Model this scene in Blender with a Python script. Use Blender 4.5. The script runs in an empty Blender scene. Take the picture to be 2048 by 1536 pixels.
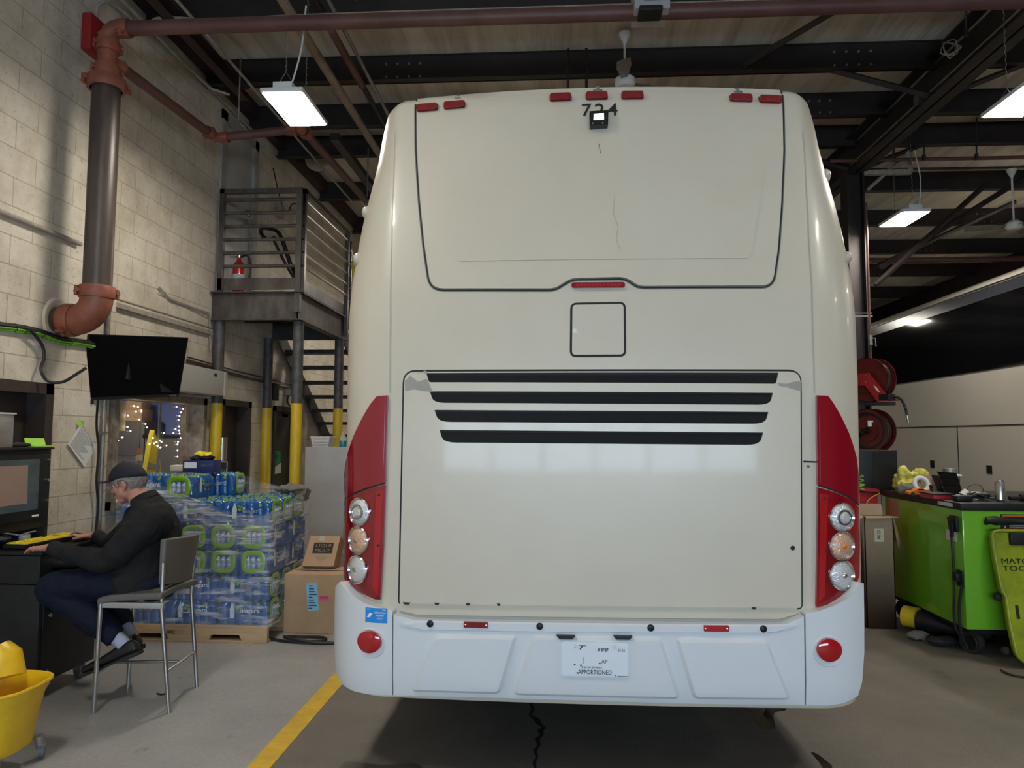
import bpy, bmesh, math, random
from mathutils import Vector, Matrix
from mathutils.geometry import tessellate_polygon
random.seed(7)
R = math.radians
C = bpy.context.scene.collection
V = Vector

# ---------------------------------------------------------------- camera
FPX = 1450.0
cam_d = bpy.data.cameras.new('camera'); cam = bpy.data.objects.new('camera', cam_d); C.objects.link(cam)
cam_d.sensor_width = 36; cam_d.lens = FPX * 36 / 2048; cam_d.clip_start = .05
CAMP = V((0, 0, 1.6))
RM = (Matrix.Rotation(R(3.47), 3, 'Z') @ Matrix.Rotation(R(94.1), 3, 'X') @ Matrix.Rotation(R(.23), 3, 'Z'))
cam.matrix_world = Matrix.Translation(CAMP) @ RM.to_4x4()
bpy.context.scene.camera = cam

def ray(px, py): return RM @ V(((px - 1024) / FPX, (768 - py) / FPX, -1))
def at(px, py, X=None, Y=None, Z=None):
    "the place a pixel of the photograph shows, once one coordinate is known"
    d = ray(px, py)
    t = (X - CAMP.x) / d.x if X is not None else (Y - CAMP.y) / d.y if Y is not None else (Z - CAMP.z) / d.z
    return CAMP + d * t

# ---------------------------------------------------------------- materials
def nt(name):
    m = bpy.data.materials.new(name); m.use_nodes = True
    return m, m.node_tree.nodes, m.node_tree.links, m.node_tree.nodes['Principled BSDF']
def rgb(c):
    if isinstance(c, str):
        c = [int(c[i:i + 2], 16) / 255 for i in (0, 2, 4)]
        c = [x / 12.92 if x <= .04045 else ((x + .055) / 1.055) ** 2.4 for x in c]
    return (*c[:3], 1)
def mat(name, c, rough=.5, metal=0, spec=.5, c2=None, scale=8, bump=0, bscale=60, coat=0, stretch=(1, 1, 1), lo=.35, hi=.7):
    m, N, L, B = nt(name)
    B.inputs['Base Color'].default_value = rgb(c)
    B.inputs['Roughness'].default_value = rough; B.inputs['Metallic'].default_value = metal
    B.inputs['Specular IOR Level'].default_value = spec
    if coat: B.inputs['Coat Weight'].default_value = coat; B.inputs['Coat Roughness'].default_value = .07 if 'coach_paint' in name or 'bumper' in name else .04
    if c2 or bump:
        tc = N.new('ShaderNodeTexCoord'); mp = N.new('ShaderNodeMapping'); mp.inputs['Scale'].default_value = stretch
        L.new(tc.outputs['Object'], mp.inputs[0])
    if c2:
        n = N.new('ShaderNodeTexNoise'); n.inputs['Scale'].default_value = scale; n.inputs['Detail'].default_value = 7
        n.inputs['Roughness'].default_value = .65
        L.new(mp.outputs[0], n.inputs[0])
        r = N.new('ShaderNodeValToRGB'); r.color_ramp.elements[0].position = lo; r.color_ramp.elements[1].position = hi
        r.color_ramp.elements[0].color = rgb(c); r.color_ramp.elements[1].color = rgb(c2)
        L.new(n.outputs['Fac'], r.inputs[0]); L.new(r.outputs[0], B.inputs['Base Color'])
    if bump:
        n = N.new('ShaderNodeTexNoise'); n.inputs['Scale'].default_value = bscale; n.inputs['Detail'].default_value = 4
        b = N.new('ShaderNodeBump'); b.inputs['Strength'].default_value = bump; b.inputs['Distance'].default_value = .01
        L.new(mp.outputs[0], n.inputs[0]); L.new(n.outputs['Fac'], b.inputs['Height']); L.new(b.outputs[0], B.inputs['Normal'])
    return m
def emit(name, c, s):
    m, N, L, B = nt(name)
    B.inputs['Base Color'].default_value = rgb(c); B.inputs['Emission Color'].default_value = rgb(c)
    B.inputs['Emission Strength'].default_value = s
    return m
def film(name, c, alpha, rough=.1, bump=0, bscale=20, stretch=(1, 1, 1)):
    "clear sheet: part of it a glossy skin, the rest see-through"
    m, N, L, B = nt(name)
    B.inputs['Base Color'].default_value = rgb(c); B.inputs['Roughness'].default_value = rough
    t = N.new('ShaderNodeBsdfTransparent'); mx = N.new('ShaderNodeMixShader'); mx.inputs[0].default_value = alpha
    L.new(t.outputs[0], mx.inputs[1]); L.new(B.outputs[0], mx.inputs[2])
    L.new(mx.outputs[0], N['Material Output'].inputs['Surface'])
    if bump:
        tc = N.new('ShaderNodeTexCoord'); mp = N.new('ShaderNodeMapping'); mp.inputs['Scale'].default_value = stretch
        mp.inputs['Rotation'].default_value = (0, .5, 0)
        L.new(tc.outputs['Object'], mp.inputs[0])
        n = N.new('ShaderNodeTexNoise'); n.inputs['Scale'].default_value = bscale; n.inputs['Detail'].default_value = 5
        b = N.new('ShaderNodeBump'); b.inputs['Strength'].default_value = bump; b.inputs['Distance'].default_value = .03
        L.new(mp.outputs[0], n.inputs[0]); L.new(n.outputs['Fac'], b.inputs['Height']); L.new(b.outputs[0], B.inputs['Normal'])
        r = N.new('ShaderNodeMapRange'); r.inputs[1].default_value = .5; r.inputs[2].default_value = .68
        r.inputs[3].default_value = alpha; r.inputs[4].default_value = min(1, alpha + .5)
        L.new(n.outputs['Fac'], r.inputs[0]); L.new(r.outputs[0], mx.inputs[0])
    return m
def block_mat(name, c, c2, mortar, along='Y', zoff=0.0, dirt=.5):
    "painted concrete block, 16 x 8 inch courses in running bond"
    m, N, L, B = nt(name)
    B.inputs['Roughness'].default_value = .62
    tc = N.new('ShaderNodeTexCoord'); sp = N.new('ShaderNodeSeparateXYZ'); cb = N.new('ShaderNodeCombineXYZ')
    L.new(tc.outputs['Object'], sp.inputs[0])
    L.new(sp.outputs[along], cb.inputs['X']); 
    ad = N.new('ShaderNodeMath'); ad.operation = 'ADD'; ad.inputs[1].default_value = zoff
    L.new(sp.outputs['Z'], ad.inputs[0]); L.new(ad.outputs[0], cb.inputs['Y'])
    br = N.new('ShaderNodeTexBrick'); L.new(cb.outputs[0], br.inputs['Vector'])
    br.inputs['Scale'].default_value = 1; br.inputs['Brick Width'].default_value = .406; br.inputs['Row Height'].default_value = .203
    br.inputs['Mortar Size'].default_value = .005; br.inputs['Mortar Smooth'].default_value = .35; br.offset = .5
    br.inputs['Color1'].default_value = rgb(c); br.inputs['Color2'].default_value = rgb(c2); br.inputs['Mortar'].default_value = rgb(mortar)
    n = N.new('ShaderNodeTexNoise'); n.inputs['Scale'].default_value = 3; n.inputs['Detail'].default_value = 9; n.inputs['Roughness'].default_value = .72
    L.new(tc.outputs['Object'], n.inputs[0])
    r = N.new('ShaderNodeValToRGB'); r.color_ramp.elements[0].position = .3; r.color_ramp.elements[1].position = .62
    r.color_ramp.elements[0].color = (dirt, dirt * .92, dirt * .8, 1); r.color_ramp.elements[1].color = (1, 1, 1, 1)
    L.new(n.outputs['Fac'], r.inputs[0])
    n2 = N.new('ShaderNodeTexNoise'); n2.inputs['Scale'].default_value = 26; n2.inputs['Detail'].default_value = 6
    L.new(tc.outputs['Object'], n2.inputs[0])
    r2 = N.new('ShaderNodeValToRGB'); r2.color_ramp.elements[0].position = .28; r2.color_ramp.elements[1].position = .4
    r2.color_ramp.elements[0].color = (.45, .4, .33, 1); r2.color_ramp.elements[1].color = (1, 1, 1, 1)
    L.new(n2.outputs['Fac'], r2.inputs[0])
    mu = N.new('ShaderNodeMixRGB'); mu.blend_type = 'MULTIPLY'; mu.inputs[0].default_value = .8
    L.new(br.outputs['Color'], mu.inputs[1]); L.new(r.outputs[0], mu.inputs[2])
    mu2 = N.new('ShaderNodeMixRGB'); mu2.blend_type = 'MULTIPLY'; mu2.inputs[0].default_value = .5
    L.new(mu.outputs[0], mu2.inputs[1]); L.new(r2.outputs[0], mu2.inputs[2]); L.new(mu2.outputs[0], B.inputs['Base Color'])
    n3 = N.new('ShaderNodeTexNoise'); n3.inputs['Scale'].default_value = 90; n3.inputs['Detail'].default_value = 4
    L.new(tc.outputs['Object'], n3.inputs[0])
    s = N.new('ShaderNodeMath'); s.operation = 'MULTIPLY_ADD'; s.inputs[1].default_value = -2.2
    L.new(br.outputs['Fac'], s.inputs[0]); L.new(n3.outputs['Fac'], s.inputs[2])
    b = N.new('ShaderNodeBump'); b.inputs['Strength'].default_value = .55; b.inputs['Distance'].default_value = .006
    L.new(s.outputs[0], b.inputs['Height']); L.new(b.outputs[0], B.inputs['Normal'])
    return m

M = {}
M['paint'] = mat('white_coach_paint', (.6, .54, .43), .34, spec=.45, coat=.17, c2=(.57, .51, .4), scale=2.2)
M['paint_daylit'] = mat('white_bumper_paint_daylit', (.68, .7, .72), .26, coat=.3)  # coach white made cooler and brighter: blue daylight put into the bumper colour
M['paint_far'] = mat('cream_coach_paint', (.52, .49, .43), .16, coat=.4)
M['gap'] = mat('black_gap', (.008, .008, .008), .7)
M['seal'] = mat('grey_seal', (.16, .16, .13), .6)
M['primer'] = mat('bare_primer', (.34, .32, .28), .6, c2=(.3, .28, .25), scale=14)
M['blackmetal'] = mat('black_metal', (.007, .007, .0075), .4, spec=.35, c2=(.016, .016, .017), scale=9)
M['blackplastic'] = mat('black_plastic', (.008, .008, .009), .45, spec=.35)
M['blackgloss'] = mat('black_gloss', (.004, .004, .005), .06)
M['rubber'] = mat('rubber', (.018, .018, .018), .75, bump=.2)
M['red_lens'] = mat('red_lens', (.26, .004, .014), .09, coat=.8)
M['red_lens_dark'] = mat('dark_red_lens', (.14, .002, .006), .1, coat=.8, c2=(.4, .007, .01), scale=5, stretch=(1, 1, .3))
M['red_bright'] = mat('bright_red_lens', (.4, .008, .012), .12, coat=.6)
M['marker'] = mat('marker_red', (.28, .004, .008), .15, coat=.5, c2=(.13, .002, .003), scale=30)
M['chrome'] = mat('chrome', (.75, .75, .76), .12, 1)
M['steel'] = mat('brushed_steel', (.5, .5, .5), .3, 1)
M['clear_lens'] = mat('clear_lens', (.72, .71, .69), .12, .35, coat=.8, bump=.7, bscale=90)
M['amber_lens'] = mat('amber_lens', (.75, .42, .26), .15, .3, coat=.8, bump=.7, bscale=90)
M['rust'] = mat('rusty_brown_steel', (.032, .02, .017), .5, c2=(.1, .062, .05), scale=5, stretch=(1, 1, .35))
M['pipe_brown'] = mat('dark_brown_pipe', (.045, .029, .026), .38, c2=(.1, .075, .062), scale=7, stretch=(1, 1, .2))
M['pipe_red'] = mat('dull_red_pipe', (.09, .035, .03), .5, c2=(.14, .06, .05), scale=4)
M['fitting'] = mat('orange_red_fitting', (.3, .085, .045), .5, c2=(.17, .06, .04), scale=12)
M['redbox'] = mat('red_enamel', (.3, .015, .015), .4)
M['beam'] = mat('dark_roof_steel', (.012, .008, .008), .55, c2=(.028, .02, .018), scale=3)
M['beam2'] = mat('brown_channel', (.04, .02, .018), .6)
M['tan_pipe'] = mat('tan_pipe', (.3, .23, .16), .6, c2=(.22, .16, .11), scale=9)
M['galv'] = mat('galvanised', (.35, .35, .33), .45, .6, c2=(.2, .19, .17), scale=14)
M['conduit'] = mat('painted_conduit', (.42, .38, .32), .5, c2=(.25, .22, .19), scale=18)
M['yellow'] = mat('yellow_post_paint', (.72, .5, .02), .45, c2=(.55, .37, .02), scale=14, stretch=(1, 1, .3))
M['charcoal'] = mat('charcoal_post_paint', (.05, .05, .055), .5, c2=(.11, .105, .1), scale=14)
M['landing'] = mat('brown_landing_steel', (.05, .04, .036), .42, c2=(.15, .135, .12), scale=6, stretch=(1, 1, .35), lo=.42, hi=.8)
M['stair'] = mat('black_stair_steel', (.02, .019, .019), .5, c2=(.06, .055, .05), scale=6)
M['doorwhite'] = mat('off_white_door', (.55, .54, .53), .4, c2=(.45, .44, .42), scale=3)
M['doorframe_w'] = mat('cream_door_frame', (.42, .4, .37), .5, c2=(.3, .28, .25), scale=6)
M['doordark'] = mat('dark_brown_door', (.035, .027, .024), .5, c2=(.06, .047, .042), scale=4)
M['cardboard'] = mat('cardboard', (.42, .27, .155), .85, c2=(.48, .32, .19), scale=4, bump=.1, bscale=80)
M['cardboard_d'] = mat('worn_cardboard', (.33, .235, .15), .85, c2=(.38, .27, .18), scale=4)
M['wood'] = mat('pallet_wood', (.62, .43, .24), .75, c2=(.46, .3, .16), scale=9, stretch=(.25, .25, 3), bump=.3)
M['oldwood'] = mat('weathered_wood', (.2, .17, .15), .8, c2=(.12, .1, .09), scale=20, stretch=(.3, 1, 1), bump=.4)
M['waterblue'] = mat('blue_bottle_wrap', (.008, .065, .25), .16, c2=(.014, .12, .36), scale=9, coat=.5, bump=.35, bscale=26)
M['lime'] = mat('lime_ring', (.22, .42, .02), .3, coat=.3)
M['clearbottle'] = mat('clear_water_bottle', (.5, .58, .66), .07, .15, coat=.8, c2=(.16, .25, .38), scale=14, bump=.5, bscale=30)
M['bottlewhite'] = mat('printed_white_bottle', (.62, .68, .72), .3)
M['white'] = mat('white_print', (.8, .8, .8), .5)
M['black'] = mat('black_print', (.01, .01, .01), .6)
M['blue'] = mat('sky_blue_print', (.02, .25, .68), .4)
M['navy'] = mat('navy_print', (.02, .025, .12), .4)
M['paper'] = mat('paper', (.72, .72, .7), .8)
M['greenpad'] = mat('lime_sticky_pad', (.42, .75, .1), .7)
M['yellowplastic'] = mat('yellow_bucket_plastic', (.78, .5, .01), .35, c2=(.6, .36, .01), scale=5)
M['greyfabric'] = mat('grey_vinyl', (.115, .108, .1), .5, bump=.15, bscale=200)
M['jacket'] = mat('charcoal_jacket_cloth', (.012, .012, .013), .8, spec=.25, bump=.3, bscale=260)
M['trousers'] = mat('navy_work_trousers', (.005, .008, .021), .8, spec=.25, bump=.2, bscale=240)
M['cap'] = mat('navy_cap_cloth', (.006, .007, .016), .8, bump=.2, bscale=300)
M['skin'] = mat('weathered_skin', (.42, .175, .12), .5, c2=(.52, .26, .185), scale=22, bump=.1, bscale=120)
M['hair'] = mat('grey_hair', (.3, .28, .26), .95, spec=.1, c2=(.12, .11, .1), scale=60, stretch=(.3, 1, 1), bump=.8, bscale=160)
M['sock'] = mat('grey_blue_sock', (.4, .43, .55), .85, bump=.3, bscale=200)
M['shoe'] = mat('black_leather', (.013, .013, .013), .42, bump=.2, bscale=90)
M['lockergrey'] = mat('pale_grey_locker', (.4, .39, .38), .5, c2=(.33, .32, .31), scale=3)
M['boxbeige'] = mat('beige_steel_housing', (.42, .41, .38), .5)
M['green'] = mat('lime_green_enamel', (.17, .48, .025), .17, coat=.6)
M['creeper'] = mat('yellow_green_plastic', (.36, .43, .012), .4, c2=(.17, .22, .01), scale=5)
M['redpaint'] = mat('tool_red', (.32, .012, .014), .35, c2=(.42, .03, .03), scale=3)
M['orange'] = mat('toy_orange', (.75, .17, .01), .3, coat=.5)
M['yellowcloth'] = mat('pale_yellow_cloth', (.62, .57, .12), .7, bump=.6, bscale=30)
M['rag'] = mat('grey_rag', (.16, .145, .12), .9, bump=.6, bscale=40)
M['can'] = mat('printed_silver_can', (.6, .6, .58), .28, .8, c2=(.25, .24, .22), scale=22)
M['clear_plastic'] = film('cloudy_clear_plastic', (.7, .68, .62), .4, .15)
M['glass'] = film('window_glass', (.02, .02, .02), .09, .02)
M['wrapfilm'] = film('stretch_wrap', (.8, .82, .85), .1, .12, bump=1.0, bscale=7, stretch=(.55, .55, 3.2))
M['officeblue'] = mat('office_blue_wall', (.12, .16, .4), .7)
M['officegrey'] = mat('office_grey_cabinet', (.075, .07, .066), .5)
M['vest'] = mat('hi_vis_yellow', (.75, .6, .02), .7)
M['greencable'] = mat('green_cable', (.18, .5, .03), .5)
M['hose'] = mat('black_hose', (.015, .015, .015), .5)
M['reelred'] = mat('dark_red_reel', (.12, .01, .009), .35, c2=(.07, .008, .007), scale=6)
M['extred'] = mat('extinguisher_red', (.5, .012, .012), .25, coat=.5)
M['pink'] = mat('pink_label', (.65, .15, .25), .6)
M['ltblue'] = mat('pale_blue_label', (.25, .55, .72), .6)
M['signgreen'] = mat('sign_green', (.02, .28, .12), .5)
M['screen_img'] = mat('screen_page', (.36, .25, .2), .25, c2=(.3, .2, .16), scale=3)
M['screenglass'] = mat('dim_screen', (.055, .075, .08), .12, c2=(.1, .13, .14), scale=4, stretch=(1, 1, 3))
M['whiteplastic'] = mat('white_plastic', (.66, .66, .64), .45)
M['display'] = mat('matt_display', (.003, .003, .0035), .5, spec=.04)
M['film2'] = film('bunched_film', (.95, .96, .97), .1, .1, bump=1.0, bscale=13, stretch=(.35, .35, 5))
M['led'] = emit('lamp_diffuser', (1.0, .92, .79), 30.0)
M['daylight'] = emit('daylit_pane', (.62, .8, 1.0), 7.0)
M['bulb'] = emit('tiny_bulb', (1, .85, .6), 9)
M['cream'] = mat('cream_paper', (.6, .53, .4), .8)
M['blockwall'] = block_mat('painted_block_wall', (.74, .68, .575), (.69, .635, .54), (.5, .45, .37), 'Y', .087, .62)
M['blockwall_x'] = block_mat('painted_block_cross_wall', (.5, .46, .38), (.45, .41, .34), (.3, .27, .22), 'X', .087, .6)
M['sheet'] = mat('dark_wall_sheeting', (.05, .045, .04), .7)

def floor_mat(name, base, dark, rough, spots, speck):
    m, N, L, B = nt(name)
    tc = N.new('ShaderNodeTexCoord')
    def noise(sc, det=8, ro=.65, lo=.35, hi=.65, a=(0, 0, 0, 1), b=(1, 1, 1, 1)):
        n = N.new('ShaderNodeTexNoise'); n.inputs['Scale'].default_value = sc; n.inputs['Detail'].default_value = det
        n.inputs['Roughness'].default_value = ro; L.new(tc.outputs['Object'], n.inputs[0])
        r = N.new('ShaderNodeValToRGB'); r.color_ramp.elements[0].position = lo; r.color_ramp.elements[1].position = hi
        r.color_ramp.elements[0].color = a; r.color_ramp.elements[1].color = b
        L.new(n.outputs['Fac'], r.inputs[0]); return r, n
    a, _ = noise(1.3, a=rgb(dark), b=rgb(base))
    s, _ = noise(spots, 6, .6, .27, .36, (.3, .27, .24, 1))
    g, gn = noise(speck, 3, .8, .36, .6, (.5, .5, .48, 1), (1.15, 1.13, 1.1, 1))
    m1 = N.new('ShaderNodeMixRGB'); m1.blend_type = 'MULTIPLY'; m1.inputs[0].default_value = .75
    L.new(a.outputs[0], m1.inputs[1]); L.new(s.outputs[0], m1.inputs[2])
    m2 = N.new('ShaderNodeMixRGB'); m2.blend_type = 'MULTIPLY'; m2.inputs[0].default_value = .6 if speck > 60 else .25
    L.new(m1.outputs[0], m2.inputs[1]); L.new(g.outputs[0], m2.inputs[2]); L.new(m2.outputs[0], B.inputs['Base Color'])
    B.inputs['Roughness'].default_value = rough
    b = N.new('ShaderNodeBump'); b.inputs['Strength'].default_value = .3 if speck > 60 else .12; b.inputs['Distance'].default_value = .004
    L.new(gn.outputs['Fac'], b.inputs['Height']); L.new(b.outputs[0], B.inputs['Normal'])
    return m
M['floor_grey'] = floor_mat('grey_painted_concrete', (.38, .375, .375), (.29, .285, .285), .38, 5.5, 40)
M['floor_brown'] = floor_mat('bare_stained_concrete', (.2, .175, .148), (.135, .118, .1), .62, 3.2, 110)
def ceil_mat():
    m, N, L, B = nt('white_roof_insulation')
    tc = N.new('ShaderNodeTexCoord'); mp = N.new('ShaderNodeMapping'); mp.inputs['Scale'].default_value = (2.6, .3, 1)
    mp.inputs['Rotation'].default_value = (0, 0, R(9))
    L.new(tc.outputs['Object'], mp.inputs[0])
    n = N.new('ShaderNodeTexNoise'); n.inputs['Scale'].default_value = 2.2; n.inputs['Detail'].default_value = 5; n.inputs['Distortion'].default_value = .6
    L.new(mp.outputs[0], n.inputs[0])
    r = N.new('ShaderNodeValToRGB'); r.color_ramp.elements[0].position = .3; r.color_ramp.elements[1].position = .6
    r.color_ramp.elements[0].color = (.5, .46, .39, 1); r.color_ramp.elements[1].color = (.78, .74, .66, 1)
    L.new(n.outputs['Fac'], r.inputs[0]); L.new(r.outputs[0], B.inputs['Base Color'])
    b = N.new('ShaderNodeBump'); b.inputs['Strength'].default_value = .6; b.inputs['Distance'].default_value = .06
    L.new(n.outputs['Fac'], b.inputs['Height']); L.new(b.outputs[0], B.inputs['Normal'])
    B.inputs['Roughness'].default_value = .5
    return m
M['ceiling'] = ceil_mat()
M['louvreblack'] = mat('matt_louvre_black', (.006, .006, .006), .6, spec=.2)

# ---------------------------------------------------------------- mesh helpers
def origin(o):
    p = V((0, 0, 0))
    while o: p = p + o.location; o = o.parent
    return p
class MB:
    def __init__(s): s.v = []; s.f = []
    def add(s, vs, fs):
        n = len(s.v); s.v += [V(v) for v in vs]; s.f += [tuple(i + n for i in f) for f in fs]; return s
    def box(s, a, b, bev=0, M4=None):
        x0, x1 = sorted((a[0], b[0])); y0, y1 = sorted((a[1], b[1])); z0, z1 = sorted((a[2], b[2]))
        bev = min(bev, (x1 - x0) * .45, (y1 - y0) * .45, (z1 - z0) * .45)
        if bev <= 0:
            vs = [(x, y, z) for x in (x0, x1) for y in (y0, y1) for z in (z0, z1)]
            fs = [(0, 1, 3, 2), (4, 6, 7, 5), (0, 4, 5, 1), (2, 3, 7, 6), (0, 2, 6, 4), (1, 5, 7, 3)]
        else:
            bm = bmesh.new(); bmesh.ops.create_cube(bm, size=1)
            for v in bm.verts: v.co = V(((x0 + x1) / 2 + v.co.x * (x1 - x0), (y0 + y1) / 2 + v.co.y * (y1 - y0), (z0 + z1) / 2 + v.co.z * (z1 - z0)))
            bmesh.ops.bevel(bm, geom=bm.edges[:], offset=bev, segments=2, affect='EDGES', profile=.6)
            bm.verts.index_update()
            vs = [v.co.copy() for v in bm.verts]; fs = [[v.index for v in f.verts] for f in bm.faces]; bm.free()
        if M4: vs = [M4 @ V(v) for v in vs]
        return s.add(vs, fs)
    def loft(s, pts, ra, rb=None, ref=(0, 0, 1), n=16, cap=True, closed=False):
        pts = [V(p) for p in pts]; k = len(pts)
        ra = [ra] * k if not hasattr(ra, '__len__') else ra
        rb = ra if rb is None else ([rb] * k if not hasattr(rb, '__len__') else rb)
        ref = V(ref); vs = []; prev = None
        for i, p in enumerate(pts):
            if closed: t = pts[(i + 1) % k] - pts[i - 1]
            else: t = pts[min(i + 1, k - 1)] - pts[max(i - 1, 0)]
            t.normalize()
            if prev is None:
                r0 = ref if abs(t.dot(ref)) < .98 else V((1, .1, 0))
                side = r0.cross(t).normalized()
            else: side = (prev - t * prev.dot(t)).normalized()
            prev = side; up = t.cross(side)
            for j in range(n):
                a = 2 * math.pi * j / n
                vs.append(p + side * math.cos(a) * ra[i] + up * math.sin(a) * rb[i])
        fs = []
        for i in range(k if closed else k - 1):
            for j in range(n):
                a, b = i * n + j, i * n + (j + 1) % n; c, d = ((i + 1) % k) * n + (j + 1) % n, ((i + 1) % k) * n + j
                fs.append((a, b, c, d))
        if cap and not closed: fs += [tuple(reversed(range(n))), tuple((k - 1) * n + j for j in range(n))]
        return s.add(vs, fs)
    def cyl(s, a, b, r, r2=None, n=16): return s.loft([a, b], [r, r if r2 is None else r2], n=n)
    def tube(s, pts, r, n=10, smooth=0, closed=False):
        pts = [V(p) for p in pts]
        if smooth: pts = spline(pts, smooth, closed)
        return s.loft(pts, r, n=n, closed=closed)
    def ball(s, c, r, n=12, M3=None):
        r = (r, r, r) if not hasattr(r, '__len__') else r; vs = []; fs = []
        for i in range(n + 1):
            t = math.pi * i / n
            for j in range(2 * n):
                p = math.pi * j / n
                q = V((math.sin(t) * math.cos(p) * r[0], math.sin(t) * math.sin(p) * r[1], math.cos(t) * r[2]))
                if M3: q = M3 @ q
                vs.append(V(c) + q)
        for i in range(n):
            for j in range(2 * n):
                a, b = i * 2 * n + j, i * 2 * n + (j + 1) % (2 * n); fs.append((a, a + 2 * n, b + 2 * n, b))
        return s.add(vs, fs)
    def lathe(s, c, prof, axis=(0, 0, 1), n=24):
        axis = V(axis).normalized(); a = axis.orthogonal().normalized(); b = axis.cross(a); vs = []; fs = []
        for r, h in prof:
            for j in range(n):
                t = 2 * math.pi * j / n; vs.append(V(c) + axis * h + (a * math.cos(t) + b * math.sin(t)) * r)
        for i in range(len(prof) - 1):
            for j in range(n):
                p, q = i * n + j, i * n + (j + 1) % n; fs.append((p, q, q + n, p + n))
        return s.add(vs, fs)
    def prism(s, poly, d):
        "poly: 3-D outline, d: thickness vector"
        poly = [V(p) for p in poly]; d = V(d); n = len(poly)
        vs = poly + [p + d for p in poly]
        fs = [tuple(range(n)), tuple(reversed(range(n, 2 * n)))] + [(i, (i + 1) % n, (i + 1) % n + n, i + n) for i in range(n)]
        return s.add(vs, fs)
    def build(s, name, m, parent=None, smooth=None, local=False):
        me = bpy.data.meshes.new(name); o = V((0, 0, 0)) if local else origin(parent)
        bm = bmesh.new(); vv = [bm.verts.new(v - o) for v in s.v]
        for f in s.f:
            try: bm.faces.new([vv[i] for i in f])
            except ValueError: pass
        bmesh.ops.remove_doubles(bm, verts=bm.verts, dist=1e-5)
        bmesh.ops.recalc_face_normals(bm, faces=bm.faces)
        bm.to_mesh(me); bm.free()
        if smooth is None: smooth = R(35)
        me.materials.append(M[m] if isinstance(m, str) else m)
        if smooth:
            me.shade_smooth()
            if smooth < 3: sharp(me, smooth)
        ob = bpy.data.objects.new(name, me); C.objects.link(ob); ob.parent = parent
        return ob
def sharp(me, ang):
    bm = bmesh.new(); bm.from_mesh(me)
    for e in bm.edges:
        if len(e.link_faces) == 2 and e.calc_face_angle(0) > ang: e.smooth = False
    bm.to_mesh(me); bm.free()
def spline(p, k=8, closed=False):
    out = []; n = len(p)
    rng = range(n) if closed else range(n - 1)
    for i in rng:
        g = (lambda j: p[j % n]) if closed else (lambda j: p[max(0, min(n - 1, j))])
        a, b, c, d = g(i - 1), g(i), g(i + 1), g(i + 2)
        for t in range(k):
            t /= k
            out.append(.5 * ((2 * b) + (c - a) * t + (2 * a - 5 * b + 4 * c - d) * t * t + (3 * b - a - 3 * c + d) * t ** 3))
    if not closed: out.append(p[-1])
    return out
def thing(name, label, cat, loc=(0, 0, 0), group=None, rz=0):
    o = bpy.data.objects.new(name, None); C.objects.link(o); o.location = loc; o.empty_display_size = .1
    o.rotation_euler = (0, 0, rz)
    return tag(o, label, cat, group)
def tag(o, label, cat, group=None, kind=None):
    o['label'] = label; o['category'] = cat
    if group: o['group'] = group
    if kind: o['kind'] = kind
    return o
def struct(o): o['kind'] = 'structure'; return o
def copy_tree(o, parent=None):
    c = o.copy(); C.objects.link(c); c.parent = parent
    for ch in list(o.children): copy_tree(ch, c)
    return c
def text_vf(body, size=1.0, align='CENTER', ext=0.0, shear=0.0, bold=0.0):
    cu = bpy.data.curves.new('t', 'FONT'); cu.body = body; cu.size = size; cu.align_x = align; cu.align_y = 'CENTER'
    cu.extrude = ext; cu.offset = bold; cu.shear = shear; cu.resolution_u = 3
    ob = bpy.data.objects.new('t', cu); C.objects.link(ob)
    bpy.context.view_layer.update()
    me = bpy.data.meshes.new_from_object(ob.evaluated_get(bpy.context.evaluated_depsgraph_get()))
    vs = [v.co.copy() for v in me.vertices]; fs = [tuple(p.vertices) for p in me.polygons]
    bpy.data.objects.remove(ob); bpy.data.curves.remove(cu); bpy.data.meshes.remove(me)
    return vs, fs
def text_on(mb, body, c, right, up, h, width=None, ext=.0006, shear=0, align='CENTER', bold=.012):
    vs, fs = text_vf(body, 1, align, 0, shear)
    if not vs: return mb
    xs = [v.x for v in vs]; ys = [v.y for v in vs]
    w = max(xs) - min(xs); hh = max(ys) - min(ys); cy = (max(ys) + min(ys)) / 2; cx = (max(xs) + min(xs)) / 2 if align == 'CENTER' else min(xs)
    sy = h / hh; sx = (width / w) if width else sy
    right = V(right).normalized(); up = V(up).normalized()
    for k in (-1, 0, 1):
        mb.add([V(c) + right * ((v.x - cx) * sx + k * bold * 1.6 * h) + up * (v.y - cy) * sy for v in vs], fs)
    return mb
def bake(ob, mods):
    for kind, kw in mods:
        m = ob.modifiers.new(kind, kind)
        for k, v in kw.items(): setattr(m, k, v)
    bpy.context.view_layer.update()
    me = bpy.data.meshes.new_from_object(ob.evaluated_get(bpy.context.evaluated_depsgraph_get()))
    ob.modifiers.clear(); ob.data = me; me.shade_smooth()
    return ob
def lerp_tab(tab, z):
    if z <= tab[0][0]: return tab[0][1]
    for (a, b), (c, d) in zip(tab, tab[1:]):
        if z <= c:
            t = (z - a) / (c - a); return b + (d - b) * t
    return tab[-1][1]
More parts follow.
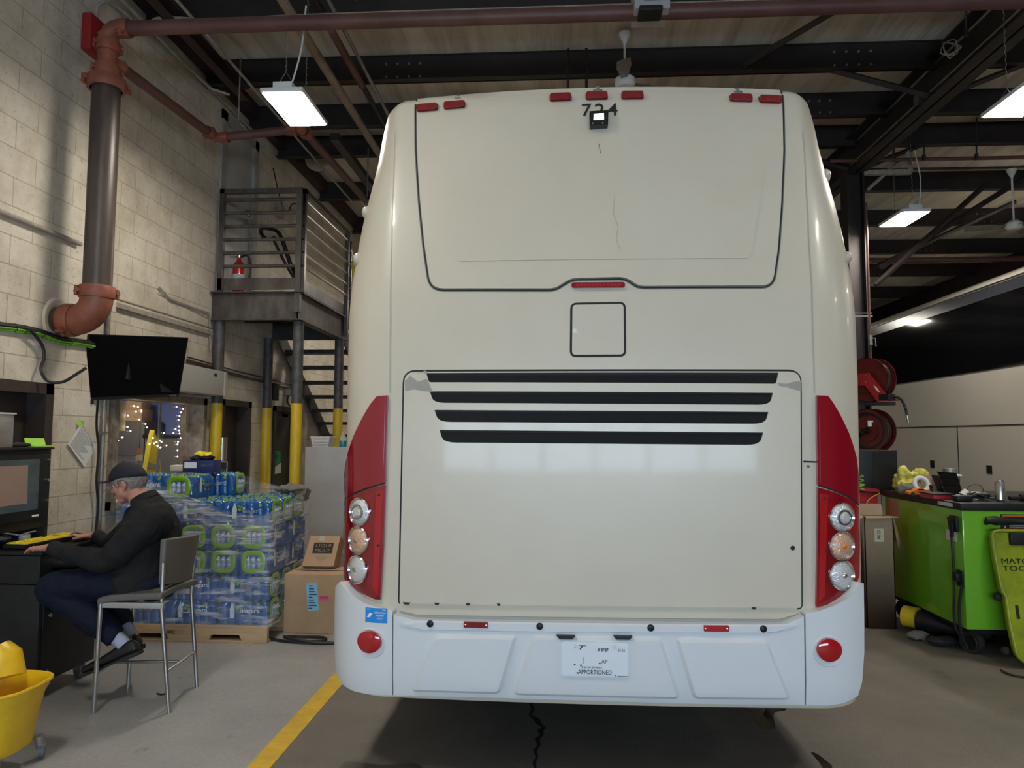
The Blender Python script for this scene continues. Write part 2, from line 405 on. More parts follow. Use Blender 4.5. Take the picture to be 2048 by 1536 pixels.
# ================================================================ THE ROOM
XW = -3.73
def wall_cells(mb, X0, X1, ys, zs, holes):
    for y0, y1 in zip(ys, ys[1:]):
        for z0, z1 in zip(zs, zs[1:]):
            cy, cz = (y0 + y1) / 2, (z0 + z1) / 2
            if any(a < cy < b and c < cz < d for a, b, c, d in holes): continue
            mb.box((X0, y0, z0), (X1, y1, z1))
holes = [(4.10, 5.14, 0, 1.97), (5.85, 7.46, .97, 1.98), (7.86, 8.64, 0, 2.0), (9.36, 10.2, 0, 1.99), (7.66, 8.64, 3.14, 5.24)]
ys = sorted({-6.0, 24.0} | {h[i] for h in holes for i in (0, 1)}); zs = sorted({0.0, 5.62} | {h[i] for h in holes for i in (2, 3)})
mb = MB(); wall_cells(mb, XW - .2, XW, ys, zs, holes)
struct(mb.build('wall_left', 'blockwall', smooth=0))
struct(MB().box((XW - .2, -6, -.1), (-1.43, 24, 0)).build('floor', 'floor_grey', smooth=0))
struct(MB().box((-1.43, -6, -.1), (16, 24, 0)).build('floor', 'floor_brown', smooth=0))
struct(MB().box((XW - .4, -6.2, 5.6), (16, 24.2, 5.7)).build('ceiling', 'ceiling', smooth=0))
struct(MB().box((XW - .4, 24, 0), (16, 24.2, 5.7)).build('wall_far', 'sheet', smooth=0))
struct(MB().box((16, -6.2, 0), (16.2, 24.2, 5.7)).build('wall_right', 'sheet', smooth=0))
# rear wall with the overhead door and its row of daylit panes (seen mirrored in the coach)
mb = MB(); YB = -4.6
mb.box((XW - .2, YB - .2, 0), (-2.7, YB, 5.6)).box((4.1, YB - .2, 0), (16, YB, 5.6)).box((-2.7, YB - .2, 3.9), (4.1, YB, 5.6))
struct(mb.build('wall_rear', 'blockwall_x', smooth=0))
mb = MB()
for z0, z1 in ((0, .55), (.55, 1.07), (2.0, 2.6), (2.6, 3.2), (3.2, 3.9)): mb.box((-2.7, YB - .1, z0), (4.1, YB - .04, z1 - .01))
xs = [-2.7, -2.5, -1.55, -1.45, -.5, -.4, .55, .65, 1.6, 1.7, 2.7, 2.8, 3.85, 4.1]
for a, b in zip(xs[::2], xs[1::2]): mb.box((a, YB - .1, 1.07), (b, YB - .04, 2.0))
mb.box((-2.7, YB - .1, 1.52), (4.1, YB - .05, 1.56))
struct(mb.build('door_4', 'lockergrey', smooth=0))
struct(MB().box((-2.65, YB - .14, 1.0), (4.05, YB - .11, 2.05)).build('window_2', 'daylight', smooth=0))

# yellow floor line
tag(MB().box((-1.49, 2.2, 0), (-1.375, 14, .0015)).build('floor_stripe', mat('yellow_line_paint', (.75, .47, .015), .55, c2=(.5, .32, .03), scale=7)),
    'yellow painted line on the floor left of the white coach', 'floor marking')

# purlins and frames
def ibeam_x(mb, Y, z0, z1, x0, x1, fl=.09):
    mb.box((x0, Y - .008, z0), (x1, Y + .008, z1)).box((x0, Y - fl, z0), (x1, Y + fl * .2, z0 + .012)).box((x0, Y - fl * .2, z1 - .012), (x1, Y + fl, z1))
for Y in (6.15, 7.3, 8.39, 9.3, 11.05, 12.9, 14.9, 17.0, 19.6):
    mb = MB(); ibeam_x(mb, Y, 5.3, 5.6, XW, 16)
    b = struct(mb.build('trim_%d' % (1 + int(Y * 10)), 'beam', smooth=0)); b.name = 'purlin'
    mb = MB()
    for c in (-1.6, 3.0, 7.4, 11.6):
        for dx in (-.18, -.06, .06, .18):
            for dz in (.06, .2): mb.cyl((c + dx, Y - .025, 5.3 + dz), (c + dx, Y - .005, 5.3 + dz), .013, n=6)
    mb.build('bolt', 'galv', b)
def frame_y(X, y0, y1, z0, z1, name='rafter'):
    mb = MB().box((X - .01, y0, z0), (X + .01, y1, z1)).box((X - .12, y0, z0), (X + .12, y1, z0 + .02)).box((X - .12, y0, z1 - .02), (X + .12, y1, z1))
    return struct(mb.build(name, 'beam', smooth=0))
frame_y(3.84, -4.6, 9.4, 4.98, 5.42)
frame_y(3.84, 9.4, 24, 5.0, 5.42)
frame_y(9.6, -4.6, 24, 5.0, 5.42)
mb = MB()
for X, Y in ((3.82, 9.4), (9.6, 9.4), (3.82, 20)):
    mb = MB().box((X - .1, Y - .012, 0), (X + .1, Y + .012, 5.0)).box((X - .11, Y - .11, 0), (X - .09, Y + .11, 5.0)).box((X + .09, Y - .11, 0), (X + .11, Y + .11, 5.0))
    struct(mb.build('column', 'landing' if False else 'beam2' if False else 'beam', smooth=0))
mb = MB()
for X, Y in ((3.3, 7.3), (3.3, 9.3), (3.3, 11.05)):
    struct(MB().loft([(X - .5, Y, 5.32), (3.84, Y, 5.0)], .035, .035, n=4).build('flange_brace', 'beam', smooth=0))
for X, Y in ((4.65, 7.3), (4.65, 9.3)):
    struct(MB().loft([(X, Y, 5.32), (3.84, Y, 5.0)], .03, .03, n=4).build('flange_brace', 'beam', smooth=0))
# diagonal steel members in the roof right of the coach
for a, b in (((1.9, 7.2, 5.35), (2.9, 6.0, 5.5)), ((4.4, 10, 3.9), (6.6, 9.6, 5.3)), ((4.4, 12, 4.0), (7.2, 11.6, 5.3)), ((4.2, 9.7, 3.6), (5.6, 9.6, 4.9))):
    struct(MB().loft([a, b], .035, .035, n=4).build('roof_brace', 'beam', smooth=0))
# trim where the left wall meets the roof
struct(MB().box((XW, -4, 5.42), (XW + .12, 24, 5.6)).build('trim_1', 'beam2', smooth=0))

# ---- openings of the left wall
def frame_open(name, y0, y1, z0, z1, m, w=.07, sill=False, proud=.025, depth=.2):
    mb = MB()
    mb.box((XW - depth, y0, z0), (XW + proud, y0 + w, z1)).box((XW - depth, y1 - w, z0), (XW + proud, y1, z1)).box((XW - depth, y0, z1 - w), (XW + proud, y1, z1))
    if sill: mb.box((XW - depth, y0, z0), (XW + proud + .03, y1, z0 + w))
    return struct(mb.build(name, m, smooth=0))
def door(n, y0, y1, z0, z1, m, fm, hy, back=.1, fw=.07):
    f = frame_open('door_%d' % n, y0, y1, z0, z1, fm, fw)
    MB().box((XW - back - .05, y0 + fw, z0), (XW - back, y1 - fw, z1 - fw), .004).build('door_leaf', m, f)
    return f
d1 = door(1, 4.10, 5.14, 0, 1.97, 'doordark', 'doordark', 5.2, .12, .08)
d2 = door(2, 7.86, 8.64, 0, 2.0, 'doordark', 'doordark', 8.2, .12)
d3 = door(3, 9.36, 10.2, 0, 1.99, 'doordark', 'doordark', 9.7, .02)
MB().box((XW - .025, at(539, 870, X=XW - .02).y, at(545, 896, X=XW - .02).z), (XW - .015, at(549, 870, X=XW - .02).y, at(545, 858, X=XW - .02).z)).build('door_glass', emit('lit_pane', (1, .95, .7), .35), d3, smooth=0)
MB().box((XW - .1, 9.75, 1.84), (XW - .02, 9.98, 1.9), .01).build('door_closer', 'galv', d3)
MB().cyl((XW - .1, 10.05, 1.0), (XW - .05, 10.05, 1.0), .02).cyl((XW - .05, 10.05, 1.0), (XW - .05, 9.93, 1.0), .012).build('door_handle', 'steel', d3)
d5 = door(5, 7.66, 8.64, 3.14, 5.24, 'doorwhite', 'doorframe_w', 8.9, .02, .11)
MB().cyl((XW - .02, 8.42, 4.17), (XW + .05, 8.42, 4.17), .028).cyl((XW + .05, 8.42, 4.17), (XW + .05, 8.28, 4.16), .012).box((XW - .02, 8.39, 4.25), (XW + .02, 8.45, 4.32), .01).build('door_handle', 'steel', d5)
# office window
w1 = frame_open('window_1', 5.85, 7.46, .97, 1.98, mat('worn_window_frame', (.28, .24, .19), .6, c2=(.12, .08, .05), scale=12), .07, True, .05)
MB().box((XW - .1, 5.92, 1.04), (XW - .095, 7.39, 1.91)).build('glass_pane', 'glass', w1, smooth=0)
MB().box((XW - .1, 6.78, 1.04), (XW - .085, 6.81, 1.91)).build('glass_edge', 'galv', w1, smooth=0)
# office beyond the glass
mb = MB().box((-7.0, 5.3, 0), (-6.9, 9.5, 2.6)).box((-7, 9.4, 0), (XW - .2, 9.5, 2.6)).box((-7, 5.3, 0), (XW - .2, 5.4, 2.6)).box((-7, 5.3, 2.6), (XW - .2, 9.5, 2.7)).box((-7, 5.3, -.1), (XW - .2, 9.5, 0))
struct(mb.build('wall_office', 'officeblue', smooth=0))
P = thing('office_light', 'small warm lamp on the ceiling of the office behind the window', 'light', (-5.1, 7.2, 2.6))
MB().box((-5.3, 6.9, 2.55), (-4.9, 7.5, 2.6)).build('housing', 'white', P)
MB().box((-5.28, 6.92, 2.54), (-4.92, 7.48, 2.549)).build('diffuser', emit('office_led', (1, .87, .68), 34), P, smooth=0)
P = thing('filing_cabinet', 'dark grey filing cabinet seen through the office window', 'cabinet', (-5.6, 9.1, 0))
MB().box((-6.1, 8.9, 0), (-5.2, 9.35, 1.77), .01).build('body', 'officegrey', P)
for z in (.1, .5, .9, 1.33):
    MB().box((-6.05, 8.885, z), (-5.25, 8.9, z + .38), .006).build('drawer', 'officegrey', P)
P = thing('office_counter', 'lower dark grey counter unit on the right seen through the office window', 'cabinet', (-4.9, 9.1, 0))
MB().box((-5.19, 8.9, 0), (-4.3, 9.35, 1.56), .01).build('body', 'officegrey', P)
MB().box((-5.21, 8.88, 1.56), (-4.3, 9.36, 1.6), .004).build('top', 'blackplastic', P)
P = tag(MB().box((-5.55, 8.95, 1.77), (-5.27, 9.2, 1.92), .004).build('cardboard_box', 'cardboard'), 'tan cardboard box on the office cabinet behind the glass, the lower one', 'box')
P = tag(MB().box((-5.5, 8.98, 1.92), (-5.3, 9.2, 2.05), .004).build('cardboard_box', 'cardboard'), 'tan cardboard box resting on another box in the office behind the glass', 'box')
P = thing('safety_vest', 'yellow hi-vis vest hanging inside the office window', 'vest', (-4.15, 7.2, 1.0))
vp = [at(x, y, X=-4.12) for x, y in ((309, 860), (303, 885), (298, 915), (292, 950), (322, 950), (320, 920), (316, 885))]
MB().prism(vp, (-.05, 0, 0)).build('fabric', 'vest', P)
MB().prism([at(x, y, X=-4.115) for x, y in ((296, 925), (294, 938), (321, 942), (320, 930))], (-.002, 0, 0)).build('reflective_band', 'galv', P)
# little warm lights strung over the glass
P = thing('string_lights', 'string of tiny warm star lights hanging across the office window', 'lights', (XW - .05, 6.9, 1.9))
wire = MB()
pts = [(268,812),(276,814),(283,821),(272,823),(283,823),(256,831),(279,839),(291,848),(294,855),(255,854),(261,862),(245,875),(236,881),(353,814),(366,818),(362,825),(359,832),(357,840),(358,853),(358,861),(351,858),(347,866),(359,867),(361,876),(356,884),(355,889),(355,901),(355,913),(306,876),(299,888),(308,887),(315,892),(320,881),(328,866),(323,884),(333,891),(321,895),(313,884)]
pv = None
for px, py in pts:
    q = at(px, py, X=XW - .085)
    if not (5.93 < q.y < 7.38): continue
    MB().ball(q, .006, n=5).build('bulb', 'bulb', P)
    if pv and (q - pv).length < .25: wire.cyl(pv, q, .0012, n=4)
    pv = q
wire.build('wire', 'conduit', P)
def card(name, px0, py0, px1, py1, X, m, label, cat):
    a = at(px0, py0, X=X); b = at(px1, py1, X=X)
    return tag(MB().box((X, a.y, min(a.z, b.z)), (X + .003, b.y, max(a.z, b.z))).build(name, m), label, cat)
card('paper_notice', 222, 800, 250, 862, XW - .12, 'cream', 'cream printed notice taped in the left end of the office window', 'notice')
card('paper_notice', 372, 806, 391, 865, XW - .12, 'cream', 'plain cream paper taped at the right end of the office window', 'notice')
P = thing('stamp_sticker', 'small cream card with a round orange stamp on the office glass', 'sticker', at(278, 908, X=XW - .088))
a = at(272, 910, X=XW - .088); b = at(285, 921, X=XW - .088)
MB().box((XW - .09, a.y, b.z), (XW - .086, b.y, a.z)).build('card', 'cream', P)
c = at(278, 903, X=XW - .088); MB().cyl(c, c + V((.004, 0, 0)), .03, n=16).build('stamp', 'orange', P)

# beige shutter housing over the window
P = thing('shutter_housing', 'long beige steel box on the wall above the office window, behind the screen', 'housing', (XW, 6.8, 2.1))
MB().box((XW, 6.32, 2.01), (-3.5, 7.5, 2.268), .008).build('cover', 'boxbeige', P)
MB().box((-3.5, 7.22, 2.2), (-3.495, 7.27, 2.23)).build('badge', 'black', P)
MB().box((-3.5, 7.44, 2.01), (-3.49, 7.49, 2.262)).build('end_plate', 'boxbeige', P)

# ================================================================ LANDING AND STAIR
P = thing('stair_landing', 'brown steel landing with bar railings high on the block wall', 'landing', (-3.2, 7.87, 0))
LX0, LX1, LY0, LY1, LZ = -3.72, -2.77, 7.57, 9.26, 3.14
mb = MB().box((LX0, LY0, LZ - .3), (LX1, LY0 + .012, LZ - .01)).box((LX0, LY0 - .06, LZ - .012), (LX1 + .05, LY0 + .05, LZ)).box((LX0, LY0 - .05, LZ - .31), (LX1 + .05, LY0 + .05, LZ - .298))
mb.build('front_beam', 'landing', P)
MB().box((LX1 - .012, LY0, LZ - .3), (LX1, LY1, LZ - .01)).box((LX1 - .05, LY0, LZ - .012), (LX1 + .05, LY1, LZ)).box((LX1 - .05, LY0, LZ - .31), (LX1 + .05, LY1, LZ - .298)).build('side_beam', 'landing', P)
MB().box((LX0, LY1 - .012, LZ - .3), (LX1, LY1, LZ - .01)).build('cross_beam', 'stair', P)
MB().box((LX0, 8.4, LZ - .2), (LX1, 8.42, LZ - .02)).build('cross_beam', 'stair', P)
MB().box((LX0, LY0, LZ - .012), (LX1, LY1, LZ + .004)).build('deck', 'stair', P)
rt = 4.28
rb = MB()
fr = MB().box((-3.66, LY0 - .03, LZ), (-3.61, LY0 + .02, rt)).box((LX1 - .03, LY0 - .04, LZ - .22), (LX1 + .03, LY0 + .02, rt)).box((-3.66, LY0 - .03, rt - .05), (LX1 + .03, LY0 + .02, rt)).box((-3.66, LY0 - .03, LZ + .02), (LX1, LY0 - .02, LZ + .15))
fr.build('front_rail_frame', 'landing', P)
for i in range(6):
    z = LZ + .285 + i * .147
    MB().cyl((-3.63, LY0 - .005, z), (LX1, LY0 - .005, z), .019, n=10).build('rail_bar', 'landing', P)
MB().box((LX1 + .01, LY0, rt - .05), (LX1 + .06, LY1, rt)).box((LX1 + .01, LY1 - .05, LZ - .25), (LX1 + .06, LY1, rt)).box((LX1 + .01, LY0, LZ), (LX1 + .06, LY0 + .05, rt)).box((LX1 + .01, LY0, LZ + .02), (LX1 + .025, LY1, LZ + .15)).build('side_rail_frame', 'landing', P)
for i in range(6):
    z = LZ + .285 + i * .147
    MB().cyl((LX1 + .035, LY0, z), (LX1 + .035, LY1, z), .014, n=8).build('rail_bar', 'steel', P)
posts = [(-3.655, 7.62, 'frontmost left yellow and grey steel post under the landing, against the wall'),
         (-3.655, 8.98, 'rear left yellow and black steel post under the landing, beside the dark door'),
         (-2.79, 7.66, 'front right yellow and grey steel post under the corner of the landing'),
         (-2.78, 9.12, 'rear right yellow and grey steel post beside the grey locker, nearest the coach')]
for x, y, lab in posts:
    Q = thing('steel_post', lab, 'post', (x, y, 0), 'posts under the stair landing')
    MB().cyl((x, y, 1.94), (x, y, LZ - .31), .058, n=20).build('upper_post', 'charcoal', Q)
    MB().cyl((x, y, .01), (x, y, 1.94), .0595, n=20).box((x - .07, y - .09, 0), (x + .09, y + .09, .012)).build('painted_post', 'yellow', Q)
# stair
P = thing('steel_stair', 'black open-tread steel stair going down behind the landing posts', 'stair', (-3.2, 11.2, 0))
n = 16; y0, y1 = 9.28, 13.7
for X in (-3.68, -2.8):
    MB().prism([(X, y0, LZ - .28), (X, y0, LZ - .02), (X, y1, .26), (X, y1, 0)], (.02, 0, 0)).build('stringer', 'stair', P)
for i in range(n):
    t = (i + .5) / n; y = y0 + (y1 - y0) * t; z = (LZ - .1) * (1 - t)
    MB().box((-3.68, y - .12, z - .045), (-2.79, y + .12, z), .004).build('tread', 'stair', P)
for X in (-2.74,):
    for k in range(5):
        dz = .35 + k * .17
        MB().cyl((X, y0 + .1, LZ + dz - .1), (X, y1, dz), .014 if k < 4 else .022, n=8).build('rail_bar', 'steel', P)
    for k in range(3):
        t = k / 2; y = y0 + .12 + (y1 - y0 - .2) * t; z = LZ * (1 - t)
        MB().cyl((X, y, max(0, z - .15)), (X, y, z + 1.05), .022, n=8).build('rail_post', 'landing', P)
P = tag(MB().tube([(LX1 + .1, LY1 - .02, 3.82), (LX1 + .11, LY1 + .03, 3.6), (LX1 + .1, LY1 - .02, 3.4), (LX1 + .11, LY1 + .02, 3.22)], .012, smooth=4).ball((LX1 + .1, LY1 - .02, 3.84), (.035, .03, .035), 6).build('yellow_rope', 'yellow'), 'yellow rope knotted on the end post of the landing railing', 'rope')
# extinguisher and vacuum cleaner on the landing
P = thing('fire_extinguisher', 'red fire extinguisher behind the railing on the landing', 'fire extinguisher', (-3.55, 8.1, LZ))
c = V((-3.54, 7.8, LZ + .004))
MB().lathe(c, [(0, 0), (.06, 0), (.063, .02), (.063, .32), (.055, .36), (.025, .4), (.02, .43), (0, .43)]).build('cylinder', 'extred', P)
MB().cyl(c + V((0, 0, .42)), c + V((0, 0, .47)), .02).box(c + V((-.02, -.01, .46)), c + V((.09, .01, .475))).box(c + V((-.1, -.01, .44)), c + V((0, .01, .455))).build('valve_handle', 'steel', P)
MB().tube([c + V((.02, 0, .44)), c + V((.09, 0, .46)), c + V((.13, 0, .36)), c + V((.12, 0, .15)), c + V((.11, 0, .08))], .012, smooth=5).build('hose', 'hose', P)
MB().lathe(c, [(.0645, .1), (.0645, .24)]).build('label_band', 'whiteplastic', P)
P = thing('vacuum_cleaner', 'black upright vacuum cleaner with loop handle on the landing', 'vacuum cleaner', (-3.2, 8.6, LZ))
c = V((-3.15, 8.3, LZ + .004))
MB().tube([c + V((.2, 0, .1)), c + V((0, 0, .5)), c + V((-.1, 0, .78))], .025).build('tube', 'blackplastic', P)
MB().tube([c + V((-.1, 0, .78)), c + V((-.17, 0, .88)), c + V((-.33, 0, .92)), c + V((-.36, 0, .86)), c + V((-.28, 0, .78)), c + V((-.18, 0, .8))], .022, smooth=5).build('handle', 'blackplastic', P)
MB().box(c + V((.05, -.14, 0)), c + V((.35, .14, .1)), .03).build('floor_head', 'blackplastic', P)
MB().tube([c + V((-.22, .05, .78)), c + V((-.1, .05, .55)), c + V((.05, .05, .3)), c + V((.2, .05, .12))], .016, smooth=4).build('hose', 'hose', P)

# ================================================================ PIPES
P = thing('standpipe', 'wide dark brown vertical pipe with orange elbow entering the block wall', 'pipe', (-3.41, 5.4, 2.3))
px0, py0 = -3.43, 5.17
MB().cyl((px0, py0, 2.62), (px0, py0, 4.24), .1, n=28).build('pipe', 'pipe_brown', P)
for k in range(26):
    pass
arc = [V((px0, py0, 2.68))] + [V((px0 - .17 + .17 * math.cos(a), py0, 2.62 - .17 * math.sin(a))) for a in [R(x) for x in range(0, 91, 10)]] + [V((px0 - .24, py0, 2.45))]
MB().loft(arc, [.112] * len(arc), ref=(0, 1, 0), n=24).build('elbow', 'fitting', P)
def coupling(c, axis, r, parent, m='fitting'):
    axis = V(axis).normalized(); o = axis.orthogonal().normalized()
    mb = MB().lathe(V(c), [(r * .95, -.045), (r * 1.14, -.045), (r * 1.2, -.02), (r * 1.2, .02), (r * 1.14, .045), (r * .95, .045)], axis)
    for s in (-1, 1):
        q = V(c) + o * s * r * 1.28; t = axis.cross(o)
        mb.loft([q - axis * .035, q + axis * .035], r * .22, r * .14, n=8)
        mb.cyl(q - t * r * .4, q + t * r * .4, r * .1 + .004, n=8)
    return mb.build('coupling', m, parent)
coupling((px0, py0, 2.66), (0, 0, 1), .105, P)
coupling((px0 - .2, py0, 2.45), (1, 0, 0), .105, P)
MB().cyl((px0 - .22, py0, 2.45), (XW - .02, py0, 2.45), .1, n=20).build('wall_stub', 'pipe_brown', P)
MB().lathe((XW + .004, py0, 2.45), [(.1, 0), (.13, .012), (.155, .012), (.17, 0)], (1, 0, 0)).build('wall_hole_collar', 'cream', P)
coupling((px0, py0, 4.27), (0, 0, 1), .118, P)
MB().lathe((px0, py0, 4.3), [(.1, 0), (.075, .05), (.07, .1), (.07, .34), (.075, .36)]).build('tee', 'fitting', P)
coupling((px0, py0, 4.37), (0, 0, 1), .078, P); coupling((px0, py0, 4.57), (0, 0, 1), .072, P)
MB().loft([(px0, py0, 4.58), (px0, py0, 4.64), (px0 + .015, py0, 4.68), (px0 + .05, py0, 4.705), (px0 + .1, py0, 4.71)], .065, ref=(0, 1, 0), n=18).build('top_elbow', 'fitting', P)
coupling((px0 + .12, py0, 4.71), (1, 0, 0), .06, P)
MB().loft([(px0, py0, 4.4), (px0 + .03, py0 + .06, 4.45), (px0 + .04, py0 + .12, 4.46)], .055, n=16).build('branch_outlet', 'fitting', P)
tag(MB().cyl((px0 + .1, py0, 4.71), (9, py0, 4.71), .055, n=18).build('sprinkler_main', 'pipe_red'), 'long dull red pipe crossing the whole roof in front of the coach', 'pipe')
tag(MB().lathe((4.0, py0, 4.71), [(.056, -.05), (.068, -.045), (.068, .045), (.056, .05)], (1, 0, 0)).build('pipe_coupling', 'fitting'), 'orange coupling on the overhead red pipe at the upper right', 'coupling')
P = thing('sprinkler_branch', 'brown branch pipe along the left wall that turns across to the roof', 'pipe', (-3.37, 6.9, 4.45))
MB().cyl((px0 + .04, py0 + .1, 4.46), (-3.33, 6.66, 4.5), .042, n=14).build('pipe', 'pipe_red', P)
MB().cyl((-3.28, 6.72, 4.5), (-2.5, 6.72, 4.57), .042, n=14).build('pipe', 'pipe_red', P)
MB().cyl((-2.46, 6.78, 4.57), (-2.42, 12.5, 4.7), .042, n=14).build('pipe', 'pipe_red', P)
for c, ax in (((-3.33, 6.6, 4.5), (0, 1, 0)), ((-3.24, 6.72, 4.5), (1, 0, 0)), ((-2.56, 6.72, 4.57), (1, 0, 0)), ((-2.46, 6.82, 4.57), (0, 1, 0))): coupling(c, ax, .046, P)
MB().ball((-3.32, 6.7, 4.5), .055, 8).build('elbow', 'fitting', P)
MB().ball((-2.47, 6.72, 4.57), .055, 8).build('elbow', 'fitting', P)
MB().cyl((-3.1, 6.72, 4.53), (-3.1, 6.72, 5.3), .008, n=6).build('hanger_rod', 'galv', P)
MB().cyl((-2.42, 9, 4.55), (-2.42, 9, 5.3), .008, n=6).build('hanger_rod', 'galv', P)

def ypipe(name, X, z, r, y0, y1, m, lab, cat='pipe', z1=None):
    return tag(MB().cyl((X, y0, z), (X, y1, z if z1 is None else z1), r, n=12).build(name, m), lab, cat)
ypipe('roof_pipe', -2.2, 5.1, .042, 4.5, 13, 'tan_pipe', 'tan pipe running back under the roof left of the coach')
ypipe('roof_pipe', -2.0, 5.22, .028, 4.5, 13, 'beam', 'thin black pipe running back under the roof beside the tan pipe')
ypipe('roof_pipe', -1.86, 5.16, .018, 4.5, 13, 'galv', 'thin grey conduit running back under the roof right of the tan pipe', 'conduit')
ypipe('roof_pipe', -1.93, 5.08, .034, 5.9, 6.9, 'pipe_red', 'short dark red pipe under the roof between tan pipe and coach', z1=5.08)
P = thing('roof_channel', 'brown steel channel running back along the roof above the branch pipe', 'channel', (-3.2, 6.5, 5.1))
MB().box((-3.27, 4.2, 5.05), (-3.26, 7.1, 5.18)).box((-3.27, 4.2, 5.05), (-3.17, 7.1, 5.06)).box((-3.27, 4.2, 5.17), (-3.17, 7.1, 5.18)).build('channel', 'beam2', P)
P = thing('roof_channel', 'dark steel channel under the roof just beyond the hanging left lamp', 'channel', (-2.95, 8.5, 5.1))
MB().box((-2.6, 8.0, 5.0), (-2.5, 11.5, 5.08)).build('channel', 'beam', P)
ypipe('roof_conduit', -3.02, 5.06, .014, 4.3, 12, 'conduit', 'thin pale conduit along the roof between the channel and the wall', 'conduit')
tag(MB().tube([(-3.5, 5.7, 5.0), (-3.35, 5.72, 5.12), (-3.0, 5.75, 5.1), (-2.75, 5.75, 5.02), (-2.55, 5.75, 5.1), (-1.6, 5.75, 5.12), (3, 5.75, 5.12)], .018, smooth=6).build('grey_conduit', 'conduit'), 'bent grey conduit across the roof behind the red main pipe', 'conduit')
for X, lab in ((.12, 'thin black drop rod hanging from the roof left of the fan'), (.3, 'thin black drop rod hanging from the roof nearer the fan')):
    tag(MB().cyl((X, 6.9, 4.2), (X, 6.9, 5.4), .014, n=8).build('drop_rod', 'beam'), lab, 'rod')
# wall conduits
def wally(name, z, y0, y1, r, m, lab, off=.03, z1=None):
    return tag(MB().cyl((XW + off, y0, z), (XW + off, y1, z if z1 is None else z1), r, n=10).build(name, m), lab, 'conduit')
wally('wall_conduit', 3.08, 2.5, 5.35, .018, 'conduit', 'painted conduit on the block wall left of the standpipe')
P = thing('wall_ledge', 'narrow dirty ledge strip along the wall right of the standpipe', 'ledge', (XW, 6.7, 2.7))
MB().box((XW, 5.45, 2.67), (XW + .04, 7.55, 2.71)).build('strip', 'conduit', P)
MB().cyl((XW + .03, 5.45, 2.735), (XW + .03, 7.55, 2.74), .006, n=6).build('wire', 'galv', P)
P = thing('vertical_conduit', 'grey vertical conduit with junction box running down behind the screen', 'conduit', (XW, 5.75, 1.2))
MB().cyl((XW + .03, 5.74, 0.0), (XW + .03, 5.74, 3.05), .016, n=10).build('tube', 'galv', P)
MB().box((XW, 5.67, 2.62), (XW + .05, 5.81, 2.76), .006).build('junction_box', 'whiteplastic', P)
MB().box((XW, 5.71, 1.6), (XW + .05, 5.77, 1.62)).box((XW, 5.71, 1.2), (XW + .05, 5.77, 1.22)).build('clamp', 'galv', P)
P = thing('wall_conduit', 'upper conduit run ending in a bend near the landing', 'conduit', (XW, 7, 3.2))
MB().tube([(XW + .02, 6.5, 2.98), (XW + .02, 6.7, 2.9), (XW + .02, 7.5, 2.9), (XW + .02, 7.54, 2.5)], .009, n=8).tube([(XW + .02, 6.5, 2.93), (XW + .02, 7.5, 2.86)], .005, n=6).build('tube', 'conduit', P)
P = thing('roof_edge_conduits', 'pair of painted conduits following the top of the left wall', 'conduit', (XW, 6, 5.3))
MB().cyl((XW + .06, 4.5, 5.28), (XW + .06, 8.3, 5.28), .02, n=8).build('tube', 'conduit', P)
MB().tube([(XW + .14, 4.2, 5.2), (XW + .14, 6.6, 5.18), (XW + .2, 7.0, 5.14), (XW + .35, 7.1, 5.12)], .014, n=8).build('tube', 'conduit', P)
# red alarm box, horn speaker
P = thing('alarm_box', 'red fire alarm box on the wall beside the standpipe top', 'alarm', (XW, 5.35, 4.55))
MB().box((XW, 5.28, 4.62), (XW + .08, 5.46, 4.92), .01).build('body', 'redbox', P)
MB().box((XW + .08, 5.37, 4.68), (XW + .1, 5.45, 4.82), .006).build('strobe', 'extred', P)
tag(MB().tube([(XW + .04, 5.4, 4.92), (XW + .05, 5.4, 5.05), (XW + .08, 5.55, 5.15), (XW + .1, 6.0, 5.16)], .014, smooth=5).build('alarm_conduit', 'conduit'), 'white bent conduit rising from the red alarm box', 'conduit')
P = thing('horn_speaker', 'cream horn loudspeaker on the wall near the roof beyond the door', 'speaker', (-3.4, 10.2, 5.0))
hc = at(632, 318, Y=9.9)
MB().lathe(hc, [(0, .22), (.05, .22), (.05, .12), (.07, .08), (.14, -.02), (.17, -.05), (.16, -.05), (.05, .08), (0, .09)], (-.5, .75, .3)).build('horn', 'cream', P)
MB().cyl(hc + V((-.08, .12, .1)), (XW, hc.y + .15, hc.z + .12), .015).build('bracket', 'galv', P)
P = thing('black_cable', 'loose black cable loops on the upper wall behind the horn', 'cable', (XW, 9.5, 4.8))
MB().tube([(XW + .02, 9.1, 5.1), (XW + .05, 9.3, 4.75), (XW + .03, 9.6, 4.66), (XW + .03, 9.8, 4.85), (XW + .03, 10.2, 4.95)], .009, smooth=6, n=6).build('loop', 'hose', P)
tag(MB().box((XW, 9.25, 4.5), (XW + .08, 9.4, 4.68), .008).build('wall_box', 'conduit'), 'small cream box on the upper wall under the loose cable', 'box')

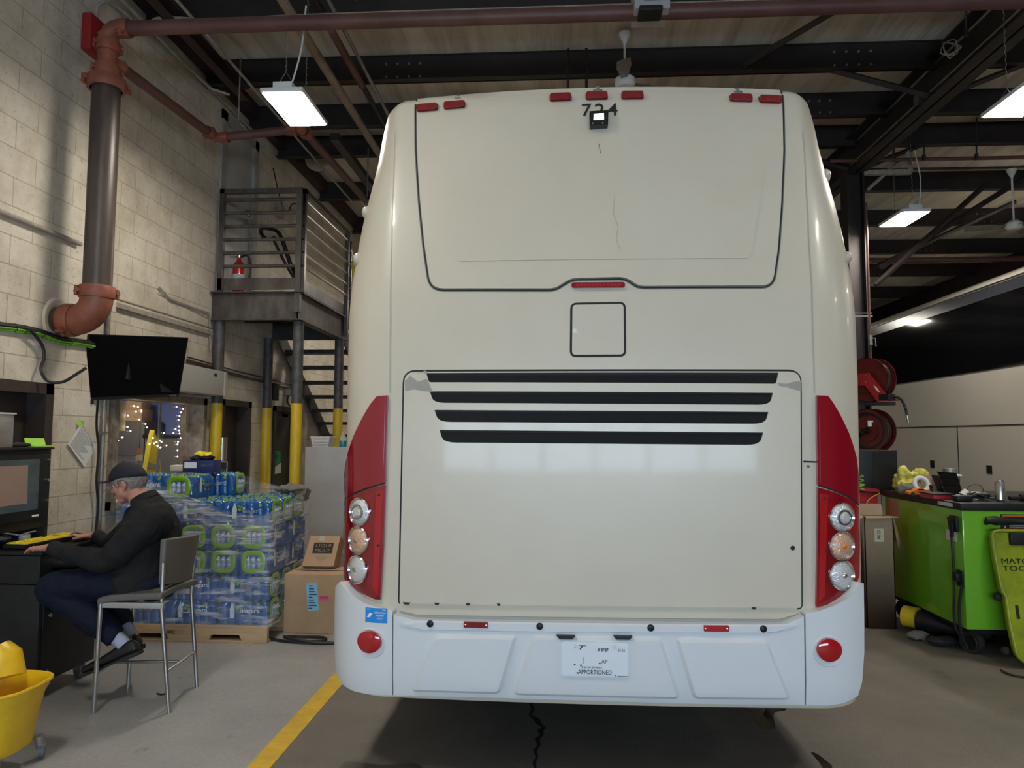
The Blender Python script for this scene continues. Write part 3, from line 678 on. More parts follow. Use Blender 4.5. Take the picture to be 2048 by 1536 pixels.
# ================================================================ LAMPS
def lamp(x, y, z, lab, detail=True):
    P = thing('ceiling_light', lab, 'light', (x, y, z), 'hanging shop lights')
    MB().box((x - .165, y - .31, z), (x + .165, y + .31, z + .035), .008).build('housing', 'whiteplastic', P)
    MB().box((x - .15, y - .29, z - .006), (x + .15, y + .29, z - .001)).build('diffuser', 'led', P, smooth=0)
    if detail:
        MB().box((x - .075, y - .29, z + .035), (x + .075, y + .05, z + .09), .005).build('driver_box', 'whiteplastic', P)
        h = MB()
        for s in (-1, 1):
            for yy in (-.22, .22): h.cyl((x + s * .1, y + yy, z + .035), (x, y + yy, z + .2), .002, n=5)
        h.build('hanger_wire', 'steel', P)
        ch = MB()
        for yy in (-.22, .22):
            k = 0; zz = z + .2
            while zz < 5.3:
                d = .006; ch.cyl((x - d * (k % 2), y + yy - d * ((k + 1) % 2), zz), (x + d * (k % 2), y + yy + d * ((k + 1) % 2), zz + .035), .0035, n=4); zz += .034; k += 1
        ch.build('chain', 'galv', P)
        MB().tube([(x + .06, y - .25, z + .09), (x + .11, y - .2, z + .4), (x + .1, y - .1, 5.0)], .007, smooth=5, n=6).build('cord', 'whiteplastic', P)
lamp(-2.08, 5.52, 4.2, 'lit white shop light hanging on chains at upper left beside the coach')
lamp(3.62, 5.65, 4.2, 'lit white shop light at the right edge, nearest lamp over the green cabinet')
lamp(4.15, 8.76, 4.2, 'smaller looking lit shop light farther back, beside the dark steel column')
rest = 'lit white shop light hanging from the roof outside the photograph'
for x, y in ((-2.08, 1.75), (3.62, 1.75), (8.2, 6.5), (8.2, 1.5), (8.2, 11.5), (12.5, 6.5), (12.5, 12), (3.9, 14.5), (-2.3, 14.5), (-1.7, 10.6), (8.2, 17.5)):
    lamp(x, y, 4.22 if x != .9 else 4.5, rest, False)
# ceiling fans
def fan(c, lab, rod, nb=3, L=.6, rot=.4):
    P = thing('ceiling_fan', lab, 'fan', c)
    c = V(c)
    MB().cyl(c, c + V((0, 0, rod)), .012).lathe(c + V((0, 0, rod)), [(.012, -.12), (.06, -.02), (.06, 0)]).build('down_rod', 'whiteplastic', P)
    MB().lathe(c, [(0, -.05), (.07, -.05), (.1, -.02), (.1, .03), (.05, .07), (0, .08)]).build('motor', 'whiteplastic', P)
    for k in range(nb):
        a = rot + 2 * math.pi * k / nb; d = V((math.cos(a), math.sin(a), 0)); s = V((-d.y, d.x, .25)).normalized()
        MB().prism([c + d * .09 - s * .03, c + d * .3 - s * .07, c + d * L - s * .065, c + d * (L + .02), c + d * L + s * .065, c + d * .3 + s * .07, c + d * .09 + s * .03], (0, 0, .006)).build('blade', 'galv', P)
    return P
fan(at(1250, 165, Y=6.9), 'white ceiling fan turning under the roof above the coach', .5, 3, .42)
fan(at(2028, 452, Y=9.6), 'white ceiling fan with long down rod at the far right', .75, 3, .55, 2.9)
# grey box at top centre
P = thing('ceiling_sensor_box', 'grey metal control box with warning label hung at the top edge', 'control box', at(1300, 10, Y=5.15))
a = at(1266, 34, Y=5.15); b = at(1336, -30, Y=5.15)
MB().box((a.x, 5.05, a.z), (b.x, 5.3, b.z), .012).build('housing', 'lockergrey', P)
MB().box((a.x + .03, 5.0, a.z - .04), (b.x - .06, 5.15, a.z), .01).build('black_base', 'blackplastic', P)
t = MB(); ctr = V(((a.x + b.x) / 2 + .01, 5.048, a.z + .1))
text_on(t, 'WARNING', ctr + V((0, 0, .03)), (1, 0, 0), (0, 0, 1), .014)
for k in range(5): t.box(ctr + V((-.07, 0, -.01 * k)), ctr + V((.07, .001, -.01 * k + .003)))
t.build('warning_print', 'navy', P, smooth=0)
# roof pipes at right
for (x0, y0, x1, y1, Y, r, m, lab) in ((1660, 322, 2048, 316, 9.0, .024, 'pipe_red', 'long thin dark red pipe across the roof right of the coach, upper one'),
                               (1725, 340, 2048, 334, 9.9, .02, 'rust', 'thin brown pipe across the roof just under the dark red pipe'),
                               (1725, 521, 2048, 519, 14.2, .05, 'pipe_red', 'dark pipe far back across the roof above the parked coach')):
    a = at(x0, y0, Y=Y); b = at(x1 + 60, y1, Y=Y); b.z = a.z
    tag(MB().cyl(a, b, r, n=8).build('roof_pipe', m), lab, 'pipe')
for (px, py0, py1, Y, lab) in ((1932, 22, 70, 6.2, 'thin hanger rod under the red main pipe at the upper right'), (1953, 235, 318, 8.9, 'thin hanger rod with clamp holding the dark red pipe'), (1848, 290, 320, 8.9, 'short hanger rod left of the clamp on the dark red pipe'), (1788, 290, 322, 9.0, 'hanger rod at the left end of the dark red pipe')):
    a = at(px, py0, Y=Y); b = at(px, py1, Y=Y)
    tag(MB().cyl(a, b, .009, n=6).cyl(b + V((0, 0, -.01)), b + V((0, 0, .06)), .022, n=8).build('hanger_rod', 'beam'), lab, 'rod')
# rigid conduits along the right rafter
P = thing('rafter_conduit', 'grey conduit with round junction box along the right rafter', 'conduit', (3.8, 8, 5.1))
MB().cyl((3.82, 3.5, 5.12), (3.82, 9.4, 5.12), .014, n=8).build('tube', 'galv', P)
c = at(1842, 198, X=3.8); MB().cyl(c + V((.02, 0, 0)), c - V((.05, 0, 0)), .06, n=12).build('junction_box', 'galv', P)
MB().cyl((3.82, 3.5, 5.36), (3.82, 9.2, 5.36), .012, n=8).build('tube', 'galv', P)
tag(MB().tube([V(at(1905 + 18 * math.cos(i * 1.9), 92 + 16 * math.sin(i * 1.9), Y=6.6)) + V((0, .02 * i % .1, 0)) for i in range(14)], .006, smooth=5, n=6).build('wire_coil', 'conduit'), 'coil of loose wire hung on the right rafter', 'wire')
# vertical air line and bracket at the column
P = thing('air_line', 'thin red-brown air line dropping in front of the column to a valve', 'pipe', (3.95, 9.0, 2.6))
a = at(1732, 405, Y=9.0); b = at(1734, 745, Y=9.0)
MB().cyl((a.x, 9.0, a.z), (a.x, 9.0, b.z), .014, n=8).build('tube', 'pipe_red', P)
c = at(1734, 690, Y=9.0); c.x = a.x
MB().cyl(c, c + V((0, 0, .12)), .028, n=10).tube([c + V((0, -.02, .08)), c + V((.05, -.02, .08)), c + V((.055, -.02, -.02))], .008).build('valve', 'galv', P)
c = at(1725, 632, Y=9.1); MB().box(c + V((-.15, 0, -.012)), c + V((.12, .03, .012))).box(c + V((-.15, 0, .03)), c + V((.12, .03, .04))).build('bracket', 'galv', P)
# old wooden bracket
P = thing('shelf_bracket', 'old tan metal bracket fixed to the column below the roof', 'bracket', at(1790, 335, Y=9.3))
a = at(1727, 345, Y=9.3); b = at(1822, 345, Y=9.3)
MB().box(a + V((0, -.03, -.035)), b + V((0, .03, .035))).build('arm', 'conduit', P)
b2 = at(1815, 302, Y=9.3); MB().loft([b, b2], .035, .03, n=4).loft([at(1735, 380, Y=9.3), at(1812, 310, Y=9.3)], .02, .02, n=4).build('upright', 'conduit', P)
# ================================================================ THE COACH
XC, FL, CA, LC = .21, 1.0, .3, .47
WT = [(.3, 1.24), (.42, 1.275), (.6, 1.285), (.9, 1.29), (1.6, 1.3), (2.0, 1.305), (2.2, 1.306), (2.4, 1.297), (2.6, 1.275), (2.8, 1.245), (3.05, 1.195), (3.2, 1.182), (3.3, 1.17), (3.38, 1.16), (3.41, 1.145), (3.42, 1.12)]
YT = [(.3, 3.50), (.36, 3.475), (.45, 3.46), (1.9, 3.46), (2.3, 3.475), (2.7, 3.53), (3.0, 3.585), (3.2, 3.63), (3.3, 3.655), (3.36, 3.675), (3.395, 3.71), (3.413, 3.77), (3.42, 3.92)]
def smooth_tab(tab):
    n = 60; z0, z1 = tab[0][0], tab[-1][0]
    return tab
def bw(z): return lerp_tab(WT, z)
def by(z): return lerp_tab(YT, z)
def crown(x): return .028 * min(1, abs(x)) ** 2
def bus(s, z, h=0.0):
    a = abs(s); sg = 1 if s >= 0 else -1; w = bw(z)
    zz = z + max(0, z - 3.0) / .42 * .03 * (1 - min(1.2, a) ** 2)
    if a <= FL: x, y, nx, ny = a, by(z) + crown(a), .056 * a, -1
    elif a <= FL + LC:
        th = (a - FL) / LC * math.pi / 2
        x = FL + (w - FL) * math.sin(th); y = by(z) + crown(1) + CA * (1 - math.cos(th))
        nx, ny = math.sin(th) * CA, -math.cos(th) * (w - FL)
        l = math.hypot(nx, ny) or 1; nx /= l; ny /= l
        if th < .15: nx = max(nx, .056)
    else: x, y, nx, ny = w, by(z) + crown(1) + CA + (a - FL - LC), 1, 0
    return V((XC + sg * (x + nx * h), y + ny * h, zz))
def bus_sz(px, py, h=0.0):
    d = ray(px, py); t = 3.0 / d.y; hit = None
    for i in range(2600):
        p = CAMP + d * t; x = p.x - XC; a = abs(x); z = p.z
        z -= max(0, z - 3.0) / .42 * .03 * (1 - min(1.2, a) ** 2)
        w = bw(z) + h
        if a <= w:
            ys = (by(z) + crown(a) if a <= FL else by(z) + crown(1) + CA * (1 - math.cos(math.asin(min(1, (a - FL) / (w - FL)))))) - h
            if p.y >= ys: hit = (x, a, z, w); break
        t += .0008
        if p.y > 4.3: break
    if hit is None:
        # just outside the outline: take the outermost visible strip
        z = (CAMP + d * (3.6 / d.y)).z; return ((FL + LC * .8) * (1 if px > 1200 else -1), z)
    x, a, z, w = hit
    s = a if a <= FL else FL + LC * math.asin(min(1, (a - FL) / (w - FL))) / (math.pi / 2)
    return (s if x >= 0 else -s, z)
def rounded(loop, rad, k=5):
    "round chosen corners of a 2-D loop"
    out = []; n = len(loop)
    for i, p in enumerate(loop):
        r = rad[i] if hasattr(rad, '__len__') else rad
        if not r: out.append(p); continue
        a = V((loop[i - 1][0] - p[0], loop[i - 1][1] - p[1])); b = V((loop[(i + 1) % n][0] - p[0], loop[(i + 1) % n][1] - p[1]))
        ra = min(r, a.length * .45); rb = min(r, b.length * .45); a.normalize(); b.normalize(); P0 = V(p) + a * ra; P2 = V(p) + b * rb
        for t in range(k + 1):
            t /= k; q = P0 * (1 - t) ** 2 + V(p) * 2 * t * (1 - t) + P2 * t * t; out.append((q.x, q.y))
    return out
def patch(name, loops, h, m, parent, base=0.0, step=.05, fn=None, bev=0.0):
    fn = fn or bus
    loops = [[V((p[0], p[1], 0)) for p in lp] for lp in loops]
    tris = tessellate_polygon(loops); flat = [p for lp in loops for p in lp]
    bm = bmesh.new(); vv = [bm.verts.new(p) for p in flat]
    for t in tris:
        try: bm.faces.new([vv[i] for i in t])
        except ValueError: pass
    bmesh.ops.dissolve_limit(bm, angle_limit=.001, verts=bm.verts[:], edges=[e for e in bm.edges if len(e.link_faces) == 2])
    x0, x1 = min(p.x for p in flat), max(p.x for p in flat); z0, z1 = min(p.y for p in flat), max(p.y for p in flat)
    def cut(co, no):
        bmesh.ops.bisect_plane(bm, geom=bm.verts[:] + bm.edges[:] + bm.faces[:], plane_co=co, plane_no=no, dist=1e-6)
    k = math.ceil(x0 / step)
    while k * step < x1: cut((k * step, 0, 0), (1, 0, 0)); k += 1
    k = math.ceil(z0 / .1)
    while k * .1 < z1: cut((0, k * .1, 0), (0, 1, 0)); k += 1
    for v in bm.verts: v.co.z = h
    bmesh.ops.recalc_face_normals(bm, faces=bm.faces)
    edges = [e for e in bm.edges if len(e.link_faces) == 1]
    if h - base > 1e-5:
        if bev: # small chamfer at the rim
            low = {}
        dup = {}
        for e in edges:
            for v in e.verts:
                if v not in dup: dup[v] = bm.verts.new((v.co.x, v.co.y, base))
        for e in edges:
            a, b = e.verts; bm.faces.new((a, b, dup[b], dup[a]))
    for v in bm.verts: v.co = fn(v.co.x, v.co.y, v.co.z)
    o = origin(parent)
    for v in bm.verts: v.co -= o
    bmesh.ops.recalc_face_normals(bm, faces=bm.faces)
    me = bpy.data.meshes.new(name); bm.to_mesh(me); bm.free()
    me.materials.append(M[m] if isinstance(m, str) else m); me.shade_smooth(); sharp(me, R(40))
    ob = bpy.data.objects.new(name, me); C.objects.link(ob); ob.parent = parent
    return ob
def pxl(pts): return [bus_sz(x, y) for x, y in pts]
def ribbon(mb, pts, wd, h, closed=False, th=.004):
    pts = [V(p) for p in pts]; dense = []
    n = len(pts)
    for i in range(n if closed else n - 1):
        a, b = pts[i], pts[(i + 1) % n]; k = max(1, int((b - a).length / .04))
        dense += [a + (b - a) * t / k for t in range(k)]
    if not closed: dense.append(pts[-1])
    n = len(dense); vs = []
    for i, p in enumerate(dense):
        a = dense[i - 1] if (i or closed) else p; b = dense[(i + 1) % n] if (i < n - 1 or closed) else p
        t = (b - a).normalized(); q = V((-t.y, t.x)) * wd / 2
        vs += [bus(p.x + q.x, p.y + q.y, h), bus(p.x - q.x, p.y - q.y, h)]
    fs = [(2 * i, 2 * i + 1, (2 * i + 3) % (2 * n), (2 * i + 2) % (2 * n)) for i in range(n if closed else n - 1)]
    return mb.add(vs, fs)
def circ(s, z, r, k=28, sq=1.0):
    return [(s + r * math.cos(2 * math.pi * i / k), z + sq * r * math.sin(2 * math.pi * i / k)) for i in range(k)]
def disc(name, s, z, r, prof, m, parent, n=28, rows=None, fn=None):
    "round lens: prof = [(radius fraction, height)]"
    fn = fn or bus; mb = MB(); vs = []; fs = []
    for q, h in prof:
        for j in range(n):
            a = 2 * math.pi * j / n; vs.append(fn(s + r * q * math.cos(a), z + r * q * math.sin(a), h))
    for i in range(len(prof) - 1):
        for j in range(n):
            a, b = i * n + j, i * n + (j + 1) % n; fs.append((a, b, b + n, a + n))
    mb.add(vs, fs); return mb.build(name, m, parent)
def bus_text(mb, body, s, z, h, off, width=None, shear=0):
    vs, fs = text_vf(body, 1, 'CENTER', 0, shear, .006)
    xs = [v.x for v in vs]; ys = [v.y for v in vs]
    sy = h / (max(ys) - min(ys)); sx = width / (max(xs) - min(xs)) if width else sy; cx = (max(xs) + min(xs)) / 2; cy = (max(ys) + min(ys)) / 2
    return mb.add([bus(s + (v.x - cx) * sx, z + (v.y - cy) * sy, off) for v in vs], fs)

B = thing('coach', 'big white coach seen from behind with red tail lamps and four black louvres', 'bus', (XC, 10, 0))
# shell
mb = MB(); zl = [.36, .4, .45, .6, .8, 1.0, 1.3, 1.6, 1.9, 2.0, 2.1, 2.2, 2.3, 2.4, 2.5, 2.6, 2.7, 2.8, 2.9, 3.0, 3.1, 3.2, 3.25, 3.3, 3.33, 3.36, 3.38, 3.395, 3.405, 3.413, 3.418, 3.42]
SE = FL + LC + 11.8
sl = [-SE, -8, -5, -3, -2, -FL - LC] + [-(FL + LC * i / 12) for i in range(11, 0, -1)] + [-FL + .1 * i for i in range(21)] + [FL + LC * i / 12 for i in range(1, 13)] + [2, 3, 5, 8, SE]
vs = [bus(s, z) for z in zl for s in sl]; k = len(sl)
fs = [(i * k + j, i * k + j + 1, (i + 1) * k + j + 1, (i + 1) * k + j) for i in range(len(zl) - 1) for j in range(k - 1)]
top = (len(zl) - 1) * k
fs += [tuple(range(top, top + k)), tuple(reversed(range(k)))]
mb.add(vs, fs).build('body_shell', 'paint', B, smooth=R(50))
# side windows (dark band) and wheels, seen only from the side
for sg in (-1, 1):
    lp = [(sg * (FL + LC + .5), 2.15), (sg * (SE - .3), 2.15), (sg * (SE - .3), 3.0), (sg * (FL + LC + .9), 3.0)]
    patch('side_window', [lp], .012, 'blackgloss', B, step=.8)
    for yy in (6.6, 7.9, 13.8):
        x = XC + sg * 1.1
        w_ = MB().lathe((x, yy, .5), [(0, -.14), (.3, -.14), (.47, -.15), (.5, -.1), (.5, .1), (.47, .15), (.3, .1), (0, .05)], (sg, 0, 0), 32).build('wheel', 'rubber', B)
        MB().lathe((x, yy, .5), [(0, .06), (.1, .09), (.28, .08), (.3, .12)], (sg, 0, 0), 24).build('rim', 'steel', w_)
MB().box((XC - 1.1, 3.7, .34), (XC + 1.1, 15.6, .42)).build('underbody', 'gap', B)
# corner crease seams
M['softseam'] = mat('soft_seam', (.42, .39, .32), .4)
for pts in (((791, 262), (787, 368), (784, 466), (781, 640), (780, 786)), ((1606, 262), (1612, 368), (1617, 466), (1625, 640), (1629, 786))):
    m_ = MB(); ribbon(m_, pxl(pts), .006, .002); m_.build('corner_seam', M['softseam'], B)

for sg, zz_ in ((-1, 2.78), (-1, 2.52), (1, 2.95), (1, 2.5)):
    q = bus(sg * (FL + LC * .7), zz_, -.012); MB().ball(q, (.03, .06, .035), 10).build('side_trim_cap', 'paint', B)
# rear window panel (painted over)
WIN = pxl([(829, 226), (832, 300), (838, 400), (847, 490), (860, 581), (1110, 581), (1143, 560), (1250, 558), (1276, 576), (1546, 575), (1557, 500), (1564, 400), (1568, 300), (1569, 212)])
zt = 3.395
WIN[0] = (WIN[0][0], zt); WIN[-1] = (WIN[-1][0], zt)
WIN.insert(0, (WIN[0][0] + .02, 3.41)); WIN.append((WIN[-1][0] - .02, 3.41))
rad = [0, 0, 0, 0, 0, .07, .03, .03, .03, .03, .06, 0, 0, 0, 0, 0]
WINR = rounded(WIN, rad)
mb = MB(); ribbon(mb, WINR[1:-1], .015, .0015); mb.build('window_seal', 'seal', B)
mb = MB(); ribbon(mb, WINR[1:-1], .006, .0025); mb.build('window_gap', 'gap', B)
def shrink(lp, d):
    out = []; n = len(lp)
    ar = sum(lp[i][0] * lp[(i + 1) % n][1] - lp[(i + 1) % n][0] * lp[i][1] for i in range(n)); sg = 1 if ar > 0 else -1
    for i, p in enumerate(lp):
        a = V(lp[i - 1]); b = V(lp[(i + 1) % n]); t = (b - a)
        if t.length < 1e-9: out.append(p); continue
        t.normalize(); q = V((-t.y, t.x)) * sg * d; out.append((p[0] + q.x, p[1] + q.y))
    return out
wp = patch('window_panel', [shrink(WINR, .008)], .012, 'paint', B, step=.1)
# pressed lines of the window panel
INS = pxl([(882, 330), (912, 524), (1500, 518), (1530, 330)])
mb = MB(); ribbon(mb, rounded(INS, [0, .02, .02, 0]), .03, .0145); mb2 = INS
patch('pressed_field', [rounded(pxl([(878, 300), (912, 524), (1500, 518), (1534, 290)]), .03)], .0165, 'paint', wp, base=.0118, step=.1)
# thin scratches
mb = MB(); ribbon(mb, pxl([(1229, 390), (1226, 430), (1236, 455), (1232, 480), (1241, 505)]), .004, .0175); mb.build('scratch', M['softseam'], wp)
mb = MB(); ribbon(mb, pxl([(1197, 290), (1201, 310)]), .004, .018); mb.build('scratch', 'seal', wp)

# marker lamps
for px, py, r_ in ((856, 218, -.03), (910, 213, -.03), (1121, 197, 0), (1193, 194, 0), (1264, 193, 0), (1480, 199, .03), (1538, 202, .03)):
    s, z = bus_sz(px, py); w_, hh = .054, .019
    lp = [(s - w_, z - hh + w_ * r_ * -1), (s + w_, z - hh), (s + w_, z + hh), (s - w_, z + hh)]
    mk = patch('marker_light', [rounded([(s - w_ - .002, z - hh - .003), (s + w_ + .004, z - hh - .003), (s + w_ + .002, z + hh + .002), (s - w_ - .002, z + hh + .002)], .012)], .02, mat('marker_base', (.18, .01, .012), .4), B, base=.005)
    patch('marker_lens', [rounded([(s - w_, z - hh), (s + w_, z - hh), (s + w_, z + hh), (s - w_, z + hh)], .012)], .034, 'marker', mk, base=.018)
# number and rear camera
s, z = bus_sz(1199, 222)
mb = MB(); zz = z
for ch, ds in (('7', -.066), ('2', 0.0), ('4', .066)): bus_text(mb, ch, s + ds, z, .068, .0185, width=.05)
mb.build('fleet_number', 'black', B, smooth=0)
s, z = bus_sz(1196, 245)
cm = patch('camera_housing', [[(s - .043, z - .042), (s + .046, z - .038), (s + .05, z + .04), (s - .045, z + .036)]], .06, 'blackplastic', B, base=.01)
patch('camera_window', [[(s - .026, z - .012), (s + .026, z - .01), (s + .026, z + .022), (s - .024, z + .02)]], .063, emit('camera_lens', (.95, .92, .85), .7), cm, base=.059)
for q in (-.03, .02): disc('screw', s + q, z - .03, .004, [(0, .064), (1, .062), (1, .059)], 'steel', cm, 8)
# roof stubs
for px, py in ((916, 198), (1196, 180), (1477, 184)):
    q = bus(*bus_sz(px, py + 6)) + V((0, .03, .02))
    MB().lathe(q, [(0, .03), (.012, .03), (.012, .01), (.03, .006), (.03, -.02)]).build('roof_plug', 'seal', B)
# high brake light
s, z = bus_sz(1196, 571); L_ = .128; bl = patch('brake_light', [rounded([(s - L_, z - .014), (s + L_, z - .014), (s + L_, z + .014), (s - L_, z + .014)], .014)], .016, 'marker', B)
for k in range(12):
    q = s - .1 + k * .0182
    patch('led_cell', [rounded([(q - .007, z - .007), (q + .007, z - .007), (q + .007, z + .007), (q - .007, z + .007)], .003, 2)], .018, 'red_bright', bl, base=.0155)
# small flap
FLP = rounded(pxl([(1143, 608), (1249, 606), (1250, 711), (1142, 712)]), .025)
mb = MB(); ribbon(mb, FLP, .012, .0015, closed=True); mb.build('flap_gap', 'gap', B)
fl_ = patch('access_flap', [shrink(FLP, .005)], .005, 'paint', B)
s, z = bus_sz(1150, 662); disc('latch', s, z, .012, [(0, .007), (.7, .007), (1, .005)], 'paint_daylit', fl_, 12)

# engine hatch with louvre openings
HT = rounded(pxl([(808, 742), (1601, 741), (1603, 1217), (1200, 1213), (798, 1208)]), [.06, .06, .02, 0, .02])
kb = min(range(len(HT)), key=lambda i: abs(HT[i][0] - HT[0][0]) + HT[i][1] * 2 if HT[i][0] < 0 else 99)
seq = HT[kb:] + HT[:kb]; ke = max(i for i, p in enumerate(seq) if p[0] > .8)
mb = MB(); ribbon(mb, seq[:ke + 1], .01, .0015); mb.build('hatch_gap', 'gap', B)
LV = [[(853, 740), (1556, 740), (1550, 768), (859, 765)], [(861, 783), (1544, 786), (1538, 810), (868, 806)], [(870, 820), (1535, 824), (1528, 848), (878, 844)], [(880, 860), (1525, 865), (1517, 890), (888, 885)]]
LVR = [[.008, .008, .012, .012], [.004, .004, .06, .06], [.004, .004, .06, .06], [.004, .004, .06, .06]]
holes_ = [rounded(pxl(l), r) for l, r in zip(LV, LVR)]
zt_ = max(p[1] for p in HT); h0 = holes_[0]; h0 = [(p[0], min(p[1], zt_ - .012)) for p in h0]; holes_[0] = h0
hatch = patch('engine_hatch', [shrink(HT, .006)] + holes_, .014, 'paint', B, step=.1)
for lp in holes_:
    lo = min(p[1] for p in lp); hi = max(p[1] for p in lp); a = min(p[0] for p in lp) - .01; b = max(p[0] for p in lp) + .01
    lv = patch('louvre', [[(a, lo - .01), (b, lo - .01), (b, hi + .01), (a, hi + .01)]], .003, 'gap', B, base=.001, step=.2)
    mb = MB(); n_ = 12; vs = []
    for i in range(n_ + 1):
        q = a + .015 + (b - a - .03) * i / n_; vs += [bus(q, hi - .012, .004), bus(q, lo + .004, .0125)]
    mb.add(vs, [(2 * i, 2 * i + 2, 2 * i + 3, 2 * i + 1) for i in range(n_)]).build('louvre_blade', 'louvreblack', lv)
# torn film at the hatch corners
for pts in (((811, 762), (822, 752), (838, 764), (855, 758), (862, 775), (868, 784), (850, 783), (830, 779), (812, 783)), ((1553, 766), (1570, 768), (1585, 764), (1600, 762), (1600, 782), (1588, 780), (1572, 775), (1556, 772)), ((848, 742), (854, 742), (855, 748), (851, 747))):
    patch('torn_film', [pxl(pts)], .0155, 'primer', hatch, base=.0135)
s, z = bus_sz(1583, 1095); disc('bolt_hole', s, z, .011, [(0, .0155), (1, .0155)], 'gap', hatch, 14)
mb = MB(); ribbon(mb, pxl([(1606, 923), (1631, 924)]), .008, .002); mb.build('pillar_seam', 'gap', B)
s, z = bus_sz(1616, 933); disc('screw', s, z, .008, [(0, .004), (1, .002)], 'seal', B, 10)
for px, w_ in ((815, 9), (875, 6), (937, 5), (998, 4), (1506, 5)):
    s, z = bus_sz(px, 1203 + (px - 815) * .014); patch('drain_notch', [[(s - w_ * .0022, z), (s + w_ * .0022, z - .001), (s + w_ * .0012, z - .011), (s - w_ * .0012, z - .011)]], .0155, 'gap', hatch, base=.0135)

# tail lamps
TL = [(757, 793), (777, 791), (775, 880), (773, 964), (740, 974), (712, 986), (696, 999), (695, 950), (700, 915), (712, 875), (730, 835), (745, 808)]
TLb = [(773, 969), (769, 1090), (763, 1198), (752, 1197), (730, 1186), (710, 1172), (695, 1157), (690, 1140), (690, 1080), (692, 1030), (694, 1003), (712, 990), (742, 977)]
TR = [(1652, 792), (1631, 791), (1631, 880), (1633, 968), (1662, 978), (1690, 991), (1711, 1009), (1711, 960), (1706, 915), (1693, 870), (1675, 830), (1663, 808)]
TRb = [(1633, 974), (1632, 1090), (1630, 1212), (1645, 1210), (1668, 1200), (1690, 1187), (1705, 1172), (1712, 1150), (1713, 1080), (1712, 1040), (1711, 1014), (1690, 996), (1662, 983)]
for up, lo, lens, side in ((TL, TLb, ((723, 1023), (721, 1080), (719, 1138)), 'left'), (TR, TRb, ((1680, 1034), (1680, 1091), (1680, 1149)), 'right')):
    t = patch('tail_light', [pxl(lo)], .016, 'red_lens_dark', B, step=.03)
    patch('upper_lens', [pxl(up)], .018, 'red_lens', t, base=.0, step=.03)
    mbg = MB(); ribbon(mbg, pxl(up[3:7]), .016, .0165); mbg.build('lamp_gasket', 'gap', t)
    inner = [p for p in pxl(lo)[:3]]; sg = 1 if side == 'right' else -1
    st = [(inner[0][0] + sg * .012, inner[0][1] - .03), (inner[0][0] + sg * .045, inner[0][1] - .035), (inner[2][0] + sg * .04, inner[2][1] + .05), (inner[2][0] + sg * .01, inner[2][1] + .02)]
    patch('side_reflector', [st], .0175, 'red_bright', t, base=.0155)
    u = pxl(up); st = [(u[1][0] + sg * .01, u[1][1] - .015), (u[1][0] + sg * .052, u[1][1] - .05), (u[3][0] + sg * .052, u[3][1] + .03), (u[3][0] + sg * .01, u[3][1] + .012)]
    patch('lens_rib', [st], .0195, 'red_bright' if False else 'red_lens', t, base=.0175)
    for k in (0, .48, .97):
        q = (inner[0][0] + sg * .03, inner[0][1] - .05 - k * .5); disc('lamp_screw', q[0], q[1], .0065, [(0, .019), (1, .0185)], 'gap', t, 10)
    for i, (px, py) in enumerate(lens):
        s, z = bus_sz(px, py)
        bz = disc('round_lamp', s, z, .07, [(1.0, .015), (.99, .022), (.93, .026), (.86, .02), (.82, .012)], 'chrome', t)
        disc('lamp_lens', s + sg * .0, z, .06, [(1, .017), (.9, .023), (.6, .029), (.3, .032), (0, .033)], 'amber_lens' if i == 1 else 'clear_lens', bz)
        if i == 0: disc('inner_ring', s, z, .037, [(1, .0285), (.95, .034), (.8, .034), (.74, .0305)], 'steel', bz); disc('inner_lens', s, z, .024, [(1, .032), (.8, .038), (0, .042)], 'clear_lens', bz)
        else: disc('bulb_shield', s, z, .012, [(1, .033), (.6, .037), (0, .038)], 'orange' if i == 1 and side == 'right' else 'steel', bz, 12)
        mbz = MB()
        for q in range(24):
            a = q / 24 * 2 * math.pi; r0, r1 = (.018, .05) if i else (.04, .052)
            vs = [bus(s + r * math.cos(a + da), z + r * math.sin(a + da), (.0315 if r < .03 else .0255 if i == 0 else .0262)) for r, da in ((r0, -.03), (r1, -.05), (r1, .05), (r0, .03))]
            mbz.add(vs, [(0, 1, 2, 3)])
        mbz.build('lens_ribs', 'clear_lens', bz)

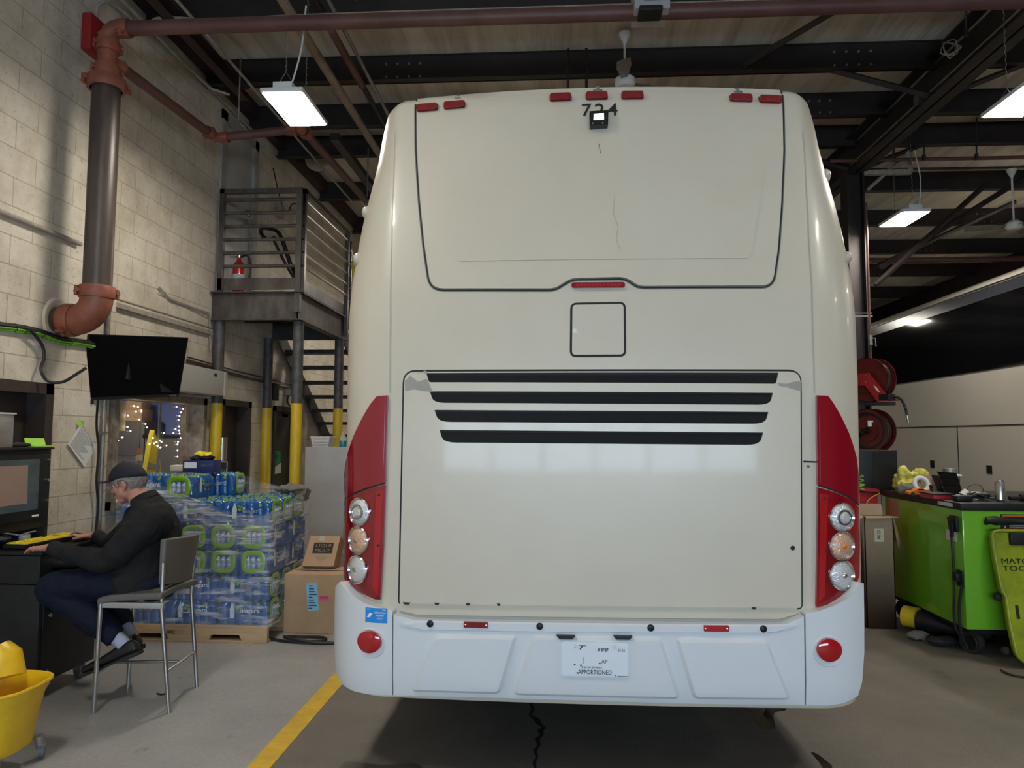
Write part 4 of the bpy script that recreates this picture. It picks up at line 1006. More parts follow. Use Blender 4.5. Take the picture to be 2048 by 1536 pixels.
# bumper
M['ledge'] = mat('ledge_shade_grey', (.3, .3, .29), .45)
def bmp(s, z, h=0.0):
    t = max(0, min(1, (z - .62) / .15))
    return bus(s, z, h + .03)
def bpx(pts):
    return [bus_sz(x, y, .03) for x, y in pts]
bc = bpx([(791, 1226), (830, 1236), (870, 1239), (1200, 1243), (1530, 1247), (1566, 1246), (1602, 1229), (1603, 1405), (1400, 1403), (1200, 1397), (1000, 1391), (791, 1386)])
patch('ledge_shade_strip', [pxl([(800, 1222), (832, 1229), (1200, 1235), (1560, 1238), (1598, 1226), (1598, 1234), (1560, 1248), (1200, 1244), (832, 1240), (800, 1232)])], .012, M['ledge'], B)  # flat grey strip that paints in the shade of the step above the bumper
cb = patch('bumper', [bc], .03, 'paint_daylit', B, base=-.03, step=.08, fn=bmp)
for nm, pts in (('left', [(789, 1218), (789, 1386), (745, 1384), (716, 1379), (697, 1369), (685, 1352), (679, 1300), (679, 1230), (681, 1175), (690, 1163), (699, 1176), (716, 1191), (735, 1203), (758, 1211)]), ('right', [(1605, 1224), (1606, 1406), (1650, 1406), (1680, 1401), (1705, 1388), (1713, 1360), (1717, 1300), (1717, 1230), (1716, 1165), (1708, 1163), (1700, 1180), (1685, 1195), (1660, 1209), (1632, 1219)])):
    lp = bpx(pts)
    c_ = patch('bumper_corner', [lp], .03, 'paint_daylit', B, base=-.03, step=.03, fn=bmp)
    px, py = (740, 1283) if nm == 'left' else (1655, 1299)
    s, z = bus_sz(px, py, .06)
    disc('reflector_recess', s, z - .008, .066, [(1.05, .0295), (1, .034), (.9, .032), (.8, .031)], 'paint_daylit', c_, fn=bmp)
    rr = disc('round_reflector', s, z, .052, [(1, .031), (.97, .046), (.8, .05), (.4, .053), (0, .054)], 'red_bright', c_, fn=bmp)
def bpatch(name, pts, h, m, parent, base, rad=.0, step=.08, slope=.016):
    "raised field with a sloping rim"
    O_ = rounded([bus_sz(x, y, .06) for x, y in pts], rad); dn = []
    for i, p in enumerate(O_):
        q = O_[(i + 1) % len(O_)]; k = max(1, int(math.dist(p, q) / .08)); dn += [(p[0] + (q[0] - p[0]) * t / k, p[1] + (q[1] - p[1]) * t / k) for t in range(k)]
    I_ = shrink(dn, slope); n_ = len(dn)
    f_ = patch(name, [I_], h, m, parent, base=h, step=step, fn=bmp)
    MB().add([bmp(x, z, base) for x, z in dn] + [bmp(x, z, h) for x, z in I_], [(i, (i + 1) % n_, (i + 1) % n_ + n_, i + n_) for i in range(n_)]).build('sloping_rim', m, f_)
    return f_
# raised fields between the slanting grooves
for pts in ([(872, 1268), (1036, 1270), (1002, 1388), (822, 1383)], [(1064, 1270), (1322, 1273), (1360, 1398), (1026, 1390)], [(1348, 1275), (1532, 1277), (1580, 1400), (1385, 1398)]):
    bpatch('raised_field', pts, .05, 'paint_daylit', cb, .0295, .03)
bpatch('top_rail', [(800, 1245), (870, 1241), (1530, 1249), (1596, 1247), (1556, 1264), (1520, 1267), (870, 1261), (845, 1261)], .038, 'paint_daylit', cb, .0295, .004, .08, .006)
for px, py in ((862, 1247), (1080, 1252), (1301, 1255), (1525, 1257)):
    s, z = bus_sz(px, py, .065); disc('parking_sensor', s, z, .0155, [(1, .036), (1, .043), (.7, .0455), (0, .0455)], 'blackplastic', cb, 20, fn=bmp)
for px, py, mm in ((953, 1249, 'marker'), (1431, 1256, 'red_bright')):
    s, z = bus_sz(px, py, .065)
    rf = patch('reflector_bar', [rounded([(s - .056, z - .013), (s + .056, z - .013), (s + .056, z + .013), (s - .056, z + .013)], .004)], .046, 'marker' if mm == 'marker' else 'red_bright', cb, base=.03, fn=bmp)
    for q in (-.048, .048): disc('screw', s + q, z, .005, [(0, .049), (1, .046)], 'chrome', rf, 8, fn=bmp)
for px in (1132, 1245):
    s, z = bus_sz(px, 1272 if px < 1200 else 1273, .065); patch('plate_lamp', [[(s - .042, z + .006), (s + .042, z + .006), (s + .03, z - .008), (s - .03, z - .008)]], .058, 'blackplastic', cb, base=.03, fn=bmp)
# number plate
s, z = bus_sz(1189, 1316, .065)
pl = patch('number_plate', [rounded([(s - .152, z - .077), (s + .152, z - .077), (s + .152, z + .077), (s - .152, z + .077)], .012)], .058, mat('plate_white', (.66, .72, .78), .35), cb, base=.048, fn=bmp)
patch('plate_face', [rounded([(s - .147, z - .072), (s + .147, z - .072), (s + .147, z + .072), (s - .147, z + .072)], .012)], .0595, mat('plate_white_face', (.74, .78, .82), .3), pl, base=.057, fn=bmp)
def btx(mb, body, ds, dz, h, width=None, shear=0):
    return bus_text(mb, body, s + ds, z + dz, h, .0905, width, shear)
mb = MB(); btx(mb, 'APPORTIONED', 0.0, -.055, .02, .15); btx(mb, 'AP', .043, -.007, .016, .027); btx(mb, '05 26', .119, .044, .011, .032)
btx(mb, 'T', -.054, .053, .018, .036, .3); btx(mb, 'see', .036, .045, .015, .05, .4); btx(mb, 'www.tnvac', -.014, -.034, .009, .1, .3)
for dx, dz_ in ((.022, -.016), (-.078, -.06), (-.09, -.024), (-.062, -.026)):
    mb.add([bus(s + dx + a, z + dz_ + b, .0905) for a, b in ((-.004, -.003), (.004, -.003), (.004, .003), (-.004, .003))], [(0, 1, 2, 3)])
for x0, z0, x1, z1 in ((.1, -.071, .148, -.069), (.09, -.071, .093, -.063), (-.053, -.02, -.051, .01)):
    mb.add([bus(s + a, z + b, .0905) for a, b in ((x0, z0), (x1, z0), (x1, z1), (x0, z1))], [(0, 1, 2, 3)])
mb.build('plate_writing', 'black', pl, smooth=0)
for dx in (-.088, .088): disc('plate_bolt', s + dx, z + .056, .006, [(0, .065), (.7, .064), (1, .059)], 'steel', pl, 10, fn=bmp)
# permit sticker
s, z = bus_sz(753, 1231, .06)
st = patch('permit_sticker', [[(s - .049, z - .034), (s + .049, z - .034), (s + .049, z + .034), (s - .049, z + .034)]], .0315, 'blue', B, base=.029, fn=bmp)
mb = MB()
for body, dz_ in (('OPERATOR', .013), ('PERMIT', 0), ('#077', -.013)): bus_text(mb, body, s + .016, z + dz_, .008, .0625, .05 if body == 'OPERATOR' else .034 if body == 'PERMIT' else .024)
mb.add([bus(s + a, z + b, .0625) for a, b in ((-.042, -.01), (-.028, -.01), (-.016, .01), (-.03, .01))], [(0, 1, 2, 3)])
mb.add([bus(s + a, z + b, .0625) for a, b in ((-.042, .026), (.042, .026), (.042, .028), (-.042, .028))], [(0, 1, 2, 3)])
mb.build('sticker_print', 'white', st, smooth=0)
# ================================================================ THE PARKED COACH AT RIGHT
def side2(t, z, h=0):
    "point on the flank facing us: t metres along, z up, h out"
    u = V((.016, .99987, 0)); n = V((-.99987, .016, 0)); dz = max(0, z - 2.4)
    off = -.1 * (dz / 1.1) ** 1.5 - (.28 * max(0, (z - 3.45) / .2) ** 2 if z > 3.45 else 0)
    return V((5.06, 0, 0)) + u * t + n * (h + off) + V((0, 0, z))
B2 = thing('coach', 'second coach, cream with dark side windows, parked behind the lime cabinet', 'bus', (6.5, 12, 0))
zl = [.35, .8, 1.2, 1.75, 2.4, 2.8, 3.1, 3.3, 3.45, 3.52, 3.6, 3.64]
mb = MB(); u = V((.016, .99987, 0)); n = V((-.99987, .016, 0)); vs = []; fs = []
for z in zl:
    a = side2(6, z); b = side2(18, z); c1 = V((5.06, 0, 0)) + u * 18 - n * 2.6 - n * ((side2(0, z) - V((5.01, 0, z))).dot(-n)) * -1 + V((0, 0, z))
    off = (side2(0, z) - V((5.01, 0, z))).dot(n)
    far = V((5.06, 0, 0)) + n * (-2.6 - off) + V((0, 0, z))
    vs += [a, b, far + u * 18, far + u * 6]
k = 4
for i in range(len(zl) - 1):
    for j in range(4): fs.append((i * 4 + j, i * 4 + (j + 1) % 4, (i + 1) * 4 + (j + 1) % 4, (i + 1) * 4 + j))
fs += [(3, 2, 1, 0), tuple(range(len(vs) - 4, len(vs)))]
mb.add(vs, fs).build('body_shell', 'paint_far', B2, smooth=R(30))
def sp(name, pts, h, m, parent, base=0):
    return MB().prism([side2(t, z, h) for t, z in pts], n * (base - h)).build(name, m, parent)
def grid_side(name, t0, t1, z0, z1, h, m, parent, k=8):
    mb = MB(); vs = []
    for i in range(k + 1):
        z = z0 + (z1 - z0) * i / k; vs += [side2(t0, z, h), side2(t1, z, h)]
    mb.add(vs, [(2 * i, 2 * i + 1, 2 * i + 3, 2 * i + 2) for i in range(k)]); return mb.build(name, m, parent)
grid_side('side_window', 6.2, 17.8, 2.42, 3.3, .012, 'blackgloss', B2)
grid_side('window_rail', 6.2, 17.8, 3.3, 3.44, .02, mat('dark_blue_rail', (.03, .033, .042), .25), B2, 3)
grid_side('gutter', 6.05, 17.9, 3.44, 3.465, .03, 'blackplastic', B2, 2)
mb = MB()
for a, b, c, d in ((6, 18, 1.745, 1.757),): mb.prism([side2(a, c, .006), side2(b, c, .006), side2(b, d, .006), side2(a, d, .006)], n * -.01)
for t in (7.4, 9.78, 12.15, 14.5): mb.prism([side2(t, .5, .006), side2(t + .012, .5, .006), side2(t + .012, 1.745, .006), side2(t, 1.745, .006)], n * -.01)
mb.build('panel_seams', 'gap', B2)
for px, py in ((1865, 928), (1979, 939)):
    d = ray(px, py); o_ = V((5.06, 0, 0)); t_ = (o_ - CAMP).dot(n) / d.dot(n); q = CAMP + d * t_
    t = (q - o_).dot(u); z = q.z
    sp('door_latch', [(t - .055, z - .05), (t + .055, z - .05), (t + .055, z + .05), (t - .055, z + .05)], .006, 'blackplastic', B2)
mb = MB().tube([side2(11.75, 1.55, .02), side2(11.85, 1.58, .03), side2(11.9, 1.5, .03), side2(11.9, 1.1, .03), side2(11.8, 1.05, .02)], .012, n=6); mb.build('grab_handle', 'galv', B2)
mb = MB().loft([side2(7, 3.62, -1.3), side2(8.2, 3.8, -1.3), side2(10.2, 3.82, -1.3), side2(11.6, 3.68, -1.3), side2(12.2, 3.6, -1.3)], [1.0, 1.15, 1.15, 1.05, .7], [.04, .1, .1, .06, .01], ref=(0, 0, 1), n=24)
mb.build('roof_fairing', 'paint_far', B2)
for t in (7.3, 15.5):
    c = side2(t, .5, -.12); wh = MB().lathe(c, [(0, .06), (.28, .06), (.45, .1), (.5, .06), (.5, -.2), (0, -.2)], n, 28).build('wheel', 'rubber', B2)
    MB().lathe(c, [(0, .08), (.1, .1), (.27, .07)], n, 20).build('rim', 'steel', wh)

# ================================================================ RIGHT SIDE: cabinet, reels, boxes
GX0, GX1, GY0, GY1 = 3.0, 4.55, 5.61, 6.88
P = thing('tool_cabinet', 'lime green rolling tool cabinet with black worktop right of the coach', 'tool cabinet', (3.7, 6, 0))
MB().box((GX0, GY0, .2), (GX1, GY1, 1.065), .012).build('body', 'green', P)
MB().box((GX0 - .02, GY0 - .02, 1.065), (GX1, GY1, 1.12), .012).build('worktop', 'blackplastic', P)
MB().box((GX0 + .04, GY0 + .04, .16), (GX1 - .05, GY1 - .04, .2)).build('underframe', 'blackmetal', P)
for x in (GX0 + .1, GX1 - .15):
    for y in (GY0 + .12, GY1 - .12):
        w_ = MB().lathe((x, y, .083), [(0, -.025), (.05, -.025), (.08, -.03), (.083, -.02), (.083, .02), (.08, .03), (.05, .025), (0, .025)], (.9, .45, 0), 24).build('caster', 'rubber', P)
        MB().lathe((x, y, .083), [(0, -.032), (.02, -.034), (.022, -.026), (.05, -.03), (.055, -.026)], (.9, .45, 0), 16).build('hub', 'blackmetal', w_)
hd = MB().tube([(GX0 + .17, GY0 + .01, .975), (GX0 + .17, GY0 - .05, .995), (GX0 + .22, GY0 - .06, .995), (GX0 + 1.2, GY0 - .06, .975), (GX0 + 1.25, GY0, .965)], .02, n=12).build('push_handle', 'blackplastic', P)
MB().loft([(GX0 + .14, GY0 - .055, 1.0), (GX0 + .2, GY0 - .058, .997), (GX0 + .34, GY0 - .06, .991)], [.022, .034, .02]).build('handle_end', 'blackplastic', hd)
dc = MB().box((GX0 + .27, GY0 - .004, .9), (GX0 + .9, GY0, 1.04)).build('warning_decal', 'black', P)
MB().box((GX0 + .28, GY0 - .006, 1.024), (GX0 + .89, GY0 - .003, 1.034)).box((GX0 + .28, GY0 - .006, .93), (GX0 + .89, GY0 - .003, .937)).build('decal_stripe', 'orange', dc)
mb = MB()
for i in range(4): mb.box((GX0 + .33, GY0 - .006, .945 + i * .012), (GX0 + .45, GY0 - .003, .948 + i * .012))
for x, z in ((.3, .945), (.3, .965), (.3, 1.01), (.45, .915), (.48, .96)): mb.cyl((GX0 + x, GY0 - .006, z), (GX0 + x, GY0 - .003, z), .007, n=3)
mb.build('decal_print', 'white', dc)
MB().box((GX0 - .003, 5.7, .82), (GX0, 5.84, .9)).build('white_label', 'paper', P)
MB().box((GX0 - .003, 6.62, .9), (GX0, 6.8, 1.04)).build('red_note', mat('faded_pink_note', (.5, .2, .14), .7), P)
MB().box((GX0 - .025, 5.7, 1.08), (GX0 - .02, 5.9, 1.107)).build('edge_label', 'whiteplastic', P)
pc = thing('power_cord', 'black power cord running down the side of the lime cabinet', 'cord', (GX0, 5.5, .5))
MB().tube([(GX0 - .03, 5.75, 1.0), (GX0 - .012, 5.74, .8), (GX0 - .012, 5.74, .45), (GX0 - .01, 5.75, .2), (GX0 + .05, 5.7, .05)], .008, smooth=5, n=8).build('upper_cord', 'hose', pc)
MB().tube([(GX0 - .012, 5.62, .52), (GX0 - .02, 5.65, .4), (GX0 - .015, 5.67, .22), (GX0 + .03, 5.7, .06)], .011, smooth=5, n=8).build('lower_cord', 'hose', pc)
MB().box((GX0 - .012, 5.62, .5), (GX0, 5.7, .62), .004).box((GX0 - .05, 5.63, .54), (GX0 - .01, 5.69, .6), .01).build('socket', 'blackplastic', pc)
MB().box((GX0 - .04, 5.62, .9), (GX0 - .02, 5.72, 1.02), .008).cyl((GX0 - .045, 5.68, .86), (GX0 - .045, 5.66, .98), .014).build('plug_strip', 'blackplastic', pc)

# creeper board leaning against the cabinet
P = thing('mechanic_creeper', 'dirty yellow green mechanic creeper leaning upright against the lime cabinet', 'creeper', (3.55, 5.15, 0))
def crp(px, py): return at(px, py, Y=5.16)
out = [crp(1980, 1085), crp(1978, 1075), crp(1984, 1064), crp(2000, 1062), crp(2100, 1064)]
zt, zb = .93, 0
o2 = [(x - .1, z) for x, z in [(3.262, zt - .01), (3.25, zt - .035), (3.25, zt - .2), (3.262, .52), (3.285, .48), (3.285, .3), (3.3, .12), (3.31, .08), (3.35, .045), (3.8, .045), (3.85, .08), (3.87, .48), (3.9, .54), (3.9, zt - .04), (3.87, zt), (3.29, zt)]]
tilt = lambda z: 5.36 + .17 * z
mb = MB().prism([(x, tilt(z), z) for x, z in o2], (0, .045, 0)); mb.build('board', 'creeper', P)
rim_pts = [(x, tilt(z) - .004, z) for x, z in o2]; MB().tube(rim_pts, .012, n=8, closed=True).build('rim', 'creeper', P)
MB().box((3.26, tilt(zt - .06) - .03, zt - .1), (3.7, tilt(zt - .06), zt - .01), .015).build('headrest', 'blackplastic', P)
mb = MB()
for x in (3.25, 3.73):
    mb.loft([(x, tilt(.42) - .004, .42), (x, tilt(.33) - .004, .33)], .011, .004, ref=(0, 1, 0), n=10)
mb.loft([(3.37, tilt(.14) - .004, .14), (3.52, tilt(.14) - .004, .14)], .01, .01, n=10)
mb.build('slot', 'gap', P)
mb = MB(); text_on(mb, 'MATCO', (3.31, tilt(.72) - .004, .72), (1, 0, 0), (0, .17, 1), .036, .24); text_on(mb, 'TOOLS', (3.31, tilt(.67) - .004, .67), (1, 0, 0), (0, .17, 1), .036, .24)
mb.build('worn_lettering', 'black', P, smooth=0)
for x, z in ((3.17, .1), (3.17, .46), (3.78, .1)):
    MB().ball((x, tilt(z) + .07, z), .03, 8).build('caster', 'rubber', P)
tag(MB().box((3.3, 4.92, 0), (4.3, 5.02, .06), .004).build('wood_block', 'oldwood'), 'weathered timber block on the floor in front of the creeper', 'wood')
tag(MB().tube([(3.38, 5.05, .01), (3.15, 4.98, .01), (3.03, 4.85, .01), (3.2, 4.72, .01), (3.6, 4.68, .01), (4.2, 4.72, .01)], .008, smooth=8, n=8).build('wire_loop', 'rust'), 'thin rusty wire loop on the floor by the timber block', 'wire')
tag(MB().tube([(3.05, 5.3, .01), (3.08, 5.18, .01), (3.3, 5.13, .01), (3.5, 5.13, .012)], .007, smooth=8, n=6).build('floor_cable', 'hose'), 'thin cable on the floor under the front of the lime cabinet', 'cable')
# tall carton
P = thing('cardboard_box', 'tall narrow open cardboard carton standing against the lime cabinet', 'box', (2.72, 6.1, 0))
x0, x1, y0, y1, hh = 2.62, 2.86, 6.39, 6.58, .93
x0 = at(1735, 1250, Y=6.39).x; x1 = at(1793, 1250, Y=6.39).x
mb = MB().box((x0, y0, 0), (x1, y0 + .006, hh)).box((x0, y1 - .006, 0), (x1, y1, hh)).box((x0, y0, 0), (x0 + .006, y1, hh)).box((x1 - .006, y0, 0), (x1, y1, hh)).box((x0, y0, 0), (x1, y1, .006)); mb.build('carton', 'cardboard_d', P)
MB().prism([(x0, y0, hh), (x1, y0, hh), (x1 + .02, y0 - .05, hh + .0), (x0 - .0, y0 - .05, hh - .01)], (0, .004, .004)).build('flap', 'cardboard_d', P)
MB().prism([(x0, y1, hh), (x1, y1, hh), (x1, y1 + .03, hh + .09), (x0 - .02, y1 + .03, hh + .09)], (0, .004, 0)).build('flap', 'cardboard_d', P)
MB().prism([(x1, y0, hh), (x1, y1, hh), (x1 + .06, y1, hh - .12), (x1 + .08, y0 + .02, hh - .28), (x1 + .03, y0 + .0, hh - .25)], (.004, 0, 0)).build('flap', 'cardboard_d', P)
MB().prism([(x0, y0, hh), (x0, y1, hh), (x0 - .05, y1, hh + .04), (x0 - .05, y0, hh - .03)], (.004, 0, 0)).build('flap', 'cardboard_d', P)
lb = MB().box((x0 + .08, y0 - .003, .72), (x0 + .155, y0 - .0005, .83)).build('label', 'cream', P)
mb = MB(); text_on(mb, 'AKO', (x0 + .115, y0 - .004, .775), (0, 0, 1), (-1, 0, 0), .028, .075); mb.build('label_print', 'black', lb, smooth=0)
mb = MB()
for k, w_ in enumerate((.05, .06, .05, .0, .09)):
    if w_: mb.box((x0 + .12 - w_ / 1, y0 - .002, .44 - k * .012), (x0 + .12 + w_ / 1, y0 - .0005, .443 - k * .012))
mb.build('printed_lines', 'cardboard_d' if False else 'landing', P)
# red cart and red carton behind
P = thing('red_tool_cart', 'red metal tool cart with raised lid between coach and lime cabinet', 'tool cart', (2.8, 6.6, 0))
rx0 = 2.45
MB().box((rx0, 6.95, .1), (2.97, 7.5, 1.09), .01).build('body', 'redpaint', P)
MB().prism([(rx0, 6.93, 1.18), (2.98, 6.93, 1.12), (2.98, 6.93, 1.09), (rx0, 6.93, 1.15)], (0, .6, .02)).build('lid', 'redpaint', P)
MB().box((rx0 + .02, 6.96, 1.085), (2.95, 7.45, 1.1)).build('tray', 'blackmetal', P)
for x in (rx0 + .1, 2.87):
    for y in (7.05, 7.4): MB().lathe((x, y, .055), [(0, -.02), (.055, -.02), (.055, .02), (0, .02)], (1, 0, 0), 16).build('caster', 'rubber', P)
P = thing('tool_carton', 'red printed tool carton with white vertical lettering beside the coach corner', 'box', (2.6, 6.3, 0))
x0 = at(1700, 1200, Y=6.66).x; x1 = at(1733, 1200, Y=6.66).x
MB().box((x0, 6.66, 0), (x1, 6.8, .6), .004).build('carton', mat('deep_red_print', (.2, .008, .012), .45), P)
mb = MB(); text_on(mb, 'M18 FUEL', (x1 - .045, 6.658, .34), (0, 0, 1), (-1, 0, 0), .05, .36); mb.build('lettering', 'white', P, smooth=0)
mb = MB().box((x0 + .02, 6.657, .54), (x1 - .02, 6.659, .545)).box((x1 - .022, 6.657, .34), (x1 - .02, 6.659, .54)); mb.build('printed_line', 'pink', P)
tag(MB().tube([(2.96, 6.88, 1.09), (2.84, 6.84, 1.03), (2.8, 6.84, .9), (2.85, 6.8, .78), (2.9, 6.75, .7)], .006, smooth=6, n=6).build('orange_lead', mat('tan_lead', (.5, .28, .08), .5)), 'thin tan lead hanging in front of the red tool cart', 'cord')
# black monitor box
P = thing('black_display', 'tall black display panel standing behind the red cart', 'display', (3.05, 6.75, 1.05))
a = at(1737, 900, Y=7.0); b = at(1797, 990, Y=7.0)
MB().box((a.x - .1, 7.0, b.z), (b.x, 7.1, a.z), .006).build('body', 'blackplastic', P)
MB().box((a.x + .04, 6.994, b.z + .02), (b.x - .015, 7.0, a.z - .02)).build('panel', 'blackmetal', P)
P = tag(MB().tube([at(1722 + 8 * math.sin(i * 2.3), 950 + i * 3.3, Y=6.7) + V((0, .02 * (i % 3), 0)) for i in range(10)], .006, smooth=4, n=6).build('green_wires', 'greencable'), 'tangle of green wires left of the black display panel', 'wires')
P = thing('vehicle_fender', 'curved white body panel glimpsed between the coach and the black display', 'panel', (3.1, 7.6, 1.0))
a = at(1724, 905, Y=7.4)
MB().prism([at(1722, 905, Y=7.4), at(1738, 906, Y=7.4), at(1731, 930, Y=7.4), at(1731, 952, Y=7.4), at(1719, 952, Y=7.4), at(1718, 925, Y=7.4)], (0, .05, 0)).build('fender_skin', 'whiteplastic', P)

# hose reels
def reel(px, py, lab, closed, Y=8.7):
    c = at(px, py, Y=Y); P = thing('hose_reel', lab, 'hose reel', c, 'hose reels on the column')
    ax = V((.8, .6, 0)).normalized(); r = .255
    for o_, nm in ((-.085, 'side_flange'), (.085, 'side_flange')):
        prof = [(.05, 0), (.1, -.01), (r * .62, -.012), (r * .64, 0), (r * .97, 0), (r, -.012), (r, .004), (r * .96, .008), (r * .5, .008)] if not closed else [(0, .02), (r * .8, .03), (r * .85, 0), (r * .97, 0), (r, -.012), (r, .004)]
        MB().lathe(c + ax * o_, prof, ax if o_ > 0 else ax, 36).build(nm, 'reelred', P)
    MB().cyl(c - ax * .08, c + ax * .08, .12, n=24).build('drum', 'reelred', P)
    hb = []; N_ = 5
    for i in range(N_):
        q = c + ax * (-.06 + .03 * i); a = ax.orthogonal().normalized(); b = ax.cross(a)
        hb.append([q + (a * math.cos(t) + b * math.sin(t)) * (.2 + .004 * (i % 2)) for t in [2 * math.pi * j / 28 for j in range(28)]])
    for l in hb: MB().tube(l, .016, n=8, closed=True).build('hose_turn', 'hose', P)
    return P, c, ax
P, c, ax = reel(1742, 760, 'dark red hose reel high on the dark column, the upper reel with dangling hose end', False)
f = c - ax * .115; hh_ = V((.6, -.8, 0)); kk = V((0, 0, 1))
def ar(a, b, o=0): return f + hh_ * a + kk * b - ax * o
MB().prism([ar(-.3, .07), ar(.05, .075), ar(.09, .02), ar(.26, -.2), ar(.26, -.26), ar(.14, -.26), ar(.0, -.07), ar(-.3, -.06)], -ax * .012).prism([ar(.12, -.25), ar(.26, -.25), ar(.26, -.2), ar(.12, -.2)], ax * .24).build('arm', 'redpaint', P)
MB().prism([ar(.16, -.25, .015), ar(.27, -.25, .015), ar(.27, -.18, .015), ar(.16, -.18, .015)], ax * .15).build('hose_guide', 'blackplastic', P)
f = ar(.0, .0)
g = ar(.26, -.2) + ax * .1
MB().tube([g, g + V((.08, 0, -.03)), g + V((.13, 0, -.12)), g + V((.15, 0, -.22))], .014, smooth=5).build('hose_end', 'hose', P)
MB().cyl(g + V((.15, 0, -.22)), g + V((.16, 0, -.3)), .013).build('nozzle', 'steel', P)
for dx, dz in ((-.07, .045), (.02, .045), (-.07, -.03), (.02, -.03)): MB().cyl(ar(dx, dz, .01), ar(dx, dz, .022), .011, n=6).build('bolt', 'steel', P)
MB().prism([ar(.1, -.07, .0135), ar(.14, -.1, .0135), ar(.18, -.16, .0135), ar(.14, -.14, .0135)], -ax * .001).build('label', 'paper', P)
P, c, ax = reel(1742, 862, 'dark red hose reel on the column, the lower reel with a round closed side', True)
f = c - ax * .14
MB().cyl(f + ax * .05, f - ax * .01, .035).cyl(f + V((-.06, -.02, -.05)), f + V((-.02, 0, -.02)), .025).build('hub_fitting', 'blackplastic', P)
MB().box(f + V((.04, -.01, .05)), f + V((.1, 0, .12))).build('label', 'paper', P)
MB().tube([f + V((-.09, -.01, -.06)), f + V((-.16, 0, 0)), f + V((-.14, .02, .1))], .014, smooth=4).build('hose_end', 'hose', P)
struct(MB().box((3.5, 8.75, 1.2), (3.62, 8.95, 2.7)).box((3.5, 8.8, 1.98), (4.0, 8.9, 2.02)).box((3.5, 8.8, 2.3), (4.0, 8.9, 2.34)).build('reel_mount', 'beam'))

# things on the worktop
ZT = 1.121
def K(px, Y): return at(px, 985, Y=Y).x
x = K(1815, 6.65)
P = tag(MB().ball((x, 6.66, ZT + .08), (.11, .11, .1), 10).ball((x + .07, 6.6, ZT + .16), (.07, .07, .05), 8).ball((x - .05, 6.55, ZT + .05), (.07, .07, .06), 8).ball((x - .04, 6.62, ZT + .17), (.06, .06, .06), 8).build('yellow_cloth', 'yellowcloth'), 'crumpled pale yellow cloth piled at the back left of the lime cabinet', 'cloth')
bake(P, [('REMESH', dict(mode='VOXEL', voxel_size=.01))])
def crumple(ob, amt, sc):
    tx = bpy.data.textures.new('folds', 'CLOUDS'); tx.noise_scale = sc; tx.noise_depth = 2
    bake(ob, [('DISPLACE', dict(texture=tx, strength=amt, mid_level=.5))]); return ob
crumple(P, .09, .06)
x = K(1828, 6.4)
P = tag(MB().ball((x, 6.42, ZT + .04), (.11, .07, .05), 10).ball((x - .06, 6.45, ZT + .03), (.07, .06, .04), 10).build('dark_glove', 'rag'), 'dark crumpled work gloves in front of the yellow cloth', 'gloves'); bake(P, [('REMESH', dict(mode='VOXEL', voxel_size=.01))]); crumple(P, .05, .05)
x = K(1843, 6.38)
tag(MB().tube([V((x, 6.38, ZT + .085)) + V((.055 * math.cos(t), .02 * math.sin(t), .055 * math.sin(t))) for t in [i * math.pi / 8 for i in range(16)]], .019, n=10, closed=True).build('white_hose_ring', 'whiteplastic'), 'thick white plastic ring propped between the gloves and the open carton', 'ring')
P = thing('cardboard_box', 'open cardboard carton leaning behind the orange toy car on the lime cabinet', 'box', (3.3, 6.55, ZT))
x0, x1 = K(1848, 6.5), K(1880, 6.5)
MB().prism([(x0, 6.52, ZT), (x1, 6.52, ZT), (x1 - .06, 6.52, ZT + .16), (x0 - .02, 6.52, ZT + .15)], (0, .18, 0)).build('carton', 'cardboard', P)
MB().prism([(x1, 6.52, ZT), (x1 + .07, 6.46, ZT + .01), (x1 - .01, 6.46, ZT + .15), (x1 - .06, 6.52, ZT + .16)], (0, .15, 0)).build('flap', 'landing', P)
# toy car
P = thing('toy_car', 'small orange toy sports car at the left edge of the lime cabinet worktop', 'toy', (3.1, 6.2, ZT))
cx, cy = K(1838, 6.2) + .01, 6.2
prof = [(-.09, .012), (-.092, .028), (-.075, .038), (-.04, .044), (-.015, .06), (.025, .062), (.06, .047), (.09, .042), (.095, .02), (.085, .012)]
MB().prism([(cx + x, cy, ZT + z) for x, z in prof], (0, .075, 0)).build('car_body', 'orange', P)
MB().prism([(cx + x, cy - .002, ZT + z) for x, z in ((-.03, .046), (-.012, .056), (.02, .057), (.042, .046))], (0, .079, 0)).build('car_glass', 'blackgloss', P)
for x in (-.06, .062):
    for y in (-.005, .068): MB().cyl((cx + x, cy + y, ZT + .016), (cx + x, cy + y + .012, ZT + .016), .016, n=14).build('wheel', 'rubber', P)
# red tray
P = thing('red_tray', 'red parts tray with black rim on the edge of the lime cabinet worktop', 'tray', (3.1, 5.95, ZT))
a, b = K(1862, 5.9) + .01, K(1907, 5.9)
MB().box((a, 5.88, ZT), (b, 6.1, ZT + .035), .006).build('tray', 'redpaint', P)
MB().box((a - .005, 5.875, ZT + .033), (b + .005, 6.105, ZT + .045), .005).build('rim', 'blackplastic', P)
